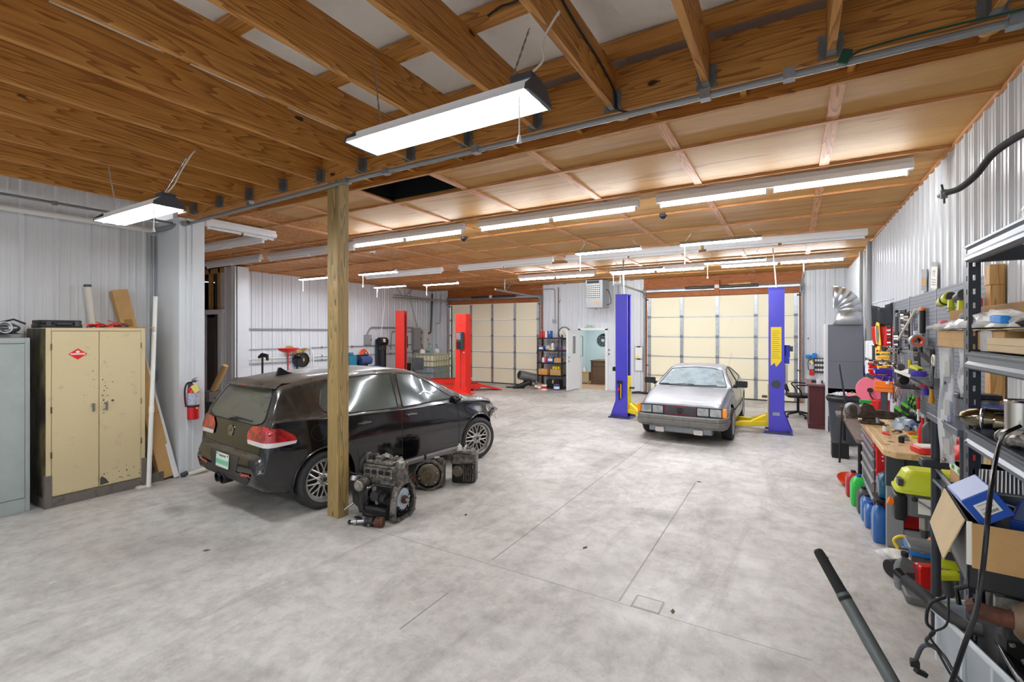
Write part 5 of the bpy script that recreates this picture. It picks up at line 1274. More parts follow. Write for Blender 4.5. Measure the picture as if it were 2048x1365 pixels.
marks(.11,.03,'purple',s1,face_mat((.43,-.0262,.84),(0,-1,0)),4); marks(.11,.025,'red',s1,face_mat((.43,-.0262,.73),(0,-1,0)),5,2)
build('edge_strip',MB().tube([(-.005,-.035,.3),(-.005,-.035,.75)],.018,6),'black',T)
build('push_bar',MB().tube([(-.02,.03,1.12),(-.10,.06,1.12),(-.10,.06,1.82),(-.02,.03,1.82)],.012,6),'dark_grey',T)
# office things
T = thing('gear_wall_art','round black cut-out wall decoration on the pale office wall','wall decoration',(-6.58,18.27,1.63)); build('ring',MB().lathe([(.19,0),(.24,0),(.24,.02),(.19,.02),(.19,0)],28,face_mat((0,0,0),(0,-1,0))),'dark_grey',T)
bl = MB()
for k in range(9): bl.tube([(.2*cos(k*.7),-.01,.2*sin(k*.7)),(.2*cos(k*.7+2.2),-.01,.2*sin(k*.7+2.2))],.014,5)
build('cutout',bl,'dark_grey',T); build('finial',MB().prism([(-.09,.20),(-.05,.27),(0,.24),(.05,.29),(.10,.20)],-.02,0,'y'),'dark_grey',T)
T = thing('office_desk','brown wood office desk beyond the open office door','desk',(-6.35,17.2,0)); build('top',MB().box(-.2,1.3,-.4,.45,.86,.90),'office_wood',T); build('side',MB().box(-.18,-.15,-.38,.43,0,.86),'office_wood',T); build('front_panel',MB().box(-.15,1.28,-.34,-.30,.0,.86),'office_wood',T)
build('panel_moulding',MB().box(.05,.9,-.36,-.34,.15,.65),'office_wood',T,bevel=.01); build('drawer',MB().box(-.1,.5,-.37,-.34,.68,.84),'office_wood',T,bevel=.006)
T = thing('side_table','small pale box table beside the office desk','table',(-6.85,17.0,0)); build('top',MB().box(-.2,.25,-.2,.2,.40,.44),'cardboard',T); build('drawer',MB().box(-.18,.23,-.19,.19,.1,.40),'cardboard_pale',T); build('leg',MB().box(-.18,-.14,-.18,-.14,0,.1),'cardboard',T); build('leg',MB().box(.19,.23,-.18,-.14,0,.1),'cardboard',T)
build('spray_bottle',MB().lathe([(0,0),(.045,0),(.045,.12),(.015,.17),(.015,.22),(0,.22)],12),'white_plastic',label='white bottle on the small table in the office',cat='bottle',loc=(-6.85,16.95,.44))
T = thing('thermostat','small black device on the office wall above the desk','device',(-6.42,18.27,.98)); build('case',MB().box(-.05,.05,-.03,0,-.06,.06),'black',T); build('face',MB().box(-.03,.03,-.034,-.03,-.02,.03),'dark_grey',T)
# black shelf unit
T = thing('shelf_unit','black open shelf unit crowded with bottles and boxes beside the far garage door','shelf',(-7.72,14.72,0))
ZS = (.05,.47,.90,1.33,1.76)
for z in ZS: build('shelf',MB().box(0,.98,0,.46,z-.045,z),'black',T,bevel=.004)
for x in (.03,.95):
    for y in (.03,.43): build('upright',MB().cyl((x,y,0),(x,y,1.76),.022,n=10),'black',T)
def bottle(loc,r,h,m,cap,label,cat='bottle',group=None,name='bottle',n=12):
    B = thing(name,label,cat,loc,group=group); build('body',MB().lathe([(0,0),(r,0),(r,h*.62),(r*.8,h*.74),(r*.35,h*.84),(r*.35,h*.9),(0,h*.9)],n),m,B); build('cap',MB().cyl((0,0,h*.88),(0,0,h),r*.42,n=10),cap,B); return B
def carton(loc,s,m,label,rz=0,flaps=True,name='cardboard_box',cat='box',band=None):
    B = thing(name,label,cat,loc,rz); a,b_,h = s
    if flaps:
        t = .005; w = MB().box(-a/2,a/2,-b_/2,-b_/2+t,0,h).box(-a/2,a/2,b_/2-t,b_/2,0,h).box(-a/2,-a/2+t,-b_/2,b_/2,0,h).box(a/2-t,a/2,-b_/2,b_/2,0,h).box(-a/2,a/2,-b_/2,b_/2,0,t)
        build('walls',w,m,B,flat=True); fl = h*.35
        build('flap',MB().box(-a/2,a/2,0,.004,-fl,0,Tr((0,-b_/2-.002,h)) @ Rot(-.35,4,'X')),m,B); build('flap',MB().box(0,.004,-b_/2,b_/2,-fl,0,Tr((a/2,0,h)) @ Rot(.3,4,'Y')),m,B)
    else:
        build('walls',MB().box(-a/2,a/2,-b_/2,b_/2,0,h),m,B,bevel=.003); build('tape',MB().box(-.022,.022,-b_/2-.001,b_/2+.001,h-.0,h+.001).box(-.022,.022,-b_/2-.0015,-b_/2,h*.55,h),'cardboard_pale',B)
    if band: build('label_band',MB().box(-a*.35,a*.35,-b_/2-.003,-b_/2-.001,h*.25,h*.7),band,B)
    return B
X0,Y0 = -7.72,14.72
for i,x in enumerate((.12,.22,.31)): bottle((X0+x,Y0+.12,1.761),.045,.27,'red' if i < 2 else 'white_plastic','white_plastic','%s on the top shelf of the black unit' % ('first red spray can','second red spray can','white spray can by the blue box')[i],group='red bottles on the top shelf',name='spray_can')
carton((X0+.44,Y0+.16,1.761),(.15,.12,.24),'blue','tall blue box on the top shelf of the black unit',flaps=False)
bottle((X0+.92,Y0+.12,1.761),.035,.12,'dark_grey','black','small dark jar at the doorway end of the top shelf')
carton((X0+.14,Y0+.14,1.331),(.22,.2,.13),'blue','blue-and-white box at the garage-door end of the second shelf',flaps=False,band='paper')
bottle((X0+.56,Y0+.12,1.331),.05,.30,'white_plastic','black','white spray bottle on the second shelf of the black unit')
build('plastic_bag',MB().ball((0,0,.08),.1,(1.1,.8,.9),10),'clear_bag',label='clear plastic bag on the second shelf of the black unit',cat='bag',loc=(X0+.36,Y0+.16,1.331))
for i,(x,m) in enumerate(((.72,'dark_grey'),(.84,'purple'),(.92,'orange'),(.47,'yellow'))): bottle((X0+x,Y0+.10,1.331),.04,.14-.02*i,m,'black',['dark','purple','orange','yellow'][i]+' small pot on the second shelf of the black unit',name='pot')
bottle((X0+.2,Y0+.12,.901),.05,.2,'white_plastic','red','white bottle with red cap on the middle shelf of the black unit'); bottle((X0+.31,Y0+.12,.901),.05,.22,'red','black','dark red bottle on the middle shelf of the black unit')
carton((X0+.50,Y0+.14,.901),(.24,.2,.2),'blue','blue-and-white carton on the middle shelf',flaps=False,band='paper'); carton((X0+.78,Y0+.16,.901),(.26,.24,.16),'cardboard','brown box at the doorway end of the middle shelf',flaps=False)
carton((X0+.22,Y0+.16,.471),(.34,.26,.2),'orange_card','orange-brown open carton on the fourth shelf down',flaps=False) if mat('orange_card',(214,150,80),.8) else None
carton((X0+.70,Y0+.16,.471),(.40,.26,.2),'cardboard','brown open carton of yellow bottles on the fourth shelf down',flaps=False)
for i in range(3): bottle((X0+.58+.1*i,Y0+.16,.68),.045,.12,'yellow','black','%s yellow bottle in the brown carton on the black unit' % ORD[i],group='yellow bottles in the carton')
for i,(x,y,m,s,l) in enumerate(((.15,.0,'charred',.11,'brown paint can at the foot of the black shelf unit'),(.30,-.10,'cardboard',.10,'brown-and-yellow tin at the foot of the black shelf unit'),(.48,-.16,'white_plastic',.10,'white tub with a red label in front of the black shelf unit'),(.88,-.02,'blue',.10,'blue tin at the foot of the black shelf unit'))):
    B = thing('paint_can',l,'can',(X0+x,Y0+y-.22,0)); build('can',MB().cyl((0,0,0),(0,0,s*1.9),s,n=18),m,B); build('lid',MB().cyl((0,0,s*1.9),(0,0,s*1.98),s*1.03,n=18),'galv',B); build('label_band',MB().lathe([(s*1.01,s*.5),(s*1.01,s*1.3)],18),'red' if i == 2 else 'paper',B)
carton((X0+.6,Y0+.2,.051),(.5,.3,.25),'black','black crate on the bottom shelf of the black unit',flaps=False,name='storage_crate',cat='crate')
T = thing('exhaust_silencer','old exhaust silencer and pipe heaped beside the black shelf unit','exhaust part',(-8.05,14.5,0)); build('silencer',MB().cyl((-.1,-.25,.48),(.25,.25,.33),.16,n=20),'galv_dull',T); build('inner_bore',MB().cyl((-.105,-.257,.482),(-.103,-.253,.481),.12,n=20),'black',T)
build('stand',MB().tube([(-.05,-.1,0),(.0,0,.3),(.2,.1,.1)],.07,8),'dusty_black',T); build('shield',MB().tube([(-.3,-.35,.03),(.0,-.2,.12),(.3,-.15,.25)],[.05,.09,.08],8),'black',T)
build('floor_scrap',MB().prism([(-.3,-.05),(.3,-.1),(.25,.08),(-.2,.1)],0,.04),'black',label='flat black scrap on the floor by the far garage door',cat='scrap',loc=(-8.4,14.35,0),rz=.3)
build('floor_scrap',MB().tube(smooth([(-.3,0,.03),(-.1,.05,.05),(.1,0,.04),(.4,.08,.03)],5),.035,7),'black',label='black cable end on the floor behind the coupe mirror',cat='scrap',loc=(-4.1,14.9,0))
# coupe lift
def blue_post(x,y,rz,label,s):
    T = thing('lift_post',label,'lift post',(x,y,0),rz); column(T,2.80,.30,.26,'lift_blue',1)
    build('top_cap',MB().box(-.14,.14,-.16,.16,2.80,2.815),'lift_blue_dark',T)
    build('base_plate',MB().box(-.28,.22,-.26,.26,0,.02),'lift_blue',T); build('gusset',MB().prism([(-.27,.02),(-.13,.02),(-.13,.42)],-.14,-.13,'y'),'lift_blue',T); build('gusset',MB().prism([(-.27,.02),(-.13,.02),(-.13,.42)],.13,.14,'y'),'lift_blue',T)
    for q in (-.22,.22): build('anchor',MB().box(-.26,.2,q-.05,q+.05,.02,.04).cyl((-.2,q,.04),(-.2,q,.08),.02,n=8),'steel_dark',T)
    build('carriage',MB().box(.02,.15,-.11,.11,.12,.95),'yellow',T,bevel=.006); build('chain',MB().box(.03,.06,-.02,.02,.95,2.78),'lift_blue_dark',T); build('pad_holder',MB().box(.15,.25,-.04,.04,.66,.70),'dark_grey',T)
    return T
def lift_arm(T,ang,L,s):
    A = Rot(ang,4,'Z') @ Matrix.Identity(4)
    M = Tr((.18,(.08 if ang > 0 else -.08),0)) @ A
    a = build('arm',MB().box(0,L*.6,-.06,.06,.12,.21,M),'yellow',T,bevel=.005)
    build('arm_extension',MB().box(L*.5,L,-.045,.045,.13,.20,M),'yellow',a,bevel=.004); build('arm_brace',MB().prism([(0,.21),(0,.34),(L*.35,.21)],-.04,.04,'y',M),'yellow',a)
    build('lift_pad',MB().cyl((L,0,.20),(L,0,.24),.06,n=16,M=M),'black',a); build('arm_lock',MB().cyl((.04,0,.21),(.04,0,.30),.03,n=10,M=M),'black',a)
P1 = blue_post(-.28,10.62,PI,'blue lift post with a yellow warning label beside the office chair',-1)
lift_arm(P1,.55,.85,1); lift_arm(P1,-.30,.85,1)
P2 = blue_post(-3.36,10.70,0,'blue lift post with black tool holster beside the clipboards',1)
lift_arm(P2,-.55,.8,1); lift_arm(P2,.45,.8,1)
wl = build('warning_label',MB().prism([(-.09,1.30),(-.03,1.36),(0,1.28),(.05,1.34),(.09,1.40),(.09,2.05),(-.09,2.05)],-.152,-.150,'y',Rot(PI,4,'Z') @ Matrix.Diagonal((-1,1,1,1)) if 0 else Rot(PI,4,'Z')),'yellow',P1)
tl = MB(); Mr = Rot(PI,4,'Z')
for i in range(14): tl.box(-.07,.07-.02*(i % 3),-.1532,-.1528,1.45+i*.04,1.458+i*.04,Mr)
build('text_line',tl,'dark_yellow',wl,flat=True) if mat('dark_yellow',(150,130,40),.6) else None
build('round_badge',MB().lathe([(0,.006),(.075,.006),(.08,0)],24,face_mat((0,.152,.95),(0,1,0)) @ Matrix.Identity(4)),'dark_grey',P1); build('serial_plate',MB().box(-.06,.06,.151,.154,.34,.40),'galv',P1)
mo = build('power_unit',MB().cyl((-.18,0,1.46),(-.18,0,1.70),.05,n=16).box(-.22,-.13,-.05,.05,1.34,1.5),'lift_blue_dark',P1); build('motor_cap',MB().box(-.28,-.22,-.04,.04,1.58,1.68),'dark_grey',P1); build('tank',MB().cyl((-.16,0,.95),(-.16,0,1.32),.035,n=14),'off_white',P1)
build('supply_cord',MB().tube(smooth([(0,0,2.815),(.02,0,3.1),(.06,0,3.6)],5),.012,6),'pvc',P1)
hl = build('tool_holster',MB().box(-.09,.03,-.20,-.15,.78,.84).box(-.05,-.04,-.19,-.17,.40,.85).box(-.02,.02,-.19,-.17,.45,.8),'black',P2); build('holster_tool',MB().cyl((-.05,-.20,.62),(-.05,-.20,.68),.025,n=10),'red',P2); build('holster_cord',MB().tube([(.0,-.19,.45),(.0,-.19,.8)],.01,6),'yellow',P2)
for i in (0,): build('black_box',MB().box(-.24,-.14,-.08,.04,1.05,1.15),'black',P2,bevel=.02)
pipe('lift_conduit',[(-3.36,10.7,2.815),(-3.36,10.7,3.62)],.02,'conduit_grey','short conduit from the blue post beside the clipboards to the ceiling','conduit')
# office chair
T = thing('office_chair','black mesh-back office chair with armrests beside the blue lift post','chair',(.10,12.75,0),rad_(10))
build('seat',MB().rbox(-.24,.26,-.25,.25,.46,.53,.08),'black',T,bevel=.015)
R = []
for i in range(7):
    z = .60+.46*i/6; R.append([(-.22-.02*sin(i*.5)-.05*(y/.2)**2*0-.10*(i/6),y*(1-.12*abs(i-3)/3),z) for y in [(-.21+.42*j/8) for j in range(9)]])
m1 = MB().rows(R); build('back_mesh',m1,'chair_mesh',T,solid=.008) if mat('chair_mesh',(70,74,76),.8,alpha=.75) else None
build('back_frame',MB().tube([R[0][0],R[3][0],R[6][0],R[6][8],R[3][8],R[0][8]],.016,8,closed=True).tube([(-.05,0,.5),(-.22,0,.52),(-.25,0,.66),(-.26,0,.8)],.022,8),'black',T)
for k in range(3): build('back_slat',MB().tube([R[1+2*k][0],R[1+2*k][4],R[1+2*k][8]],.012,6),'black',T)
for s in (-1,1): build('armrest',MB().tube(smooth([(.02,s*.26,.50),(.0,s*.30,.62),(-.08,s*.30,.74),(.04,s*.30,.76),(.24,s*.30,.75)],5),.015,8),'black',T)
build('gas_column',MB().cyl((0,0,.1),(0,0,.46),.028,n=12),'black',T)
for k in range(5):
    a = 2*PI*k/5; lg = build('base_leg',MB().tube([(0,0,.12),(.30*cos(a),.30*sin(a),.075)],[.03,.018],8),'black',T); build('caster',MB().cyl((.3*cos(a)-.02,.3*sin(a),.03),(.3*cos(a)+.02,.3*sin(a),.03),.03,n=12),'black',lg)
# burgundy desk and things on the far wall strip
T = thing('pedestal_desk','burgundy wood desk pedestal beside the grey foam booth','desk',(.28,11.35,0)); build('carcass',MB().box(.0,.26,.0,1.2,.0,.86),'burgundy',T,bevel=.006) if mat('burgundy',(92,34,38),.4,var=.2,vs=4) else None
build('top',MB().box(-.05,.27,-.04,1.24,.86,.90),'burgundy_top',T,bevel=.006) if mat('burgundy_top',(120,82,84),.4) else None
build('plinth',MB().box(-.015,.275,-.015,1.21,0,.10),'burgundy',T,bevel=.004); build('front_panel',MB().box(.03,.23,-.006,0,.16,.80),'burgundy',T,bevel=.003)
build('mug',MB().lathe([(0,0),(.04,0),(.045,.10),(.04,.10),(.036,.01)],16),'white_plastic',label='white mug on the burgundy desk',cat='mug',loc=(.45,11.45,.90))
build('radio',MB().box(-.1,.1,-.05,.05,0,.05),'black',label='flat black box on the burgundy desk',cat='device',loc=(.43,11.75,.90),bevel=.01)
extinguisher((.44,15.20,.78),-PI/2,'small red extinguisher on the back wall above the burgundy desk','yellow_tag',.85)
gl = MB(); rnd = random.Random(4)
for k in range(7): gl.ball((rnd.uniform(-.10,.10),rnd.uniform(-.04,.04),rnd.uniform(-.05,.06)),.06,(1.1,.7,.8),8)
build('blue_gloves',gl,'bright_blue',label='bunched bright blue gloves above the far small extinguisher',cat='gloves',loc=(.42,YB-.12,1.30)) if mat('bright_blue',(20,130,214),.5,bump=.5,bs=20) else None
T = thing('switch_rack','dark rack with rows of white pockets on the back wall','rack',(.62,YB-.05,1.05)); build('panel',MB().box(-.13,.13,-.02,0,-.2,.2),'dark_grey',T)
for i in range(4):
    for j in range(3): build('pocket',MB().box(-.11+.06*i,-.065+.06*i,-.03,-.02,-.15+.13*j,-.09+.13*j),'paper',T)
build('switch',MB().box(-.02,.02,-.03,0,-.05,.05),'black',label='single black switch on the wall above the pocket rack',cat='switch',loc=(.80,YB-.03,1.38)); build('door_stop',MB().cyl((0,0,0),(0,-.03,0),.018,n=10),'black',label='single black stud on the wall strip beside the garage door',cat='stud',loc=(.36,YB-.03,1.78))
# foam booth and duct
T = thing('foam_booth','tall grey foam-fronted booth with a white frame in the far corner','booth',(.55,11.2,0)); build('foam_panel',MB().box(.04,.60,-.02,.03,.86,2.10),'foam',T) if mat('foam',(128,130,138),.9,bump=.3,bs=80) else None
build('foam_panel',MB().box(.04,.60,-.016,.034,.75,.855).box(.04,.60,-.016,.034,.3,.86),'white_paint',T); build('frame',MB().box(0,.04,-.03,.6,0,2.12),'white_paint',T); build('side',MB().box(.02,.60,.03,.6,0,2.08),'foam',T); build('panel_joint',MB().box(.04,.60,-.022,-.019,1.38,1.385),'dark_grey',T)
T = thing('duct_elbow','shiny segmented sheet-metal duct elbow on top of the foam booth','duct',(.86,11.3,2.10))
def sq(c,u,v,a,b_): return [Vector(c)+Vector(u)*x*a+Vector(v)*y*b_ for x,y in ((-1,-1),(1,-1),(1,1),(-1,1))]
R = []
for i in range(6):
    t = PI/2*i/5; cen = Vector((-.17,0,.25))+Vector((.27*cos(t),0,.30*sin(t))); rad = Vector((cos(t),0,sin(t)))
    n_ = 14; R.append([cen+rad*(.19+.03*i/5)*cos(2*PI*k/n_)+Vector((0,1,0))*.2*sin(2*PI*k/n_) for k in range(n_)])
for i in range(5): build('duct_gore',MB().rows([R[i],R[i+1]],closed=True),'sheet_metal',T,solid=.004) if MATS.get('sheet_metal') or mat('sheet_metal',(206,210,212),.36,1.0) else None
build('duct_boot',MB().rows([[(x,y,0) for x,y in rrect(-.18,.28,-.2,.22,.02)],[(x,y,.27) for x,y in rrect(-.10,.28,-.2,.2,.19)]],closed=True),'sheet_metal',T,solid=.004)
# vertical wall pipes near the far right corner,banner
for y,r,l in ((11.9,.03,'grey vertical pipe on the right wall nearest the banner'),(10.7,.04,'thicker grey vertical pipe on the right wall above the flag')): pipe('wall_pipe',[(1.19,y,.0),(1.19,y,3.6)],r,'conduit_grey',l,'pipe')
T = thing('feather_banner','narrow blue banner with white letters beside the foam booth','banner',(1.17,11.35,1.1)); build('cloth',MB().prism([(-.10,0),(.04,.05),(.05,.9),(.02,1.15),(-.03,1.02),(-.11,.5)],-.012,.0,'x',Matrix.Identity(4)),'banner_blue',T) if mat('banner_blue',(98,96,196),.5) else None
text_obj('L',.22,'paper',T,face_mat((-.013,-.03,.75),(-1,0,0))); text_obj('S',.24,'paper',T,face_mat((-.013,-.03,.48),(-1,0,0))); build('pole',MB().cyl((-.01,.06,-1.1),(-.01,.06,1.2),.01,n=8),'galv',T)
# trash can
T = thing('rubbish_bin','dark grey rubbish bin overflowing with plastic in front of the foam booth','bin',(.78,10.10,0)); build('body',MB().lathe([(0,0),(.20,0),(.25,.78),(.27,.78),(.27,.82),(.24,.82),(.19,.05)],28),'dark_grey',T)
build('liner',MB().lathe([(.262,.74),(.285,.80),(.26,.835),(.23,.82)],28),'black',T)
rnd = random.Random(8)
for i,(m,l) in enumerate((('clear_bag','crumpled clear plastic on top of the rubbish bin, wall side'),('white_plastic','crumpled white wrapper on top of the rubbish bin'),('pink','pink scrap poking from the rubbish bin'),('cardboard_pale','olive-brown crumpled paper in the rubbish bin'))):
    b_ = MB(); R = [[(.10*i2*cos(j*.8)*.35,.10*i2*sin(j*.8)*.35,.07*math.exp(-i2)+rnd.uniform(0,.05)) for j in range(8)] for i2 in range(1,5)]; b_.rows(R,closed=True)
    build('crumpled_wrapper',b_,m,label=l,cat='rubbish',loc=(.70+.06*i,10.0+.1*(i % 2),.84),solid=.003)
# ================================================================ engine and gearboxes on the floor
mat('cast_dark',(50,48,46),.4,.5,c2=(26,25,25),vs=9,thr=(.38,.6),bump=.6,bs=45)
mat('cast_light',(126,122,115),.42,.6,c2=(56,53,50),vs=14,thr=(.38,.62),bump=.5,bs=50)
mat('conv',(128,118,102),.4,.6,c2=(84,74,60),vs=10)
T = thing('engine_block','greasy four-cylinder engine standing on the floor beside the timber post','engine',(-3.74,3.66,0),rad_(8))
# local x along the crankshaft (flywheel at +x),-y = intake face
build('sump',MB().prism([(-.20,0),(.18,0),(.22,.12),(-.24,.12)],-.13,.13,'y'),'black',T,bevel=.02)
build('crankcase',MB().rbox(-.22,.20,-.13,.14,.12,.36,.03),'cast_dark',T,bevel=.01)
build('cylinder_head',MB().rbox(-.20,.21,-.12,.13,.36,.56,.02),'cast_light',T,bevel=.008)
fl = MB().box(-.17,.19,-.145,-.12,.44,.535); f_ = build('intake_flange',fl,'cast_light',T,bevel=.006)
for i in range(4): build('intake_port',MB().rbox(-.145+i*.085,-.085+i*.085,.475,.515,-.149,-.142,.012,axis='y'),'dark_void',f_)
for i in range(5): build('flange_bolt',MB().cyl((-.155+i*.085,-.155,.455),(-.155+i*.085,-.145,.455),.009,n=6),'steel',f_)
build('valve_cover',MB().rbox(-.19,.17,-.10,.11,.56,.60,.03),'cast_light',T,bevel=.01)
rb = MB()
for i in range(6): rb.box(-.17+i*.06,-.16+i*.06,-.095,.105,.60,.612)
rb.box(-.17,.16,-.01,.01,.60,.615); build('cover_rib',rb,'alu',T,flat=True)
for i in range(4): build('coil_boss',MB().cyl((-.13+i*.085,.03,.60),(-.13+i*.085,.03,.635),.02,n=12),'alu',T)
build('oil_cap',MB().cyl((-.12,-.06,.60),(-.12,-.07,.655),.035,n=14),'black',T); build('cam_cover',MB().ball((-.24,.0,.52),.12,(.45,1.05,1.1),16),'black',T)
build('thermostat_hose_neck',MB().tube([(.02,-.03,.61),(.06,-.06,.66),(.10,-.05,.65)],[.022,.026,.02],10),'alu',T)
build('throttle_elbow',MB().cyl((.20,-.03,.56),(.26,-.08,.58),.04,.045,n=14).cyl((.26,-.08,.56),(.27,-.09,.62),.03,n=10),'alu',T)
build('pump_body',MB().cyl((-.15,-.13,.37),(-.15,-.25,.36),.065,.058,n=20),'alu',T,bevel=.008); build('pump_bolt',MB().cyl((-.07,-.2,.32),(-.05,-.24,.32),.018,n=8),'steel',T)
build('pulley',MB().lathe([(0,0),(.02,0),(.024,-.02),(.048,-.02),(.052,0),(.052,.03),(.04,.03),(.03,.01)],20,Tr((-.27,-.16,.395)) @ Rot(-.5,4,'X')),'steel',T)
build('coolant_hose',MB().tube(smooth([(-.02,-.16,.36),(-.05,-.22,.33),(-.05,-.23,.25),(-.08,-.18,.17)],5),.03,10),'black_gloss',T)
build('filter_housing',MB().cyl((.06,-.14,.28),(.06,-.26,.29),.05,n=18).cyl((.12,-.14,.27),(.13,-.24,.27),.035,n=14),'black',T); build('bracket_plate',MB().prism([(.0,.36),(.05,.38),(.06,.30),(.08,.20),(.05,.19),(.02,.28)],-.22,-.205,'y'),'cast_light',T)
build('alternator_bracket',MB().prism([(-.28,.40),(-.10,.34),(-.12,.10),(-.18,.06),(-.2,.12),(-.27,.16)],-.20,-.15,'y'),'cast_dark',T,bevel=.01)
build('mount_arm',MB().tube([(-.26,-.18,.16),(-.34,-.24,.09)],[.018,.01],8),'steel',T); build('manifold_pipe',MB().cyl((-.1,-.17,.13),(.16,-.17,.12),.04,n=12),'black',T)
rnd = random.Random(2)
# bell-housing end plate and crank flange (+x face)
prof = [(-.20,.05),(-.12,.0),(.08,-.02),(.17,.04),(.19,.16),(.16,.30),(.08,.40),(-.06,.40),(-.14,.34),(-.18,.22)]
bh = MB(); k = len(prof); inn = [(y*.82,.19+(z-.19)*.82) for y,z in prof]
V = [(x,y,z) for x in (.20,.26) for y,z in prof]+[(x,y,z) for x in (.20,.26) for y,z in inn]
bh.add(V,[(i,(i+1) % k,k+(i+1) % k,k+i) for i in range(k)]+[(2*k+i,3*k+i,3*k+(i+1) % k,2*k+(i+1) % k) for i in range(k)]+[(k+i,k+(i+1) % k,3*k+(i+1) % k,3*k+i) for i in range(k)])
build('bell_flange',bh,'cast_light',T,flat=True)
for i in range(k): build('flange_boss',MB().cyl((.20,prof[i][0]*.93,.19+(prof[i][1]-.19)*.93),(.268,prof[i][0]*.93,.19+(prof[i][1]-.19)*.93),.014,n=8),'cast_light',T)
for i in range(8):
    a = -2.6+i*.42; build('web_rib',MB().box(.205,.245,.09,.15,-.003,.003,Tr((0,0,.19)) @ Rot(a,4,'X')),'cast_dark',T)
build('seal_plate',MB().prism([(.10*cos(a)*(1.0 if i % 3 else 1.22),.20+.12*sin(a)) for i,a in enumerate([2*PI*q/12 for q in range(12)])],.215,.232,'x'),'alu_blue',T) if mat('alu_blue',(168,184,196),.4,.5) else None
build('crank_flange',MB().cyl((.232,0,.20),(.262,0,.20),.042,n=20),'rust',T); build('crank_hub',MB().cyl((.262,0,.20),(.275,0,.20),.018,n=14),'steel',T)
for i in range(6): build('crank_bolt',MB().cyl((.262,.03*cos(i*PI/3),.20+.03*sin(i*PI/3)),(.268,.03*cos(i*PI/3),.20+.03*sin(i*PI/3)),.005,n=6),'black',T)
build('hanging_wire',MB().tube(smooth([(-.10,-.21,.3),(-.13,-.24,.2),(-.08,-.24,.1),(.0,-.2,.06)],5),.004,5),'steel_dark',T)
build('coolant_pipe',MB().tube(smooth([(-.22,-.10,.44),(-.32,-.12,.44),(-.40,-.13,.47),(-.43,-.13,.55)],5),.013,8),'black',T); build('pipe_end',MB().tube([(-.43,-.13,.55),(-.44,-.12,.58)],[.018,.016],10),'copper',T)
def axle(loc,rz,label,L,rusty):
    A = thing('axle_stub',label,'axle part',loc,rz,rot=(0,0,rz)); build('boot',MB().lathe([(0,-.05),(.05,-.045),(.052,-.02),(.045,-.015),(.05,0),(.045,.01),(.048,.03),(.03,.05),(0,.05)],16,Tr((0,0,.05)) @ Rot(PI/2,4,'Y')),'rust' if rusty else 'black',A)
    build('shaft',MB().cyl((.04,0,.045),(L*.6,0,.035),.022,n=12).cyl((L*.6,0,.035),(L*.75,0,.03),.03,n=12).cyl((L*.75,0,.03),(L,0,.024),.014,n=10),'steel',A); build('ball_end',MB().ball((L,0,.026),.022,n=12),'black_gloss',A)
axle((-3.66,3.37,0),rad_(200),'black-booted axle stub on the floor in front of the engine',.22,False); axle((-3.56,3.40,0),rad_(205),'rusty-ended axle stub beside the black-booted one',.15,True)
build('floor_scrap',MB().prism([(-.05,-.01),(.04,-.03),(.05,.01),(-.03,.025)],0,.012),'black',label='small dark scrap on the floor between post and engine',cat='scrap',loc=(-3.92,3.45,0))
def gearbox(loc,rz,label):
    T = thing('gearbox',label,'gearbox',loc,rz); F = Tr((0,0,.19)) @ Rot(PI/2,4,'X')
    out = [((.180+.007*(i % 2))*cos(2*PI*i/24),(.180+.007*(i % 2))*sin(2*PI*i/24)) for i in range(24)]
    n = 24; V = [(x,y,z) for z in (-.03,.02) for x,y in out]+[(x*.87,y*.87,z) for z in (-.03,.02) for x,y in out]
    b = MB(); b.add(V,[(i,(i+1) % n,n+(i+1) % n,n+i) for i in range(n)]+[(2*n+i,3*n+i,3*n+(i+1) % n,2*n+(i+1) % n) for i in range(n)]+[(n+i,n+(i+1) % n,3*n+(i+1) % n,3*n+i) for i in range(n)]+[(i,2*n+i,2*n+(i+1) % n,(i+1) % n) for i in range(n)],F)
    build('bell_flange',b,'cast_light',T); 
    for i in range(0,24,3): build('flange_boss',MB().cyl((out[i][0]*.95,out[i][1]*.95,-.04),(out[i][0]*.95,out[i][1]*.95,.028),.014,n=8,M=F),'cast_light',T)
    build('bell_housing',MB().lathe([(.16,.0),(.17,-.06),(.13,-.16),(.10,-.20),(0,-.2)],24,F),'cast_light',T)
    c = build('torque_converter',MB().lathe([(0,.03),(.03,.03),(.035,.02),(.08,.018),(.085,.012),(.12,.012),(.14,.0),(.145,-.03)],36,F),'conv',T)
    for i in range(6): build('converter_lug',MB().cyl((.118*cos(i*PI/3+.3),.118*sin(i*PI/3+.3),.01),(.118*cos(i*PI/3+.3),.118*sin(i*PI/3+.3),.028),.012,n=8,M=F),'steel',c)
    build('converter_nose',MB().cyl((0,0,.03),(0,0,.042),.014,n=12,M=F),'copper',c)
    build('case',MB().rbox(-.12,.18,.06,.30,.03,.30,.05),'cast_light',T,bevel=.01); build('diff_housing',MB().cyl((-.17,-.02,.13),(-.17,.18,.13),.08,n=18),'cast_dark',T,bevel=.01); build('output_flange',MB().cyl((-.19,-.04,.15),(-.19,-.02,.15),.04,n=16),'rust',T)
    build('selector',MB().tube([(.05,.1,.32),(.07,.08,.38),(.12,.1,.38)],.016,8),'alu',T); build('filter',MB().cyl((.12,.1,.30),(.13,.1,.37),.045,n=16),'cast_light',T); build('breather',MB().cyl((-.05,.05,.37),(-.05,.05,.43),.014,n=8),'black',T)
    return T
gearbox((-3.86,4.50,.0),rad_(32),'gearbox showing its round torque converter behind the engine')
T = thing('gearbox','upright grey gearbox casting nearest the front wheel of the black car','gearbox',(-3.72,5.05,0),rad_(25))
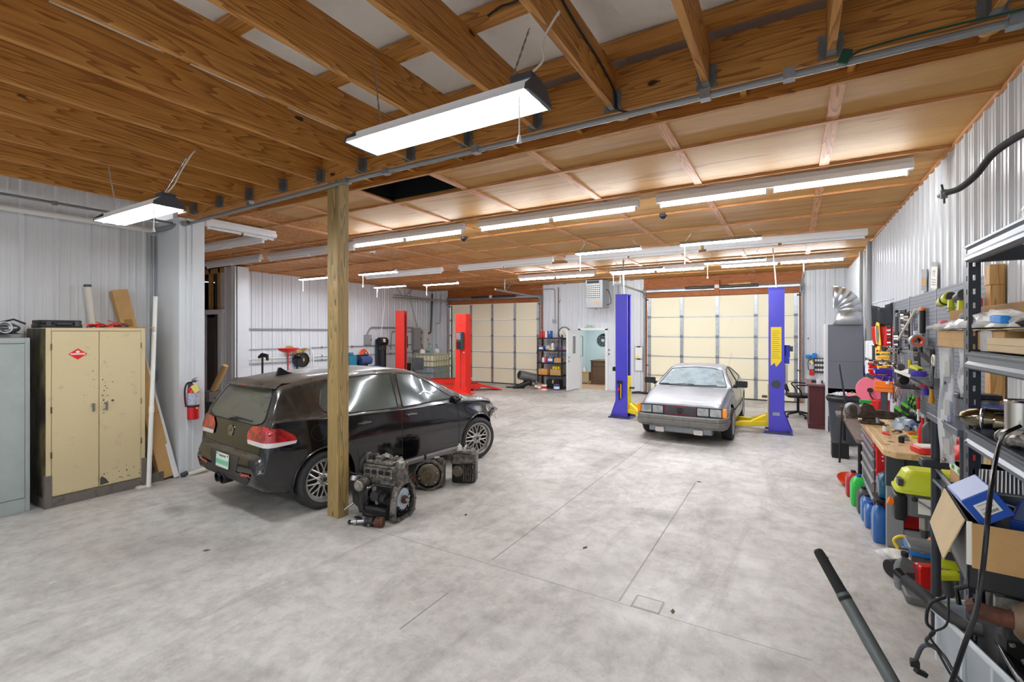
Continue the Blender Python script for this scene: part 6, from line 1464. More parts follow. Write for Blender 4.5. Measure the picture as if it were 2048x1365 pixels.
build('case',MB().rbox(-.15,.16,-.13,.14,0,.30,.05),'cast_dark',T,bevel=.015); build('upper_case',MB().rbox(-.17,.17,-.15,.15,.25,.38,.06),'cast_light',T,bevel=.01)
for i in range(5): build('cooling_rib',MB().box(.02+i*.028,.028+i*.028,-.165,-.13,.04,.24),'cast_light',T)
build('side_cover',MB().cyl((-.06,-.15,.16),(-.06,-.13,.16),.07,n=18),'conv',T); build('valve_stack',MB().rbox(-.1,.12,-.1,.1,.38,.41,.02).cyl((.05,.03,.41),(.05,.03,.43),.03,n=12),'alu',T)
build('solenoid',MB().cyl((-.06,-.03,.41),(-.06,-.03,.46),.03,n=12).cyl((-.06,-.03,.46),(-.06,-.03,.485),.012,n=8),'off_white',T); build('spigot',MB().cyl((.0,.0,.41),(.02,.0,.46),.013,n=8),'off_white',T)
build('connector',MB().box(.1,.15,-.17,-.14,.14,.20),'black',T); build('stud',MB().cyl((.16,.05,.1),(.2,.05,.1),.01,n=6),'steel',T)
build('harness_clip',MB().tube(smooth([(-.12,-.15,.38),(-.05,-.17,.40),(.06,-.16,.39),(.14,-.12,.37)],4),.01,6),'black',T)
# small debris on the floor
rnd = random.Random(21)
mat('leaf_brown',(92,72,52),.9)
for i,(x,y,l) in enumerate(((-1.62,4.02,'tiny dark leaf on the floor near the middle joint'),(-4.95,1.35,'small white cigarette end on the floor at bottom edge'),(-4.5,2.25,'small dark crumb on the open floor before the cabinet'),(-1.05,6.55,'small twig by the crossing of the floor joints'),(.25,4.9,'tiny dark crumb on the floor in front of the tall blue jug'),(-.72,3.42,'dark speck beside the square floor patch'),(-3.0,4.1,'brown leaf flakes on the floor in front of the round gearbox'))):
    build('floor_debris',MB().cyl((-.02,0,.004),(.02,.006,.004),.004,n=6) if i == 1 else MB().prism([(-.025,-.006),(.01,-.014),(.03,.004),(.0,.012)],0,.006),'paper' if i == 1 else 'leaf_brown',label=l,cat='debris',loc=(x,y,0),rz=rnd.uniform(0,6))
# ================================================================ right wall: benches,pegboard,tools
XP = 1.215          # face of the pegboard
mat('peg',(112,118,128),.55)
def peg_mat():
    m = MATS['peg']; t = m.node_tree; N = t.nodes; L = t.links; b = N['Principled BSDF']; tc = N.new('ShaderNodeTexCoord'); sp = N.new('ShaderNodeSeparateXYZ'); L.new(tc.outputs['Object'],sp.inputs[0])
    out = []
    for i,s in ((1,26.0),(2,26.0)):
        a = N.new('ShaderNodeMath'); a.operation = 'MULTIPLY'; a.inputs[1].default_value = s; L.new(sp.outputs[i],a.inputs[0]); f = N.new('ShaderNodeMath'); f.operation = 'FRACT'; L.new(a.outputs[0],f.inputs[0]); c = N.new('ShaderNodeMath'); c.operation = 'LESS_THAN'; c.inputs[1].default_value = .62 if i == 1 else .2; L.new(f.outputs[0],c.inputs[0]); out.append(c.outputs[0])
    m_ = N.new('ShaderNodeMath'); m_.operation = 'MULTIPLY'; L.new(out[0],m_.inputs[0]); L.new(out[1],m_.inputs[1])
    x = N.new('ShaderNodeMix'); x.data_type = 'RGBA'; L.new(m_.outputs[0],x.inputs['Factor']); x.inputs[6].default_value = lin(118,124,134); x.inputs[7].default_value = lin(62,66,74); L.new(x.outputs[2],b.inputs['Base Color'])
peg_mat()
T = thing('pegboard','long grey slotted pegboard on the right wall behind the benches','pegboard',(XP,0,0))
for a,b in ((4.66,6.15),(6.16,7.40),(7.41,8.60)): build('panel',MB().box(0,.02,a,b,1.06,2.37),'peg',T)
for y in (6.155,7.405,8.61): build('edge_trim',MB().box(-.004,.022,y-.008,y+.008,1.05,2.38),'galv',T)
T = thing('timber_stud','pale timber stud on the wall behind the dark rack, at the pegboard end','timber',(1.22,4.56,0)); build('upper_piece',MB().box(-.05,.03,-.055,.055,2.28,2.42),'stud_wood',T,bevel=.003); build('lower_piece',MB().box(-.045,.03,-.05,.06,1.0,2.28),'stud_wood',T,bevel=.003)
def tl(name,label,cat,y,z,x=XP-.01,group=None,rot=None): return thing(name,label,cat,(x,y,z),group=group,rot=rot)
# --- wrenches in rows
def wrench_proto():
    T = tl('combination_wrench','x','wrench',8.2,1.3)
    build('shank',MB().box(-.004,.004,-.008,.008,-.20,0),'chrome',T,bevel=.002); build('ring_end',MB().lathe([(.010,-.005),(.019,-.005),(.019,.005),(.010,.005),(.010,-.005)],14,Tr((0,0,.012)) @ Rot(PI/2,4,'Y')),'chrome',T)
    build('open_end',MB().prism([(-.010,-.20),(-.022,-.22),(-.018,-.25),(-.008,-.25),(-.008,-.232),(.008,-.232),(.008,-.25),(.018,-.25),(.022,-.22),(.010,-.20)],-.005,.005,'x'),'chrome',T)
    return T
rnd = random.Random(31); w0 = wrench_proto(); first = True; cnt = {}
WR = [(8.30,1.50,1.0),(8.22,1.50,1.1),(8.14,1.50,1.2),(8.05,1.50,1.25),(7.96,1.50,1.3),(7.86,1.50,1.35),(7.76,1.36,.9),(7.66,1.36,.9),(7.56,1.36,1.0),(7.46,1.36,1.0),(7.36,1.36,1.1),(7.26,1.36,.8),(7.12,1.36,.8),(7.0,1.35,.8),(6.9,1.35,.75),(8.26,1.72,.9),(8.16,1.72,.9),(8.06,1.72,.9),(7.96,1.70,.9),(7.86,1.70,.8),(7.7,1.66,.9),(7.6,1.66,.9),(7.5,1.66,1.0)]
for y,z,s in WR:
    r_ = 'upper' if z > 1.6 else 'middle' if z > 1.4 else 'lower'; cnt[r_] = cnt.get(r_,-1)+1; l = 'chrome combination wrench in the %s row, %s from the flag end' % (r_,ORD[cnt[r_]])
    if first: w0.location = (XP-.03,y,z); w0.scale = (1,1,s); w0['label'] = l; w0['group'] = 'combination wrenches on the pegboard'; first = False
    else: dup(w0,(XP-.03-rnd.uniform(0,.02),y,z),l,rot=(rnd.uniform(-.08,.08),0,0),scale=(1,1,s),group='combination wrenches on the pegboard')
# --- big breaker bars / ratchets
def bar(y,z,L,m,label,lean_=0.0,r=.010,head='chrome',grip=None,name='breaker_bar',cat='wrench',x=XP-.035):
    T = tl(name,label,cat,y,z,x=x,rot=(lean_,0,0)); build('shaft',MB().cyl((0,0,0),(0,0,-L),r,n=10),m,T); build('head',MB().box(-.018,.018,-.02,.02,-.01,.045),head,T,bevel=.006)
    build('grip',MB().cyl((0,0,-L*.68),(0,0,-L-.01),r*1.7,n=10),grip or m,T); build('hook',MB().cyl((.0,0,.035),(.035,0,.035),.004,n=6),'steel',T)
    return T
bar(8.0,2.20,.46,'black','black breaker bar hanging next to the flag, upper pegboard',r=.014,head='black'); bar(7.93,2.16,.42,'dark_grey','dark grey pry handle beside the black breaker bar',r=.011,head='steel')
bar(7.06,2.14,.40,'chrome','long chrome ratchet left of the grey hand saw'.replace('left of','beside'),r=.008); bar(6.95,2.12,.44,'chrome','second long chrome ratchet, nearer the hand saw',r=.008)
bar(6.86,1.92,.30,'teal','teal-handled long tool below the hand saw',r=.010,head='white_plastic'); bar(8.0,1.72,.26,'black','short black bar below the black breaker bar',r=.014)
bar(6.62,1.78,.34,'steel_dark','dark steel bar hanging at a slant under the saw',lean_=.25,r=.012)
d = tl('cheater_pipe','long pale pipe hanging diagonally across the upper pegboard','pipe',6.66,2.20,x=XP-.07,rot=(-1.16+.0,0,0)); d.rotation_euler = (0,0,0)
build('pipe',MB().tube([(0,0,0),(.0,.10,-.04),(-.01,.92,-.34)],.014,8),'off_white',d); build('pipe_cap',MB().ball((-.01,.92,-.34),.016,n=8),'off_white',d)
# hand saw with orange-capped grip
T = tl('hand_saw','grey-bladed hand saw with a black and orange handle','saw',6.62,2.06,x=XP-.04); build('blade',MB().prism([(-.06,.17),(.10,.15),(.07,-.16),(-.0,-.18)],-.003,.003,'x'),'galv',T); build('handle',MB().cyl((0,-.11,.12),(0,-.11,-.12),.026,n=12),'black',T,bevel=.006); build('handle_cap',MB().cyl((0,-.11,.12),(0,-.11,.15),.022,n=12),'orange',T); build('sleeve',MB().box(-.01,.01,-.135,-.085,-.26,-.12),'galv_dull',T)
# socket rails
def rail(y,z,n,label,h=.42,dx=0):
    T = tl('socket_rail',label,'socket rail',y,z,x=XP-.03-dx,group='socket rails on the pegboard'); build('rail',MB().box(-.006,.006,-.018,.018,-h,0),'black',T,bevel=.002)
    for i in range(n):
        q = -.03-i*(h-.05)/n; r = .022-.010*i/n; build('socket',MB().cyl((-.006,0,q),(-.05+.015*i/n,.01,q),r,n=10),'chrome' if i % 3 else 'steel_dark',T)
rail(7.44,2.23,9,'black socket rail with short sockets, upper pegboard'); rail(7.24,2.20,11,'socket rail of chrome sockets beside the black one',.46); rail(6.74,1.90,9,'black-and-chrome socket rail under the hand saw',.36); rail(8.28,2.06,8,'narrow socket rail close to the flag edge',.5,.02); rail(7.90,1.96,7,'short socket rail under the black breaker bar',.3)
for i in range(6):
    hk = tl('peg_hook','long chrome peg hook over the wrenches, %s from the top' % ORD[i],'hook',7.9-.02*i,1.70-.045*i,group='long peg hooks'); build('prong',MB().tube([(.02,0,0),(-.22,0,.0),(-.24,0,.015)],.004,6),'chrome',hk); build('price_tip',MB().box(-.25,-.235,-.012,.012,-.01,.015),('red','green','white_plastic')[i % 3],hk)
# drill,tape roll,caulk,holster
T = tl('impact_wrench','black-and-silver air impact wrench hanging beside the tape roll','impact wrench',6.42,1.88,x=XP-.08); build('body',MB().cyl((0,.08,0),(0,-.08,.01),.04,.032,n=14),'black',T,bevel=.008); build('handle',MB().tube([(0,-.02,-.02),(0,-.04,-.14)],[.024,.02],8),'dark_grey',T); build('anvil',MB().cyl((0,.08,0),(0,.12,0),.014,n=10),'chrome',T)
T = tl('tape_roll','white tape roll with an orange core on a peg beside the cardboard boxes','tape',6.30,1.86,x=XP-.12); F = Rot(PI/2,4,'Y') @ Rot(.5,4,'X'); build('tape',MB().lathe([(.035,-.055),(.065,-.055),(.065,.055),(.035,.055)],24,Rot(PI/2,4,'X')),'galv',T); build('core',MB().lathe([(.036,.056),(.052,.057),(.052,-.05),(.036,-.05),(.036,.056)],24,Rot(PI/2,4,'X')),'orange_red',T)
T = tl('shears','pair of grey-handled shears hanging beside the plastic bag strip','shears',5.95,1.66,x=XP-.06); build('ring',MB().tube([(0,.05*cos(a),.05*sin(a)+.02) for a in [2*PI*i/16 for i in range(16)]],.010,6,closed=True),'off_white',T); build('blade',MB().prism([(-.02,-.02),(.02,-.02),(.06,-.22),(.03,-.24)],-.005,.005,'x'),'steel_dark',T); build('blade',MB().prism([(-.02,-.02),(.01,-.02),(-.01,-.2),(-.04,-.22)],-.012,-.005,'x'),'steel_dark',T); build('handle',MB().tube([(0,.03,-.01),(0,.09,-.12),(0,.10,-.18)],.014,7),'galv',T)
# small wire tray with clutter
T = tl('tool_shelf','narrow steel tray fixed to the pegboard at eye level','shelf',6.45,1.50,x=XP-.0); build('tray',MB().box(-.22,0,-.42,.42,0,.008),'galv',T); build('front_lip',MB().box(-.222,-.214,-.42,.42,0,.03),'off_white',T); build('bracket',MB().prism([(-.2,0),(0,0),(0,-.12)],-.40,-.39,'y').prism([(-.2,0),(0,0),(0,-.12)],.39,.40,'y'),'galv',T)
build('tape_roll',MB().lathe([(.03,0),(.065,0),(.065,.05),(.03,.05),(.03,0)],24),'purple',label='blue tape roll lying on the steel tray',cat='tape',loc=(XP-.13,6.18,1.51)); build('sponge',MB().box(-.03,.03,-.09,.09,0,.03),'lime',label='yellow-green strip lying on the steel tray',cat='strip',loc=(XP-.1,6.42,1.56),rz=.2,rot=(.15,0,.2))
build('tin',MB().cyl((0,0,0),(0,0,.05),.04,n=16),'charred',label='dark round tin on the steel tray',cat='tin',loc=(XP-.13,6.42,1.51)); build('paper_note',MB().box(-.05,.05,-.08,.08,0,.01),'paper',label='folded white paper on the steel tray',cat='paper',loc=(XP-.14,6.68,1.51),rot=(.1,-.35,.2)); build('nozzle',MB().cyl((0,0,.03),(.0,.12,.03),.02,.008,n=10),'black',label='black nozzle on the steel tray',cat='nozzle',loc=(XP-.1,6.28,1.52))
T = tl('tool_rack','dark grey angled screwdriver rack above the steel tray','rack',6.40,1.66); build('plate',MB().box(-.03,0,-.2,.2,-.05,.12),'dark_grey',T)
for i in range(6): build('slot',MB().box(-.034,-.028,-.17+.06*i,-.14+.06*i,-.02+.01*i,.05+.01*i),'black',T)
bar(6.40,1.48,.17,'lift_blue','wooden-necked hammer handle with a purple grip below the tray',r=.016,head='stud_wood',grip='purple',name='hammer',cat='hammer')
T = tl('pliers','large red-handled pliers standing out from the pegboard','pliers',7.20,1.50,x=XP-.12,rot=(-.45,0,0)); build('handle',MB().tube([(0,.012,-.02),(0,.03,-.1),(0,.02,-.2)],.012,8),'red',T); build('handle',MB().tube([(0,-.012,-.02),(0,-.02,-.1),(0,-.01,-.2)],.012,8),'red',T); build('jaw',MB().prism([(-.02,-.02),(.02,-.02),(.008,.06),(-.008,.06)],-.01,.01,'x'),'steel_dark',T)
T = tl('screwdriver','yellow-handled screwdriver hanging above the red pliers','screwdriver',7.30,1.62,x=XP-.015); build('handle',MB().cyl((0,0,0),(0,0,-.10),.014,n=10),'yellow',T); build('shaft',MB().cyl((0,0,0),(0,0,.08),.004,n=6),'chrome',T)
T = tl('air_tool','heap of black air tools on a bracket below the tray','air tool',6.95,1.36,x=XP-.14); build('body',MB().cyl((0,.1,.03),(0,-.12,.05),.04,.05,n=14),'black',T,bevel=.01); build('trigger_arm',MB().tube([(0,0,.05),(-.03,.03,.14),(-.02,-.05,.18)],.022,8),'black',T); build('shelf_bracket',MB().box(-.06,.12,-.3,.25,-.03,-.02),'black',T); build('cap',MB().cyl((-.02,-.05,.18),(-.02,-.09,.2),.035,n=12),'dark_grey',T)
# green-handled screwdrivers in a black block
T = tl('screwdriver_block','black block holding the green-handled screwdrivers on the bench','tool block',6.65,.955,x=XP-.13); build('block',MB().box(-.07,.07,-.19,.19,0,.11),'black',T,bevel=.006); build('step',MB().box(-.11,-.07,-.19,.19,0,.06),'black',T,bevel=.006)
sd0 = None; n_ = 0
for i in range(5):
    for j in range(3):
        p = (XP-.22+.06*j,6.50+.075*i,1.02+.045*j+.05*(j == 2)*(i % 2)); l = 'green-handled screwdriver, %s of the black block, %s from the near end' % (('front step','middle row','back row')[j],ORD[i])
        if sd0 is None: sd0 = thing('screwdriver',l,'screwdriver',p,group='green-handled screwdrivers'); build('handle',MB().lathe([(0,0),(.009,0),(.015,.02),(.0135,.06),(.0155,.09),(.011,.105),(0,.107)],10),'green_grip',sd0) if mat('green_grip',(96,190,60),.4) else None; build('grip_band',MB().lathe([(.0157,.02),(.0150,.075)],10,arc=(PI*.7,PI*1.6)),'black',sd0); build('shaft',MB().cyl((0,0,0),(0,0,-.05),.004,n=6),'chrome',sd0)
        else: dup(sd0,p,l,group='green-handled screwdrivers')
T = tl('screwdriver','red-and-white screwdriver upright on the bench by the black tube post','screwdriver',6.25,1.05,x=XP-.12); build('handle',MB().cyl((0,0,.12),(0,0,.24),.014,n=10),'red',T); build('shaft',MB().cyl((0,0,0),(0,0,.12),.010,n=8),'paper',T)
T = tl('file_tool','amber-handled file hanging low on the pegboard near the rack','file',6.02,1.40,x=XP-.06); build('handle',MB().lathe([(0,-.15),(.022,-.14),(.026,-.10),(.014,-.06),(.018,0),(0,.0)],12),'amber_wood',T) if mat('amber_wood',(196,142,40),.4) else None; build('ferrule',MB().cyl((0,0,0),(0,0,.03),.014,n=10),'black',T)
T = tl('wire_ring','red oval wire ring hooked low on the pegboard','ring',6.28,1.40,x=XP-.08); build('ring',MB().tube([(.04*cos(a),.09*sin(a),.01*sin(2*a)) for a in [2*PI*i/18 for i in range(18)]],.006,6,closed=True),'red',T); build('hook',MB().tube([(0,.05,0),(0,.06,-.10),(0,.02,-.13)],.004,6),'steel',T)
rnd = random.Random(12)
for i in range(9):
    y = 6.9+.16*i; T = tl('pliers','small chrome pliers low on the pegboard, %s in the row of pliers' % ORD[i],'pliers',y,1.16+.04*rnd.random(),x=XP-.05-.02*rnd.random(),group='small pliers low on the pegboard',rot=(rnd.uniform(-.2,.2),0,0)); m = ('chrome','steel_dark','green','chrome','purple')[i % 5]
    if i % 5 != 2 and i % 5 != 4: pass
    else: T['label'] = ('small %s-handled pliers low on the pegboard' % ('green' if i % 5 == 2 else 'purple'))+(' beyond the screwdriver block' if i > 4 else ' behind the green screwdrivers')
    build('handle',MB().tube([(0,.012,0),(0,.02,-.06),(0,.012,-.12)],.007,6),m,T); build('handle',MB().tube([(0,-.012,0),(0,-.02,-.06),(0,-.012,-.12)],.007,6),m,T); build('jaw',MB().prism([(-.016,0),(.016,0),(.005,.06),(-.005,.06)],-.006,.006,'x'),'chrome',T)
for i,(y,z) in enumerate(((5.7,1.42),(5.5,1.42),(5.3,1.55),(5.75,1.95),(6.0,2.0),(5.3,1.75))):
    T = tl('peg_hook','empty double peg hook near the rack, %s' % ('beside the shears','just below the shears','low, nearest the side shelf','level with the tape roll','highest, beside the saw','under the lime tools')[i],'hook',y,z,group='empty peg hooks'); build('prong',MB().tube([(.01,-.02,0),(-.05,-.02,0),(-.06,-.02,.02)],.003,6).tube([(.01,.02,0),(-.05,.02,0),(-.06,.02,.02)],.003,6),'chrome',T); build('plate',MB().box(.0,.01,-.03,.03,-.01,.02),'chrome',T)
# flag
T = thing('wall_flag','black, red and gold flag with an eagle crest hanging at the end of the pegboard','flag',(1.12,8.72,1.44),.34)
def strip(z0,z1,m,nm,k):
    R = []
    for i in range(9):
        z = z0+(z1-z0)*i/8; w = .23*(1 if z > .45 else .45+.55*z/.45); R.append([(.035*sin(j*1.1+z*3)+.012*sin(j*2.3),-w+2*w*j/14,z+(.06*((j-7)/7)**2-.03 if z > .85 else 0)) for j in range(15)])
    build(nm,MB().rows(R),m,T,solid=.003)
mat('flag_gold',(250,204,60),.6)
strip(.60,.90,'flag_black','black_band',0) if mat('flag_black',(44,48,54),.6) else None
strip(.28,.60,'red','red_band',1); strip(-.14,.28,'flag_gold','gold_band',2)
build('crest',MB().prism([(-.02,.64),(.05,.66),(.09,.58),(.08,.44),(.04,.30),(-.02,.22),(-.06,.34),(-.03,.5)],-.048,-.038,'x'),'flag_gold',T); build('crest_field',MB().prism([(.0,.60),(.05,.62),(.06,.52),(.04,.38),(.0,.32),(-.02,.45)],-.052,-.047,'x'),'galv_dull',T); build('pole',MB().cyl((0,.24,.95),(.02,-.24,.98),.008,n=8),'galv',T)
for i in range(4): wd = tl('combination_wrench','long chrome wrench over the gold flag band, %s from the pegboard edge' % ORD[3-i],'wrench',8.78+.07*i,1.75,x=1.04,group='wrenches over the flag'); build('shank',MB().cyl((0,0,0),(0,0,-.24),.006,n=6),'steel_dark',wd); build('ring_end',MB().ball((0,0,.01),.016,n=8),'chrome',wd)
# white jugs near the flag
for y,z,s,l in ((10.2,1.50,.19,'white plastic jug hung upside down beside the flag'),(9.85,1.50,.16,'second white plastic jug partly behind the flag'),(10.2,1.22,.15,'white-grey canister below the hung jugs')):
    T = thing('plastic_jug',l,'jug',(1.175,y,z)); build('jug',MB().rbox(-.09,.09,-.16,.16,0,s*1.6,.05),'white_plastic',T,bevel=.02); build('cap',MB().cyl((0,0,0),(0,0,-.04),.03,n=12),'dark_grey',T)
# calendars
for y,z,h,m,l in ((6.75,2.52,.24,'cal_grey','small grey wall calendar above the pegboard, nearer the flag'),(6.32,2.53,.27,'paper','white wall calendar page above the pegboard, nearer the rack')):
    mat('cal_grey',(150,152,150),.6); T = thing('wall_calendar',l,'calendar',(1.235,y,z),rot=(.12,0,0)); build('page',MB().box(-.004,0,-.12,.12,-h/2,h/2),m,T); build('header',MB().box(-.007,-.004,-.12,.12,h*.32,h/2),'cal_grey',T)
    marks(.12,.07,'cal_grey',T,face_mat((-.0042,0,.02),(-1,0,0)),2,5) if m == 'paper' else build('picture_band',MB().box(-.006,-.004,-.10,.10,-.06,.02),'cardboard',T)
    for q in range(3): build('text_line',MB().box(-.0055,-.004,-.08,.08,-.05-.025*q,-.043-.025*q),'dark_grey',T)
# ---------------------------------------------------------------- maple bench,steel legs
T = thing('workbench','steel workbench with a thick stained maple top beside the red tool chest','workbench',(.66,5.0,0))
build('bench_top',MB().prism([(.07,0),(.57,0),(.57,1.9),(0,1.9),(0,.10)],.90,.955),'bench_maple',T,bevel=.008) if wood('bench_maple',(222,192,146),(196,158,108),'Y',knots=False,ring=2.2) else None
st = MB(); rnd = random.Random(6)
for k in range(22):
    cx,cy,r = rnd.uniform(.05,.45),rnd.uniform(.1,1.8),rnd.uniform(.008,.03); st.prism([(cx+r*rnd.uniform(.5,1.6)*cos(a),cy+r*rnd.uniform(.5,1.8)*sin(a)) for a in [i*PI/4 for i in range(8)]],.9552,.9556)
build('stain',st,'charred',T)
for y in (.38,1.78): build('leg',MB().box(.06,.18,y-.03,y+.03,0,.62),'leg_grey',T,bevel=.004) if mat('leg_grey',(150,152,152),.5) else None; build('leg_upper',MB().box(.055,.185,y-.035,y+.035,.58,.90),'dark_grey',T,bevel=.004)
for y in (.38,1.78): build('rear_leg',MB().box(.46,.56,y-.03,y+.03,0,.9),'leg_grey',T)
build('end_panel',MB().box(.18,.52,.37,.39,.55,.90),'dark_panel',T) if mat('dark_panel',(52,60,60),.6) else None
build('stringer',MB().box(.1,.54,.36,.40,.14,.20),'leg_grey',T)
# red tool chest
T = thing('tool_chest','tall red tool chest with silver-edged drawers under the maple bench','tool chest',(.70,5.80,.08)); build('body',MB().box(0,.46,0,1.0,0,.80),'red',T,bevel=.006)
zz = [.02,.24,.40,.51,.62,.71,.79]
for i in range(6):
    d_ = build('drawer',MB().box(-.012,0,.05,.95,zz[i]+.008,zz[i+1]-.008),'dark_grey' if i < 5 else 'red',T,bevel=.004)
    build('drawer_pull',MB().prism([(-.028,zz[i+1]-.034),(-.012,zz[i+1]-.038),(-.012,zz[i+1]-.010),(-.024,zz[i+1]-.012)],.05,.95,'y'),'galv',d_)
for y in (.05,.95): build('caster',MB().cyl((.06,y-.02,-.04),(.06,y+.02,-.04),.04,n=12),'black',T)
build('side_bolt',MB().cyl((.05,-.004,.66),(.05,0,.66),.008,n=8).cyl((.05,-.004,.62),(.05,0,.62),.008,n=8),'white_plastic',T); build('maker_label',MB().box(-.0135,-.012,.2,.3,.74,.775),'white_plastic',T)
# low dark bench beyond,vise
T = thing('low_bench','low weathered-wood bench with thin black pipe legs beyond the maple bench','bench',(.66,7.05,0)); build('bench_top',MB().prism([(.04,0),(.55,0),(.55,2.2),(0,2.2),(0,.06)],.60,.65),'grey_wood',T,bevel=.006)
for x,y in ((.04,.06),(.04,2.1),(.5,.06),(.5,2.1)): build('leg',MB().cyl((x,y,0),(x,y,.6),.022,n=10),'black',T)
build('back_panel',MB().box(.2,.5,.3,1.9,.02,.58),'charred',T)
T = thing('clamp_rod','rusty clamp rod standing at the far corner of the low bench','clamp',(.60,8.6,0)); build('rod',MB().cyl((0,0,0),(.02,0,.62),.014,n=8),'black',T); build('screw',MB().cyl((.02,0,.55),(.03,0,.82),.010,n=8),'rust',T); build('knob',MB().ball((.03,0,.83),.028,n=10),'rust',T)
T = thing('bench_vise','large rusty-brown bench vise on the far corner of the maple bench','vise',(.72,6.42,.956),rad_(8)); build('base',MB().rbox(-.10,.12,-.07,.08,0,.03,.03).cyl((0,0,.03),(0,0,.06),.07,n=20),'vise_iron',T,bevel=.006) if mat('vise_iron',(96,88,78),.5,.5,c2=(60,50,42),vs=12,bump=.3) else None
build('body',MB().prism([(-.14,.06),(.20,.06),(.22,.13),(.12,.155),(.04,.15),(.02,.20),(-.04,.22),(-.08,.20),(-.14,.13)],-.05,.05,'y'),'vise_iron',T,bevel=.012); build('slide',MB().box(-.2,.24,-.03,.03,.07,.12),'vise_iron',T,bevel=.006)
build('jaw',MB().rbox(-.20,-.13,.06,.20,-.07,.07,.03,axis='y'),'vise_iron',T,bevel=.01); build('jaw_head',MB().cyl((-.16,-.06,.15),(-.16,.06,.15),.065,n=20),'galv_dull',T); build('handle_bar',MB().cyl((-.23,-.06,.02),(-.23,.02,.14),.008,n=8),'steel',T); build('swivel_lock',MB().cyl((.05,-.08,.02),(.05,-.05,.07),.018,n=10),'galv',T)
build('green_pad',MB().box(-.05,.05,-.04,.04,0,.03),'green',label='bright green block lying on top of the vise',cat='block',loc=(.68,6.42,1.18))
T = thing('pry_bar','long thin black bar standing up out of the rubbish bin side','bar',(.72,8.9,.70)); build('bar',MB().tube([(0.0,0,0),(-.08,.2,.66),(-.085,.21,.74)],[.016,.012,.008],8),'black',T); build('foot',MB().cyl((0,0,-.05),(0,0,0),.02,n=10),'black',T)
build('swivel_block',MB().box(-.16,.18,-.1,.3,-.05,0),'charred',label='dark block on the low bench holding the thin black bar',cat='block',loc=(.74,8.85,.70),bevel=.01)
# pink reel,orange case,organisers,red box
T = thing('cable_reel','pink round cable reel with a black cord above the vise','reel',(.95,8.3,1.14),rad_(-25),scale=(.8,)*3); F = Rot(PI/2,4,'X'); build('disc',MB().lathe([(0,.05),(.22,.05),(.23,.04),(.23,-.04),(.22,-.05),(0,-.05)],32,F),'pink',T); build('hub',MB().cyl((0,-.05,0),(0,-.09,0),.04,n=14),'black',T); build('cord',MB().tube(smooth([(0,-.09,-.02),(.02,-.10,-.10),(.08,-.10,-.16),(.17,-.09,-.14),(.22,-.08,-.08)],6),.011,7),'black',T); build('switch',MB().box(-.18,-.06,-.06,-.02,.18,.24,Rot(.5,4,'Y')),'dark_grey',T)
build('stand',MB().box(-.06,.06,-.04,.04,-.55,-.2),'charred',T)
T = thing('organiser_case','bright orange tool case in front of the pegboard tools','case',(1.05,8.0,1.15),rad_(-25),scale=(.66,)*3); build('shell',MB().rbox(-.15,.17,.0,.22,-.06,.06,.03,axis='y'),'orange',T,bevel=.012); build('rib',MB().box(-.14,.16,-.075,-.06,.09,.12),'orange',T,bevel=.006); build('latch',MB().box(.05,.10,-.08,-.06,.17,.22),'white_plastic',T); build('stand',MB().box(-.05,.05,-.03,.03,-.5,0),'dark_grey',T)
for z,y,m,l in ((1.36,8.4,'purple','upper purple wall bin beside the flag hem'),(1.26,8.34,'purple','lower purple wall bin beside the orange case'),(1.40,9.0,'red','upper red wall bin behind the purple bins'),(1.30,8.96,'red','lower red wall bin behind the purple bins')):
    T = thing('wall_bin',l,'bin',(1.12,y,z),group='stacked wall bins',scale=(.8,.8,1)); build('tray',MB().prism([(-.10,.0),(.10,0),(.12,.08),(.10,.085),(.08,.02),(-.08,.02),(-.10,.085),(-.12,.08)],-.16,.16,'y',Rot(PI/2,4,'Z')),m,T,bevel=.003); build('label_slot',MB().box(-.165,-.160,-.04,.04,.02,.05),'white_plastic',T)
T = thing('red_canister','red canister with a white angled mark under the pink reel','canister',(1.02,8.2,.66)); build('body',MB().cyl((0,0,0),(0,0,.36),.12,n=24),'red',T,bevel=.01); build('mark',MB().prism([(-.08,.1),(-.02,.2),(-.08,.30),(-.10,.30),(-.05,.2),(-.10,.1)],-.124,-.121,'y',Rot(-1.0,4,'Z')),'paper',T)
for x,y,z,L,m,l in ((1.19,11.3,1.32,.2,'purple','purple hooked handle beside the grey wall pipe'),(1.19,11.05,1.28,.16,'green','green handle beside the purple hooked one'),(.90,8.9,.70,.25,'green_dark','dark green slanted tool behind the vise')):
    mat('green_dark',(10,120,78),.4); T = thing('hooked_tool',l,'handle',(x,y,z)); build('grip',MB().tube(smooth([(0,0,-L),(0,0,-.05),(.02,-.06,.02),(.03,-.14,.03)],5),.022,8),m,T); build('ferrule',MB().cyl((0,0,-L-.03),(0,0,-L),.02,n=8),'steel',T)
build('clear_bag',MB().rows([[(.12*cos(a)*(1-.1*i),.20*sin(a)*(1-.1*i),.02*i+.02*sin(3*a+i)) for a in [2*PI*q/16 for q in range(16)]] for i in range(5)]+[[(0,0,.09)]*16],closed=True),'bag_blue',label='pale blue plastic bag lying on the bench behind the vise',cat='bag',loc=(1.0,6.35,.958)) if mat('bag_blue',(190,208,226),.3,alpha=.8,bump=.6,bs=16) else None
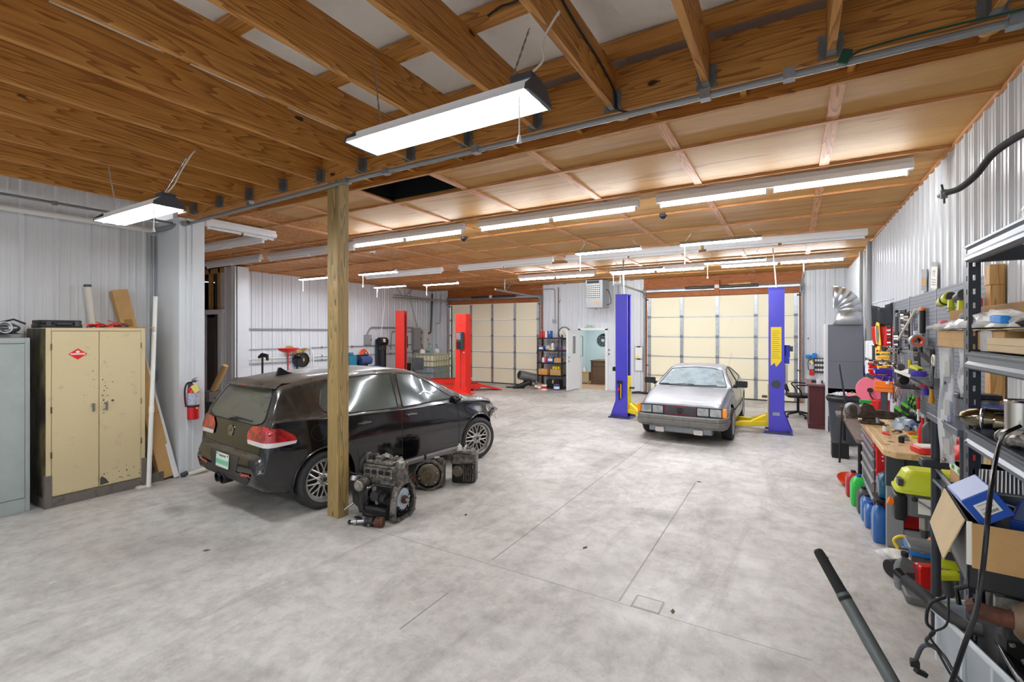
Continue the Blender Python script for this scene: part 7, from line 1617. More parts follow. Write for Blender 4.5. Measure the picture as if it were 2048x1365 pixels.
# bench-top clutter
rnd = random.Random(44)
CL = [('spray_can',.80,6.02,'white_plastic','small white cap lying on the maple bench'),('socket',.86,5.92,'chrome','chrome socket lying on the maple bench by the orange ring'),('utility_knife',.78,5.80,'red','small red knife on the maple bench'),('hose_clamp',.88,5.62,'steel','steel hose clamp ring on the maple bench'),('pick_tool',.84,5.46,'black','thin black pick lying on the stained bench top'),('tape_measure',.98,5.75,'lime','lime tape measure on the cluttered bench'),('wire_brush',1.0,5.95,'orange','orange-handled brush on the cluttered bench'),('glove',1.06,5.66,'paper','white crumpled glove on the cluttered bench'),('parts_tray',.98,6.1,'galv','silver parts tray on the cluttered bench'),('pliers',.90,6.0,'steel_dark','dark pliers lying on the cluttered bench'),('small_jar',1.10,5.9,'clear_bag','small clear jar on the cluttered bench'),('blue_clip',1.02,6.22,'blue','blue clip on the cluttered bench')]
for k,(nm,x,y,m,l) in enumerate(CL):
    T = thing(nm,l,nm.replace('_',' '),(x,y,.956),rnd.uniform(0,6)); a = MB()
    if k % 4 == 0: build('body',a.cyl((0,0,0),(0,0,.05),.022,n=12),m,T); build('cap',MB().cyl((0,0,.05),(0,0,.06),.014,n=10),'dark_grey',T)
    elif k % 4 == 1: build('body',a.lathe([(.015,0),(.03,0),(.03,.02),(.015,.02),(.015,0)],14),m,T)
    elif k % 4 == 2: build('body',a.tube([(-.05,0,.012),(0,.006,.014),(.05,0,.010)],[.012,.014,.006],8),m,T); build('tip',MB().cyl((.05,0,.01),(.09,.0,.008),.004,n=6),'chrome',T)
    else: build('body',a.rbox(-.05,.05,-.03,.03,0,.03,.01),m,T,bevel=.004); build('lever',MB().box(-.02,.05,-.008,.008,.03,.04),'steel',T)
bottle((1.0,5.30,.956),.05,.27,'dark_grey','black','dark grey bottle on the bench behind the black tube post'); bottle((.98,5.43,.956),.03,.24,'red','red','slim red tube can beside the dark grey bottle',name='spray_can')
T = thing('parts_tray','red plastic tray with white liner at the near end of the maple bench','tray',(1.0,5.12,.956),.3); build('tray',MB().rbox(-.14,.14,-.09,.09,0,.05,.03),'red',T,bevel=.008); build('liner',MB().rbox(-.12,.12,-.07,.07,.05,.06,.02),'paper',T)
T = thing('tool_bag','red wedge-shaped plastic case at the near corner of the maple bench','case',(1.13,5.02,.956)); build('shell',MB().prism([(-.07,0),(.08,0),(.08,.12),(-.02,.07)],-.1,.1,'y'),'red',T,bevel=.01); build('handle',MB().tube([(0,-.05,.1),(0,-.04,.14),(0,.04,.14),(0,.05,.1)],.008,6),'red',T)
# loose tools in the dense cluster and on the bench back
rnd = random.Random(77); ex0 = None
for i in range(12):
    dup(w0,(XP-.05-rnd.uniform(0,.10),7.35+.11*i,1.30+rnd.uniform(-.05,.06)),'loose chrome wrench in the cluster by the orange case, %s from the rack side' % ORD[i],rot=(rnd.uniform(-.5,.5),rnd.uniform(-.3,.3),0),scale=(1.2,1.4,.8),group='loose wrenches in the cluster')
for i in range(12):
    p = (XP-.04-.05*rnd.random(),7.15+.12*i,1.62+rnd.uniform(-.10,.14)); l = 'chrome ratchet extension jutting from the pegboard, %s from the rack side' % ORD[i]
    if ex0 is None: ex0 = thing('ratchet_extension',l,'tool',p,group='ratchet extensions'); build('rod',MB().cyl((.04,0,0),(-.16,0,0),.006,n=8),'chrome',ex0); build('socket_end',MB().cyl((-.16,0,0),(-.2,0,0),.014,n=10),'steel_dark',ex0); build('collar',MB().cyl((-.03,0,0),(-.05,0,0),.016,n=10),'black',ex0)
    else: dup(ex0,p,l,rot=(0,rnd.uniform(-.15,.25),rnd.uniform(-.3,.3)),group='ratchet extensions')
for i in range(12):
    m = ('paper','galv','black','clear_bag','orange','white_plastic','steel','blue','off_white','dark_grey','galv','paper')[i]; k = ('paper','grey metal','black','clear plastic','orange','white','steel','blue','cream','dark grey','dull metal','torn paper')[i]
    T = thing('bench_oddment','%s oddment on the wall side of the maple bench, %s from the vise' % (k,ORD[11-i]),'oddment',(1.08+rnd.uniform(-.06,.07),5.45+.11*i,.956),rnd.uniform(0,6)); build('body',MB().rbox(-.05,.05,-.03,.04,0,rnd.uniform(.03,.09),.012) if i % 2 else MB().lathe([(0,0),(.03,0),(.035,.02),(.02,.06),(0,.07)],12),m,T,bevel=.003); build('tip',MB().tube([(.02,0,.02),(.07,.02,.04),(.10,-.01,.015)],[.012,.008,.005],6),'steel',T)
# ---------------------------------------------------------------- fluid jugs on the floor below the benches
def jug(x,y,h,m,cap,label,w=.075,d=.11,z=0,rz=0):
    T = thing('fluid_jug',label,'jug',(x,y,z),rz,group='fluid jugs by the tool chest'); R = []
    for t_,s in ((0,.9),(.04,1),(.62,1),(.78,.85),(.90,.45),(.92,.3)): R.append([(px*s,py*s,h*t_) for px,py in rrect(-w,w,-d,d,.03)])
    b_ = MB().rows(R,closed=True); n = len(R[0]); b_.f += [tuple(range(n)),tuple(range(len(b_.v)-n,len(b_.v)))]; build('body',b_,m,T,ang=.9); build('cap',MB().cyl((0,0,h*.9),(0,0,h),.025,n=14),cap,T)
    build('handle',MB().tube([(0,d*.3,h*.88),(0,d*.85,h*.86),(0,d*.95,h*.62)],.014,8),m,T); return T
mat('jug_red',(176,34,52),.3); mat('jug_blue',(38,104,178),.25,coat=.4); mat('jug_teal',(24,100,132),.2,alpha=.9,coat=.5); mat('jug_green',(48,200,80),.35)
jug(.62,6.95,.30,'jug_red','black','dark red fluid jug by the leg of the low bench'); jug(.64,6.62,.34,'jug_green','jug_blue','bright green fluid jug in front of the red tool chest'); jug(.66,6.36,.28,'dark_grey','black','dark fluid jug between the green and blue ones',w=.06)
jug(.665,6.14,.26,'jug_blue','black','small blue fluid jug beside the dark one',w=.055); jug(.67,5.96,.24,'jug_blue','blue','smallest blue fluid jug at the foot of the red chest',w=.05)
jug(.70,5.58,.36,'jug_blue','black','tall blue fluid jug against the grey bench leg',w=.06,d=.10); jug(.76,5.66,.24,'jug_teal','black','see-through teal jug stacked above the tall blue one',w=.07,z=.40); jug(.98,5.0,.26,'jug_teal','black','teal jug in the shadow under the drill press',w=.08,z=.3)
build('jug_shelf',MB().box(-.12,.3,-.12,.14,-.02,0),'black',label='small black shelf between chest and bench leg',cat='shelf',loc=(.78,5.63,.39))
T = thing('oil_pan','orange-red oil pan lying on the floor behind the low bench leg','pan',(.62,7.42,0),scale=(.62,)*3); build('pan',MB().lathe([(0,.0),(.10,.0),(.19,.10),(.22,.16),(.21,.16),(.18,.11),(0,.02)],28,Rot(.35,4,'X')),'orange_red',T); build('spout',MB().box(-.02,.02,-.24,-.2,.06,.10),'orange_red',T)
build('battery',MB().box(-.1,.12,-.12,.12,0,.24),'black',label='black battery on the floor beside the rubbish bin',cat='battery',loc=(.62,9.0,0),bevel=.01)
T = thing('fluid_jug','tall pale grey jug standing under the low bench','jug',(.84,7.2,.0),group='fluid jugs by the tool chest'); build('body',MB().rbox(-.08,.08,-.1,.1,.0,.35,.03),'off_white',T,bevel=.01); build('cap',MB().cyl((0,0,.35),(0,0,.38),.03,n=12),'white_plastic',T)
# ---------------------------------------------------------------- drill press
T = thing('drill_press','lime-green topped bench drill press in front of the maple bench','drill press',(.86,4.50,0))
build('pulley_cover',MB().rows([[(x,y,z) for x,y in rrect(-.20+i_,.24-i_,-.12+i_*.6,.12-i_*.6,.04)] for z,i_ in ((.80,0),(.83,0),(.93,.04),(.95,.07))]+[[(.02,0,.952)]*16],closed=True),'lime',T,ang=.5)
build('cover_lip',MB().rbox(-.215,.255,-.13,.13,.79,.81,.045),'lime',T); build('head',MB().rbox(-.15,.16,-.10,.10,.62,.79,.03),'head_grey',T,bevel=.01) if mat('head_grey',(96,98,96),.5) else None
build('label_plate',MB().box(-.09,.0,-.104,-.10,.65,.76),'paper',T); build('badge',MB().box(-.205,-.18,-.13,-.05,.84,.89),'dark_grey',T); build('control_box',MB().rbox(-.22,-.15,-.1,.06,.58,.76,.02),'black',T,bevel=.01); build('stop_switch',MB().cyl((-.22,-.03,.69),(-.25,-.03,.70),.028,n=12),'orange',T)
build('motor',MB().cyl((.20,.02,.60),(.20,.02,.78),.08,n=18),'black',T); build('column',MB().cyl((.10,.06,.05),(.10,.06,.62),.03,n=14),'galv',T); build('quill',MB().cyl((-.04,-.02,.52),(-.04,-.02,.62),.03,n=14),'steel',T); build('chuck',MB().cyl((-.04,-.02,.46),(-.04,-.02,.52),.022,.028,n=14),'steel_dark',T)
hb = build('feed_hub',MB().cyl((.02,-.10,.68),(.02,-.15,.68),.03,n=14),'black',T)
for a in (.5,2.6,4.5): build('feed_spoke',MB().cyl((.02,-.14,.68),(.02+.15*cos(a),-.15,.68+.15*sin(a)),.007,n=8),'chrome',hb); build('feed_knob',MB().ball((.02+.16*cos(a),-.15,.68+.16*sin(a)),.02,n=10),'black',hb)
build('table',MB().box(-.14,.12,-.12,.1,.38,.41),'galv_dull',T,bevel=.006); build('base',MB().rbox(-.16,.18,-.13,.15,0,.06,.03),'head_grey',T,bevel=.01)
build('battery_pack',MB().box(-.10,.10,-.06,.06,.0,.05),'lime',label='lime battery pack lying on the drill press table',cat='battery',loc=(.93,4.30,.47),bevel=.006); build('battery_block',MB().box(-.06,.08,-.05,.05,.0,.055),'dark_grey',label='grey block under the lime battery pack',cat='block',loc=(.93,4.30,.413))
T = thing('blue_tray','bright blue plastic tool tray low under the maple bench','tray',(.95,4.95,.0)); build('tray',MB().rbox(-.16,.2,-.12,.14,.18,.24,.03),'bright_blue',T,bevel=.01); build('stand',MB().box(-.14,.18,-.1,.1,0,.18),'charred',T); build('handle',MB().tube([(-.1,-.05,.24),(-.05,-.05,.29),(.06,-.05,.29),(.1,-.05,.24)],.014,7),'bright_blue',T)
# floor clutter in front of the bench leg
B = thing('oil_bottle','grey plastic oil bottle with a dark label on the floor by the bench leg','bottle',(.73,4.62,0),.35); R = []
for t_,s,q in ((0,.9,1),(.03,1,1),(.16,1,1),(.20,.85,.9),(.235,.35,.5),(.25,.35,.5)): R.append([(px*s,py*q*s,t_) for px,py in rrect(-.062,.062,-.035,.035,.015)])
b_ = MB().rows(R,closed=True); n = len(R[0]); b_.f += [tuple(range(n)),tuple(range(len(b_.v)-n,len(b_.v)))]; build('body',b_,'oil_grey',B,ang=.8) if mat('oil_grey',(112,116,120),.4) else None; build('cap',MB().cyl((0,0,.248),(0,0,.28),.024,n=14),'black',B); build('label_panel',MB().box(-.01,.05,-.037,-.0355,.04,.14),'dark_grey',B); build('label_band',MB().box(-.01,.05,-.0385,-.037,.06,.09),'galv',B)
T = thing('socket_case','red moulded case standing beside the grey oil bottle','case',(.86,4.60,0),.3); build('shell',MB().rbox(-.07,.07,0,.22,-.04,.04,.02,axis='y'),'red',T,bevel=.006); build('seam',MB().rbox(-.072,.072,-.0,.222,-.003,.003,.02,axis='y'),'charred',T)
T = thing('angle_grinder','lime-and-black angle grinder leaning against the red case','grinder',(.93,4.30,.02),0,rot=(.1,-.15,.2)); build('body',MB().cyl((0,0,.0),(0,0,.14),.034,.03,n=14),'lime',T); build('grip',MB().cyl((0,0,.14),(0,0,.26),.026,.03,n=14),'dark_grey',T); build('head',MB().box(-.05,.07,-.03,.03,.26,.31),'lime',T,bevel=.01); build('label_plate',MB().box(-.02,.02,-.036,-.03,.03,.10),'galv',T)
T = thing('speaker_pod','round black-faced pod with a purple rim beside the grey bottle','speaker',(.66,4.80,.0)); build('pod',MB().cyl((0,-.02,.07),(.07,.03,.07),.065,n=20),'black',T,bevel=.006); build('rim',MB().cyl((.07,.03,.07),(.10,.045,.07),.064,n=20),'purple',T)
for x,y,z,m,l in ((.72,5.0,.16,'clear_bag','crumpled clear wrap behind the round pod'),(.78,4.95,.2,'paper','crumpled white packet above the oil bottle')):
    bb = MB().rows([[(.09*i_*cos(q*.8)*.4,.07*i_*sin(q*.8)*.4,z-.10+.10*math.exp(-i_*.6)+rnd.uniform(0,.05)) for q in range(8)] for i_ in range(1,5)],closed=True); build('wrapper',bb,m,label=l,cat='wrapper',loc=(x,y,0),solid=.003)
T = thing('hacksaw','orange-and-yellow handled saw lying on the clutter by the bench leg','saw',(.86,4.85,.22)); build('handle',MB().box(-.02,.02,-.03,.03,0,.14,Rot(.6,4,'Y')),'orange',T,bevel=.008); build('bow',MB().tube(smooth([(0,0,.05),(-.10,0,.10),(-.16,0,.06),(-.14,-.02,0)],5),.012,7),'yellow',T); build('blade',MB().box(-.2,.1,-.004,.004,-.01,.01),'steel',T)
build('clutter_base',MB().box(.0,.32,-.2,.26,0,.14),'charred',label='dark low box under the tools by the bench leg',cat='box',loc=(.78,4.82,0),bevel=.01)
T = thing('work_light','lime-green cordless tool head lying beside the red block','power tool',(.98,4.42,.30)); build('head',MB().rbox(-.10,.08,-.05,.05,0,.07,.02),'lime',T,bevel=.01); build('neck',MB().cyl((0,0,-.02),(.02,0,-.12),.03,n=10),'dark_grey',T); build('foot',MB().box(-.03,.06,-.05,.05,-.3,-.12),'black',T)
build('red_block',MB().rbox(-.04,.05,-.08,.08,0,.16,.015),'jug_red',label='faded red plastic case beside the cardboard box flap',cat='case',loc=(1.04,4.05,.30),bevel=.006); build('carton_post',MB().box(-.03,.04,-.07,.07,0,.30),'charred',label='dark support under the faded red case',cat='support',loc=(1.04,4.05,0))
T = thing('disc_sander','blue-and-lime round power tool on the clutter pile','power tool',(1.02,3.85,.12)); build('body',MB().ball((0,0,.08),.08,(1,1.2,.9),14),'lime',T); build('band',MB().lathe([(.07,.0),(.085,.03),(.07,.06)],18,Tr((0,0,.10)) @ Rot(.8,4,'X')),'blue',T); build('base',MB().box(-.07,.07,-.08,.08,-.12,.03),'charred',T)
build('cardboard_scrap',MB().prism([(-.06,0),(.04,-.03),(.07,.06),(-.03,.10)],0,.006,'y'),'orange_card',label='small tan cardboard flap leaning on the lime tool',cat='scrap',loc=(.93,3.95,.10),rot=(-.4,0,0))
build('grinding_disc',MB().cyl((0,0,0),(0,-.012,.006),.085,n=28),'dark_grey',label='grey grinding disc leaning behind the black roll handle',cat='disc',loc=(.86,3.75,.10),rot=(-.5,0,0))
# ---------------------------------------------------------------- hose on the upper wall
T = thing('air_hose','black rubber hose with a brass valve jutting from the right wall','hose',(.98,4.64,2.98)); build('hose',MB().tube(smooth([(0,0,0),(.04,-.12,-.005),(.08,-.3,.03),(.11,-.5,.10),(.16,-.75,.12),(.235,-1.1,.10)],6),.022,10),'rubber',T); build('fitting',MB().cyl((0,0,0),(-.03,.09,0),.015,n=10),'galv_dull',T); build('valve',MB().cyl((-.012,.04,-.03),(-.012,.04,.03),.022,n=12),'galv_dull',T); build('lever',MB().tube([(-.01,.04,-.07),(-.012,.04,0),(-.03,.02,.07)],.007,6),'steel_dark',T)
T = thing('hanging_bag','white plastic bag and brown card hung high on the right wall','bag',(1.16,3.75,2.55)); build('bag',MB().ball((0,0,0),.14,(.5,.8,1.2),12),'clear_bag',T); build('card',MB().prism([(-.15,.24),(.12,.14),(.12,.08),(-.10,.17)],-.01,.0,'x'),'cardboard',T)
# cordless tools above the pegboard
T = thing('cordless_saw','lime-and-grey cordless tools hung at the upper pegboard beside the rack','power tool',(1.06,4.98,2.20),scale=(.72,)*3); build('body',MB().cyl((0,.26,0),(0,-.05,.04),.055,.06,n=16),'lime',T,bevel=.01); build('band',MB().cyl((0,.12,.015),(0,.08,.02),.064,n=16),'black',T); build('nose',MB().cyl((0,.26,0),(0,.34,-.01),.05,.045,n=16),'galv',T); build('nose_opening',MB().cyl((0,.34,-.01),(0,.345,-.01),.036,n=16),'black',T)
build('motor_housing',MB().cyl((0,-.05,.04),(0,-.09,.045),.045,n=14),'dark_grey',T); build('handle',MB().tube([(0,-.08,.0),(-.01,-.12,-.12)],[.03,.034],8),'lime',T); build('shelf_wire',MB().tube([(.05,.36,-.07),(-.05,.30,-.075),(-.06,-.2,-.09),(.12,-.22,-.07)],.005,6),'steel',T)
T = thing('cordless_drill','second lime cordless tool half hidden by the dark rack upright','power tool',(1.08,4.74,2.19),scale=(.8,)*3); build('body',MB().cyl((0,.1,.02),(0,-.08,.05),.05,n=14),'dark_grey',T,bevel=.01); build('handle',MB().tube([(0,0,0),(-.01,-.03,-.12)],[.032,.036],8),'lime',T); build('battery',MB().box(-.04,.04,-.08,.02,-.15,-.11),'lime',T,bevel=.006)
T = thing('spring_clamp','bright red hook clamp on the timber stud behind the rack','clamp',(1.14,4.62,2.12)); build('hook',MB().tube(smooth([(0,.12,-.06),(0,.05,-.05),(0,.0,.0),(0,.0,.06),(0,-.05,.06),(0,-.04,.0)],5),.012,7),'red',T); build('tip',MB().ball((0,.12,-.06),.014,n=8),'red',T)
# ================================================================ dark boltless rack and what is on it (near right)
XRk,YRk = .768,3.25
T = thing('storage_rack','dark grey boltless steel storage rack in the near right corner','rack',(XRk,YRk,0))
def upright(x,y):
    u = MB(); a = .028
    # L-section with teardrop slots: built from strips so the slots are open
    H = 2.38; n = 34; dz = H/n
    for k in range(n):
        z = k*dz; u.box(x,x+.044,y-.002,y+.002,z,z+dz*.6); u.box(x,x+.014,y-.002,y+.002,z+dz*.6,z+dz); u.box(x+.024,x+.044,y-.002,y+.002,z+dz*.6,z+dz); u.box(x-.002,x+.002,y,y+.08,z,z+dz*.6); u.box(x-.002,x+.002,y,y+.02,z+dz*.6,z+dz); u.box(x-.002,x+.002,y+.034,y+.08,z+dz*.6,z+dz)
    return u
for x in (0,.40):
    for y in (0,-2.3): build('upright',upright(x,y),'rack_dark',T,flat=True)
def beam(x,z,h=.085):
    b = MB(); s = [(0,0),(-.018,.010),(-.018,.026),(-.006,.040),(-.006,h-.022),(-.016,h-.010),(-.016,h),(.02,h),(.02,0)]
    b.prism([(x+p,z+q) for p,q in s],-2.28,-.02,'y'); return b
for z in (1.375,1.765,2.30): build('beam',beam(-.004,z),'rack_grey',T,flat=True)
for z in (1.375,1.765,2.30): build('cross_tie',MB().box(.02,.44,-.06,-.02,z,z+.07),'rack_dark',T)
for z in (1.465,1.855): build('deck',MB().box(.0,.44,-2.28,-.02,z-.012,z),'rack_dark',T)
build('beam_bolt',MB().cyl((-.02,-.05,1.40),(-.03,-.05,1.40),.006,n=6),'galv',T)
# boxes on the 1.86 m level
def box_thing(name,label,lo,hi,m,cat='box',tape=None,rz=0):
    c = ((lo[0]+hi[0])/2,(lo[1]+hi[1])/2,lo[2]); T = thing(name,label,cat,c,rz); a,b,h = (hi[0]-lo[0])/2,(hi[1]-lo[1])/2,hi[2]-lo[2]
    build('walls',MB().box(-a,a,-b,b,0,h),m,T,bevel=.004); build('flap_gap',MB().box(-a-.0015,-a,-b*.2,-b*.18,h*.5,h).box(-a-.0015,-a,-b,b,h*.5,h*.51),'cardboard_dark',T)
    if tape: build('tape',MB().box(-a-.003,-a-.0015,-b*.75,-b*.55+.05,-.002,h),tape,T)
    return T
box_thing('cardboard_box','tan cardboard box jutting past the rack upright at mid height',(.80,2.9,1.862),(1.18,4.02,1.955),'cardboard',tape='clear_bag')
box_thing('cardboard_box','pale wooden-looking carton at the frame edge on the rack',(.77,2.2,1.862),(1.1,3.0,1.925),'cardboard_pale')
box_thing('cardboard_box','large brown flat box behind the plastic wrapping on the rack',(.95,2.3,1.975),(1.16,4.45,2.10),'cardboard_dark')
build('card_sheet',MB().rows([[(.0+.04*i,-.95+1.95*j/10,.004*sin(i+j*.9)) for j in range(11)] for i in range(9)]),'cardboard_pale',label='flat card sheet lying over the rack boxes',cat='sheet',loc=(.78,3.05,1.965),solid=.005)
rnd = random.Random(9); R = []
for i in range(9):
    a_ = PI*i/8; R.append([(.07-(.075+.02*sin(j*1.7+i))*cos(a_)+rnd.uniform(-.012,.012),-.65+1.5*j/24,(.035+.045*math.exp(-((j-9)/6)**2)+rnd.uniform(-.010,.014))*sin(a_)) for j in range(25)])
build('plastic_wrap',MB().rows(R),'wrap_white',label='heap of crumpled clear plastic wrapping on top of the rack boxes',cat='plastic wrap',loc=(.77,3.25,1.972),solid=.002) if mat('wrap_white',(224,224,222),.3,alpha=.88,bump=.9,bs=22) else None
R = [[(.04+.035*i,.35-.02*j+.02*sin(i*1.3),.015*j*(1-.12*abs(i-1.5))) for j in range(6)] for i in range(6)]; build('plastic_wrap',MB().rows(R),'wrap_white',label='stiff upright fold of clear film on the rack boxes',cat='plastic wrap',loc=(.74,3.2,1.99),solid=.002)
T = thing('scraper','blue-handled scraper half wrapped in plastic on the rack boxes','scraper',(.77,2.88,2.005),rot=(.06,0,0)); build('handle',MB().rbox(-.016,.016,-.11,.03,-.012,.02,.012),'bright_blue',T,bevel=.004); build('blade',MB().box(-.014,.014,.03,.12,-.008,.012),'paper',T)
build('rag',MB().ball((0,0,.02),.03,(1,1,.8),8),'pink',label='small pink rag at the far tip of the plastic wrapping',cat='rag',loc=(.82,3.98,1.985))
# strips of small clear bags hanging from the box
for x,y,z0,L,l in ((.775,3.70,1.86,.68,'long strip of clear parcel bags with labels hanging beside the rack upright'),(.80,3.42,1.86,.26,'short clear bag hanging next to the long bag strip')):
    T = thing('bag_strip',l,'plastic bag',(x,y,z0)); n = max(1,int(L/.22)); R = []
    for i in range(14): R.append([(-.032+.064*j/5+.005*sin(i*.6),.010*sin(i*.9+j*1.2),-L*i/13) for j in range(6)])
    build('film',MB().rows(R),'strip_film',T,solid=.003) if MATS.get('strip_film') or mat('strip_film',(244,246,248),.25,alpha=.62,bump=.7,bs=24) else None
    for i in range(n): build('paper_label',MB().box(-.012,.012,-.016,-.013,-L*(i+.75)/n,-L*(i+.35)/n),'paper',T); build('part',MB().ball((-.01,0,-L*(i+.92)/n),.012,n=8),'steel',T)
# exhaust tips and blue boxes on the 1.46 m level
def pipe_tip(loc,rz,L,r,label,m='smoked_chrome',tilt=0):
    T = thing('exhaust_tip',label,'exhaust tip',loc,rot=(0,tilt,rz)); build('tip',MB().lathe([(r*.92,0),(r,.01),(r,L),(r*.94,L),(r*.93,.012)],32,Rot(PI/2,4,'Y')),m,T); build('inner_sleeve',MB().lathe([(r*.8,.04),(r*.8,L*.95)],28,Rot(PI/2,4,'Y')),'steel_dark',T); build('end_plate',MB().lathe([(0,L*.9),(r*.8,L*.9)],24,Rot(PI/2,4,'Y')),'black',T); return T
mat('smoked_chrome',(120,114,96),.16,1.0)
pipe_tip((.80,3.02,1.535),-.38,.22,.045,'smoked chrome exhaust tip lying on the middle rack shelf'); 
T = thing('resonator_shell','wide oval smoked-metal silencer shell behind the exhaust tip','exhaust part',(.80,3.13,1.535),1.2,scale=(.75,)*3); build('shell',MB().lathe([(.03,.12),(.06,.08),(.075,.02),(.075,-.30),(.0,-.32)],28,Rot(PI/2,4,'X') @ Rot(PI,4,'X') @ Matrix.Diagonal((1.2,.9,1,1))),'smoked_chrome',T); build('rim',MB().lathe([(.074,0),(.08,.006),(.08,.014),(.074,.02)],28,Rot(PI/2,4,'X') @ Rot(PI,4,'X') @ Matrix.Diagonal((1.2,.9,1,1))),'chrome',T)
T = thing('steel_canister','brushed steel cylinder standing at the frame edge on the rack','canister',(.845,2.88,1.466),scale=(.8,.8,1.1)); build('can',MB().lathe([(0,0),(.062,0),(.062,.17),(.058,.17),(.056,.02)],32),'steel_bright',T) if mat('steel_bright',(206,204,198),.28,.95) else None; build('rim',MB().lathe([(.062,.165),(.066,.168),(.062,.174)],32),'chrome',T)
for p,l in (((.80,2.83,1.49),'small cast metal elbow in front of the steel cylinder'),((.80,2.73,1.485),'greenish cast metal pipe at the frame edge of the rack')):
    T = thing('cast_fitting',l,'fitting',p); build('body',MB().tube(smooth([(-.0,.06,.0),(.0,.01,.02),(.03,-.05,.02)],5),.026,10),'alu',T); build('flange',MB().cyl((0,.06,0),(0,.07,0),.034,n=14),'alu',T)
box_thing('blue_carton','long blue carton with a clear lid on the rack beyond the exhaust tips',(.90,3.0,1.466),(1.16,3.28,1.60),'carton_blue') if mat('carton_blue',(24,80,180),.4) else None
box_thing('blue_carton','short blue carton seen between bag strip and rack upright',(.86,3.42,1.43),(1.06,3.75,1.53),'carton_blue')
T = thing('power_adapter','small dark box on the wall-side edge of the rack shelf','device',(1.08,4.0,1.427)); build('case',MB().box(-.05,.05,-.09,.09,0,.07),'dark_grey',T,bevel=.01); build('lead',MB().tube(smooth([(0,0,.07),(0,.04,.10),(0,.06,.06)],4),.005,6),'black',T)
T = thing('flashlight','small chrome flashlight on the shelf behind the rack upright','flashlight',(1.0,3.95,1.46)); build('body',MB().cyl((0,.1,0),(0,-.06,0),.03,.035,n=14),'smoked_chrome',T); build('lens',MB().cyl((0,-.06,0),(0,-.065,0),.028,n=14),'black',T)
# round-post side shelf (between bench and rack)
T = thing('side_shelf','low side shelf on black round posts between the bench and the rack','shelf',(.80,4.06,0))
for x,y in ((0,0),(.36,0),(0,-.62),(.36,-.62)): build('post',MB().cyl((x,y,0),(x,y,1.42),.026,n=12),'rack_dark',T)
build('shelf',MB().box(-.04,.38,-.64,.03,1.385,1.425),'rack_grey',T,bevel=.004); build('shelf',MB().box(-.02,.38,-.64,.03,.98,1.0),'rack_grey',T,bevel=.004); build('corner_clamp',MB().box(-.08,.06,-.06,.04,1.075,1.125),'rack_dark',T,bevel=.006); build('shelf_rail',MB().tube([(0,0,1.07),(.0,-.62,1.02)],.012,6),'rack_grey',T)
# things on its levels
T = thing('flat_parts_box','tan carton with green-and-white tape on the side shelf behind the rack upright','box',(1.0,3.64,1.001)); build('walls',MB().box(-.17,.17,-.24,.24,0,.16),'cardboard',T,bevel=.003); build('green_tape',MB().box(-.172,.172,-.242,.242,.12,.16),'paper',T); 
for i in range(4): build('green_letter',MB().box(-.174,-.172,-.22+.12*i,-.17+.12*i,.128,.152),'green',T)
T = thing('tape_roll','small purple tape roll on the tan carton','tape',(.93,3.5,1.163)); build('tape',MB().lathe([(.02,0),(.045,0),(.045,.04),(.02,.04),(.02,0)],20),'purple',T); build('core',MB().lathe([(.018,0),(.022,0),(.022,.042),(.018,.042)],20),'cardboard',T)
T = thing('pump_unit','grey twin-canister pump on the top of the side shelf','pump',(.93,3.85,1.43)); build('canister',MB().cyl((-.03,.05,0),(-.03,.05,.13),.045,n=16),'galv_dull',T,bevel=.008); build('canister',MB().cyl((.07,.0,0),(.07,.0,.12),.045,n=16),'galv_dull',T,bevel=.008); build('top_bracket',MB().box(-.08,.12,-.03,.09,.12,.15),'steel_dark',T,bevel=.006)
T = thing('coil_spring','small chrome coil spring hanging below the side shelf','spring',(.86,3.46,.96)); build('coil',MB().tube([(.03*cos(t),-.05+.008*t,.03*sin(t)) for t in [i*.5 for i in range(50)]],.005,6),'chrome',T); build('end_loop',MB().tube([(.03*cos(t),.16,.03*sin(t)) for t in [i*.6 for i in range(11)]],.006,6),'chrome',T)
T = thing('cable_bunch','dark hose and brass plugs tangled at the side shelf post','hose',(.80,3.75,.92)); build('hose',MB().tube(smooth([(0,.1,.06),(.03,.05,.12),(.06,-.05,.1),(.10,-.12,.0),(.11,-.16,-.12)],5),.02,8),'dark_grey',T); build('hose',MB().tube(smooth([(0,.05,-.04),(.02,-.02,.02),(.08,-.08,.03),(.15,-.16,.02)],5),.009,6),'steel_dark',T); build('plug',MB().cyl((.02,.04,.06),(.05,.02,.07),.014,n=10),'yellow',T)
# cardboard carton of blue boxes in front of the rack
ux = Vector((.42,-.11,0)).normalized(); rzb = -.08
T = thing('parts_carton','open black-printed carton with folded-out brown flaps full of blue boxes','carton',(.58,2.47,.965),rzb)
w = MB(); t_ = .006; A,B_,H = .50,.46,.252
w.box(0,A,0,t_,0,H).box(0,A,B_-t_,B_,0,H).box(0,t_,0,B_,0,H).box(A-t_,A,0,B_,0,H).box(0,A,0,B_,0,t_)
build('walls',w,'carton_black',T,flat=True) if mat('carton_black',(40,42,44),.6,var=.3,vs=5) else None
build('side_print',MB().box(-.002,0,.02,B_-.02,.02,H-.02),'print_grey',T) if mat('print_grey',(104,106,110),.6) else None
build('front_flap',MB().box(.01,A,-.006,0,-.168,0,Tr((0,-.002,H)) @ Rot(-.06,4,'X')),'cardboard',T,bevel=.002)
build('side_flap',MB().prism([(.02,0),(B_+.02,0),(B_-.02,-.17),(.03,-.185)],-.006,0,'x',Tr((-.002,0,H)) @ Rot(.34,4,'Y')),'cardboard_pale',T,bevel=.002)
build('white_edge',MB().box(-.004,.012,-.004,.0,.09,H+.004),'paper',T); build('print_panel',MB().box(.20,.32,-.0015,0,.045,.075),'paper',T)
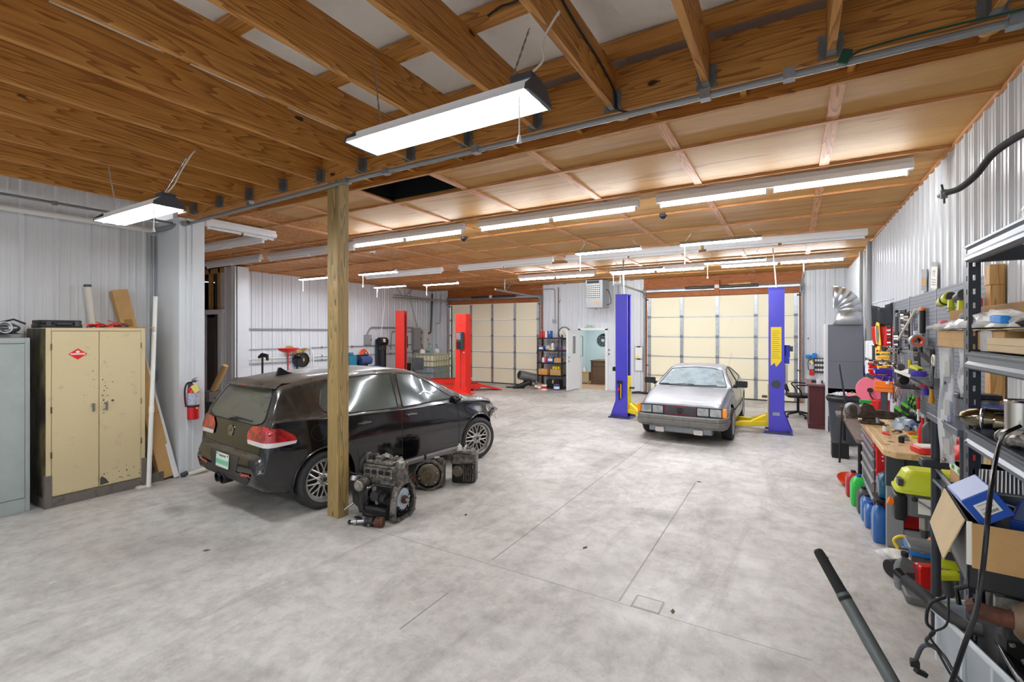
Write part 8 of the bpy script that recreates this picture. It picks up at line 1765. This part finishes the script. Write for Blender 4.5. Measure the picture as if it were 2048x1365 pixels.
marks(.045,.006,'galv',T,face_mat((.03,-.0008,.06),(0,-1,0)) @ Rot(PI/2,4,'Z'),9); marks(.06,.01,'galv',T,face_mat((.37,-.0008,.07),(0,-1,0)),6,4)
gb = MB()
for i in range(9): gb.box(.20+.012*i,.206+.012*i,-.003,-.0016,.045,.075)
build('grille_print',gb,'black',T,flat=True)
# blue boxes and heater core sitting in / on it (local placement,top-level things)
T = thing('blue_filter_box','tilted blue box with a white parts label on top of the carton','box',(.685,2.56,1.30),rot=(.55,-.62,.25)); build('walls',MB().box(-.10,.10,-.075,.075,-.10,.10),'carton_blue',T,bevel=.003) if 0 else None
T.rotation_euler = (0,0,0)
Mb = Tr((.635,2.55,1.285)) @ Rot(rad_(2),4,'Z') @ Rot(rad_(3),4,'X') @ Rot(rad_(-36),4,'Y'); T.matrix_world = Mb
mat('carton_lilac',(150,166,208),.45)
build('walls',MB().box(-.055,.055,-.075,.10,-.055,.055),'carton_blue',T,bevel=.002); build('lid_face',MB().box(-.0565,-.055,-.07,.095,-.05,.05),'carton_lilac',T); build('lid_face',MB().box(-.05,.05,-.07,.095,.055,.0565),'carton_lilac',T)
lb = build('parts_label',MB().box(-.033,.033,-.0765,-.075,-.026,.026),'paper',T)
marks(.05,.004,'dark_grey',lb,face_mat((0,-.0766,.018),(0,-1,0)),12); marks(.045,.006,'dark_grey',lb,face_mat((0,-.0766,.002),(0,-1,0)),7,3); bc = MB()
for i in range(16): bc.box(-.026+.0033*i,-.0248+.0033*i+.0006*(i % 3),-.0772,-.0766,-.02,-.010)
build('barcode',bc,'black',lb,flat=True)
T = thing('blue_filter_box','dark blue box lying in the carton beside the tilted one','box',(0,0,0)); T.matrix_world = Tr((.845,2.55,1.225)) @ Rot(rad_(-24),4,'Z') @ Rot(rad_(12),4,'X')
build('walls',MB().box(-.11,.14,-.09,.11,-.06,.035),'carton_navy',T,bevel=.003) if mat('carton_navy',(24,62,140),.4) else None
build('top_face',MB().box(-.10,.13,-.08,.10,.035,.036),'carton_lilac2',T) if mat('carton_lilac2',(96,120,180),.45) else None
T = thing('heater_core','finned silver radiator core lying across the blue boxes','radiator',(0,0,0)); T.matrix_world = Tr((.83,2.70,1.335)) @ Rot(rad_(-16),4,'Z') @ Rot(rad_(26),4,'X') @ Rot(rad_(-6),4,'Y')
build('frame',MB().box(-.16,.16,-.08,.08,-.035,.0),'galv_dull',T,bevel=.003); fn = MB()
for i in range(26): fn.box(-.15+.0118*i,-.1455+.0118*i,-.07,.07,.0,.006)
build('cooling_fin',fn,'white_plastic',T,flat=True); build('core_mat',MB().box(-.152,.152,-.072,.072,0,.002),'dark_grey',T)
build('navy_box',MB().box(-.13,.13,-.10,.10,0,.20),'black',label='black box under the heater core inside the carton',cat='box',loc=(.86,2.68,.975),rz=rzb)
T = thing('magazine','folded dark blue leaflet behind the carton','leaflet',(.93,3.0,1.18),rot=(0,.25,-.2)); build('cover',MB().box(-.12,.12,-.16,.16,0,.01),'carton_navy',T); build('pages',MB().box(-.115,.115,-.155,.155,-.008,0),'paper',T)
build('leaflet_stand',MB().box(-.1,.1,-.12,.12,0,.5),'black',label='dark crate behind the carton holding the leaflet',cat='crate',loc=(.97,3.0,.66))
# black cable hanging in front of the carton
T = thing('power_cable','thick black cable hanging from the rack beam in front of the carton','cable',(0.754,2.726,1.53)); build('cable',MB().tube(smooth([(0.06,0.05,0.03),(0.0,0.0,0.0),(-0.059,-0.151,-0.027),(-0.137,-0.384,-0.091),(-0.186,-0.529,-0.179),(-0.206,-0.576,-0.284),(-0.217,-0.582,-0.4),(-0.242,-0.621,-0.504),(-0.283,-0.668,-0.605),(-0.324,-0.727,-0.696)],8),.0075,8),'black_gloss',T); build('cable_end',MB().tube([(-0.324,-0.727,-0.696),(-0.344,-0.757,-0.796)],.012,8),'black',T)
# ---------------------------------------------------------------- translucent bin with car parts
T = thing('plastic_tub','translucent plastic tub full of car parts in the near right corner','tub',(1.0,2.93,0),rad_(15))
R = []
for z,s in ((0,.82),(.02,.84),(.52,.98),(.55,1.0)): R.append([(x*s,y*s,z) for x,y in rrect(-.31,.14,-.44,.40,.10,5)])
b_ = MB().rows(R,closed=True); n = len(R[0]); b_.f.append(tuple(range(n))[::-1]); build('wall',b_,'tub_frost',T,solid=.005) if mat('tub_frost',(206,216,224),.35,alpha=.6) else None
build('rim',MB().tube([(x,y,.555) for x,y in rrect(-.32,.15,-.45,.41,.10,5)],.014,8,closed=True),'tub_rim',T) if mat('tub_rim',(216,224,230),.3,alpha=.85) else None
for i in range(4): build('rib',MB().box(-.312,-.300,-.30+.2*i,-.285+.2*i,.3,.54),'tub_rim',T)
T = thing('black_crate','black metal bracket frame and module stacked inside the tub','car part',(.82,2.78,.04)); build('core',MB().box(-.08,.22,-.05,.25,0,.68),'black',T,bevel=.02); build('module',MB().rbox(-.10,.16,-.16,.10,.68,.86,.02),'black',T,bevel=.01); build('silver_plate',MB().box(-.13,.06,-.175,-.16,.76,.86),'alu',T,bevel=.003)
build('wire_frame',MB().tube([(-.20,-.02,.73),(-.21,-.03,.80),(-.12,-.05,.86),(.02,-.1,.87)],.010,7).tube([(-.12,.02,.74),(-.13,.0,.86)],.016,8),'black_gloss',T); build('cylinder',MB().cyl((-.04,-.06,.80),(-.04,-.06,.92),.035,n=14),'black_gloss',T)
T = thing('foam_grip_bar','long black padded handle poking out over the tub','handle',(.56,3.0,.61)); build('sleeve',MB().tube(smooth([(-.05,.22,.03),(.01,.13,.01),(.07,.05,-.02),(.14,-.02,-.03),(.26,-.08,-.0)],7),.028,14),'foam_black',T) if mat('foam_black',(44,44,46),.6) else None; build('end_ring',MB().tube([(-.05,.22,.03),(-.075,.265,.045)],[.020,.026],12),'black_gloss',T)
T = thing('corrugated_hose','ribbed black wiring conduit curling out of the tub','hose',(.76,2.52,.80)); P = smooth([(-.08,.04,.02),(.0,.02,.02),(.07,-.01,-.0),(.11,-.04,-.08),(.12,-.06,-.17)],9); build('hose',MB().tube(P,[.019 if i % 2 else .0145 for i in range(len(P))],10),'black',T,ang=3); build('brass_clip',MB().ball((.115,-.05,-.11),.012,n=8),'copper',T); build('sleeve',MB().tube([(-.16,.06,.02),(-.08,.04,.02)],.024,10),'dark_grey',T)
T = thing('fan_shroud','big black moulded engine undertray filling the tub','car part',(.97,2.66,.50),rot=(.0,-.10,-.05))
R = []
for i in range(13):
    t = i/12; R.append([(-.22+.46*t,-.30+.62*j/12,.16-.14*t+.10*sin(PI*t)*cos(j*.5)-.10*math.exp(-((i-7)/3)**2-((j-6)/3)**2)) for j in range(13)])
build('tray',MB().rows(R),'black_gloss',T,solid=.012); build('curved_rib',MB().tube(smooth([(-.10,.20,.22),(-.06,.05,.14),(.04,-.12,.08),(.18,-.25,.06)],6),[.014]*18+[.02],8),'dark_grey',T)
build('ring_boss',MB().lathe([(.09,0),(.10,.02),(.115,.02),(.12,0)],28,Tr((.12,.08,.10)) @ Rot(.5,4,'Y')),'black',T); build('chrome_plug',MB().ball((.13,-.06,.12),.03,(1,.8,.5),12),'steel_dark',T)
bolts = MB()
for i in range(5): q = (-.19+.012*i,.16-.10*i,.185-.01*i); build('rim_bolt',MB().cyl(q,(q[0]-.003,q[1],q[2]+.012),.011,n=6),'alu',T)
T = thing('rail_bar','dark grey square bar lying across the tub','bar',(.92,2.50,.72)); build('bar',MB().cbox((0,0,0),(.05,.62,.03),rz=-.35,rx=.28),'rack_grey',T,bevel=.004); build('end_plug',MB().cbox((-.11,.29,.09),(.04,.02,.028),rz=-.35),'black',T)
T = thing('drive_shaft','rusty drive shaft joint with a ribbed rubber boot above the tub','axle part',(.665,2.42,.90),rad_(-10),scale=(1.3,)*3); F = Rot(PI/2,4,'Y')
build('shaft',MB().cyl((-.06,0,.0),(.04,0,0),.024,n=14),'rust',T); build('cup',MB().lathe([(0,.02),(.035,.02),(.055,.04),(.058,.09),(.062,.10),(.062,.13),(.05,.13)],24,F),'rust_tan',T) if mat('rust_tan',(128,110,90),.6,.3,c2=(96,72,54),vs=18,bump=.4) else None
build('boot',MB().lathe([(.05,.13),(.064,.14),(.052,.155),(.06,.165),(.048,.18),(.056,.19),(.044,.205),(.05,.215),(.035,.23),(.02,.3)],24,F),'rubber',T); build('clamp_band',MB().lathe([(.0645,.10),(.0655,.103),(.0655,.118),(.0645,.12)],24,F),'rust_tan',T); build('yoke_end',MB().cyl((-.075,0,0),(-.055,0,.006),.018,.03,n=8),'rust',T)
T = thing('yellow_strip','flat yellow-edged black panel wedged in the tub','panel',(.86,2.66,.57),rot=(.25,-.5,-.3)); build('panel',MB().box(-.03,.03,-.2,.2,0,.01),'yellow',T); build('edge',MB().box(.03,.05,-.2,.2,-.002,.012),'black',T)
build('blue_tag',MB().box(-.004,.004,-.05,.05,-.05,.04),'carton_blue',label='blue-and-white card at the frame edge above the tub',cat='card',loc=(.82,2.55,.84),rot=(.3,.2,.4))
# wiring loom hanging over the tub
T = thing('wiring_loom','tangled black wiring loom with grey and green plugs hanging off the tub','wiring',(.58,2.72,.62))
build('wire',MB().tube(smooth([(.03,.20,.10),(-.03,.18,.06),(-.045,.16,-.02),(-.02,.15,-.05),(-.05,.14,-.10),(.0,.10,-.12),(.03,.02,-.16),(.08,-.10,-.17),(.13,-.2,-.15)],6),.007,7),'black',T)
build('wire',MB().tube(smooth([(.04,.20,.10),(.02,.14,.0),(-.04,.13,-.06),(.0,.10,-.12),(.05,.06,-.2),(.02,.05,-.18),(-.02,.12,-.11)],6),.005,6),'black',T)
build('wire',MB().tube(smooth([(-.02,.14,-.11),(-.06,.15,-.13),(-.085,.15,-.20)],5),.009,7),'dark_grey',T); build('elbow_plug',MB().cbox((-.09,.15,-.22),(.035,.03,.03)).cbox((-.07,.14,-.25),(.05,.025,.022),rz=.4,ry=.4),'black',T,bevel=.003)
build('corrugated_sleeve',MB().tube(P := smooth([(.08,-.08,-.17),(.14,-.18,-.17),(.22,-.26,-.24)],9),[.014 if i % 2 else .011 for i in range(len(P))],8),'black',T,ang=3)
build('wire',MB().tube(smooth([(.08,-.08,-.17),(.06,-.07,-.21),(.07,-.06,-.26),(.055,-.06,-.3)],5),.006,6),'black',T); build('plug',MB().cbox((.025,.0,-.225),(.05,.03,.035)),'galv_dull',T,bevel=.003); build('plug',MB().cbox((.035,-.03,-.30),(.055,.03,.028)),'green',T,bevel=.003); build('ring_terminal',MB().tube([(.10,-.09,-.19),(.11,-.10,-.26),(.12,-.10,-.30)],.004,6),'copper',T)
# floor-jack handle in the foreground
P1 = Vector((.084,2.259,1.078)); P2 = Vector((.289,2.031,.768)); d_ = (P2-P1); E_ = P1+d_*3.15
T = thing('jack_handle','grey tubular jack handle with a black grip rising beside the tub','jack handle',P1)
dn = d_.normalized(); q_ = dn.to_track_quat('Z','Y').to_matrix().to_4x4()
build('tube',MB().cyl(dn*.16,E_-P1,.0225,n=20),'handle_grey',T) if mat('handle_grey',(96,104,102),.45,.1,var=.15,vs=8) else None
build('grip',MB().lathe([(0,0),(.013,0),(.017,.006),(.0185,.02),(.0205,.16),(.023,.175),(.023,.185)],22,q_),'grip_black',T,ang=.4) if mat('grip_black',(30,31,33),.75,bump=.8,bs=220) else None
build('decal',MB().lathe([(.0228,.30),(.0228,.34)],20,q_,arc=(-2.6,-.9)).lathe([(.0228,.345),(.0228,.385)],20,q_,arc=(-2.3,-1.2)),'decal_grey',T) if mat('decal_grey',(40,44,42),.5,c2=(150,152,140),vs=90,thr=(.5,.56)) else None
T = thing('floor_jack','black floor jack body at the foot of the grey handle','jack',(.74,1.50,0),.4); build('frame',MB().box(-.30,.15,-.12,-.09,.03,.13).box(-.30,.15,.09,.12,.03,.13),'black',T); build('ram',MB().cyl((-.2,0,.08),(.1,0,.08),.05,n=14),'red',T); build('saddle',MB().cyl((-.28,0,.10),(-.28,0,.15),.05,n=16),'steel',T); build('socket',MB().box(-.04,.06,-.085,.085,.03,.16),'black',T)
for x,y in ((-.25,-.14),(-.25,.14),(.1,-.14),(.1,.14)): build('wheel',MB().cyl((x,y-.02,.035),(x,y+.02,.035),.035,n=14),'steel_dark',T)
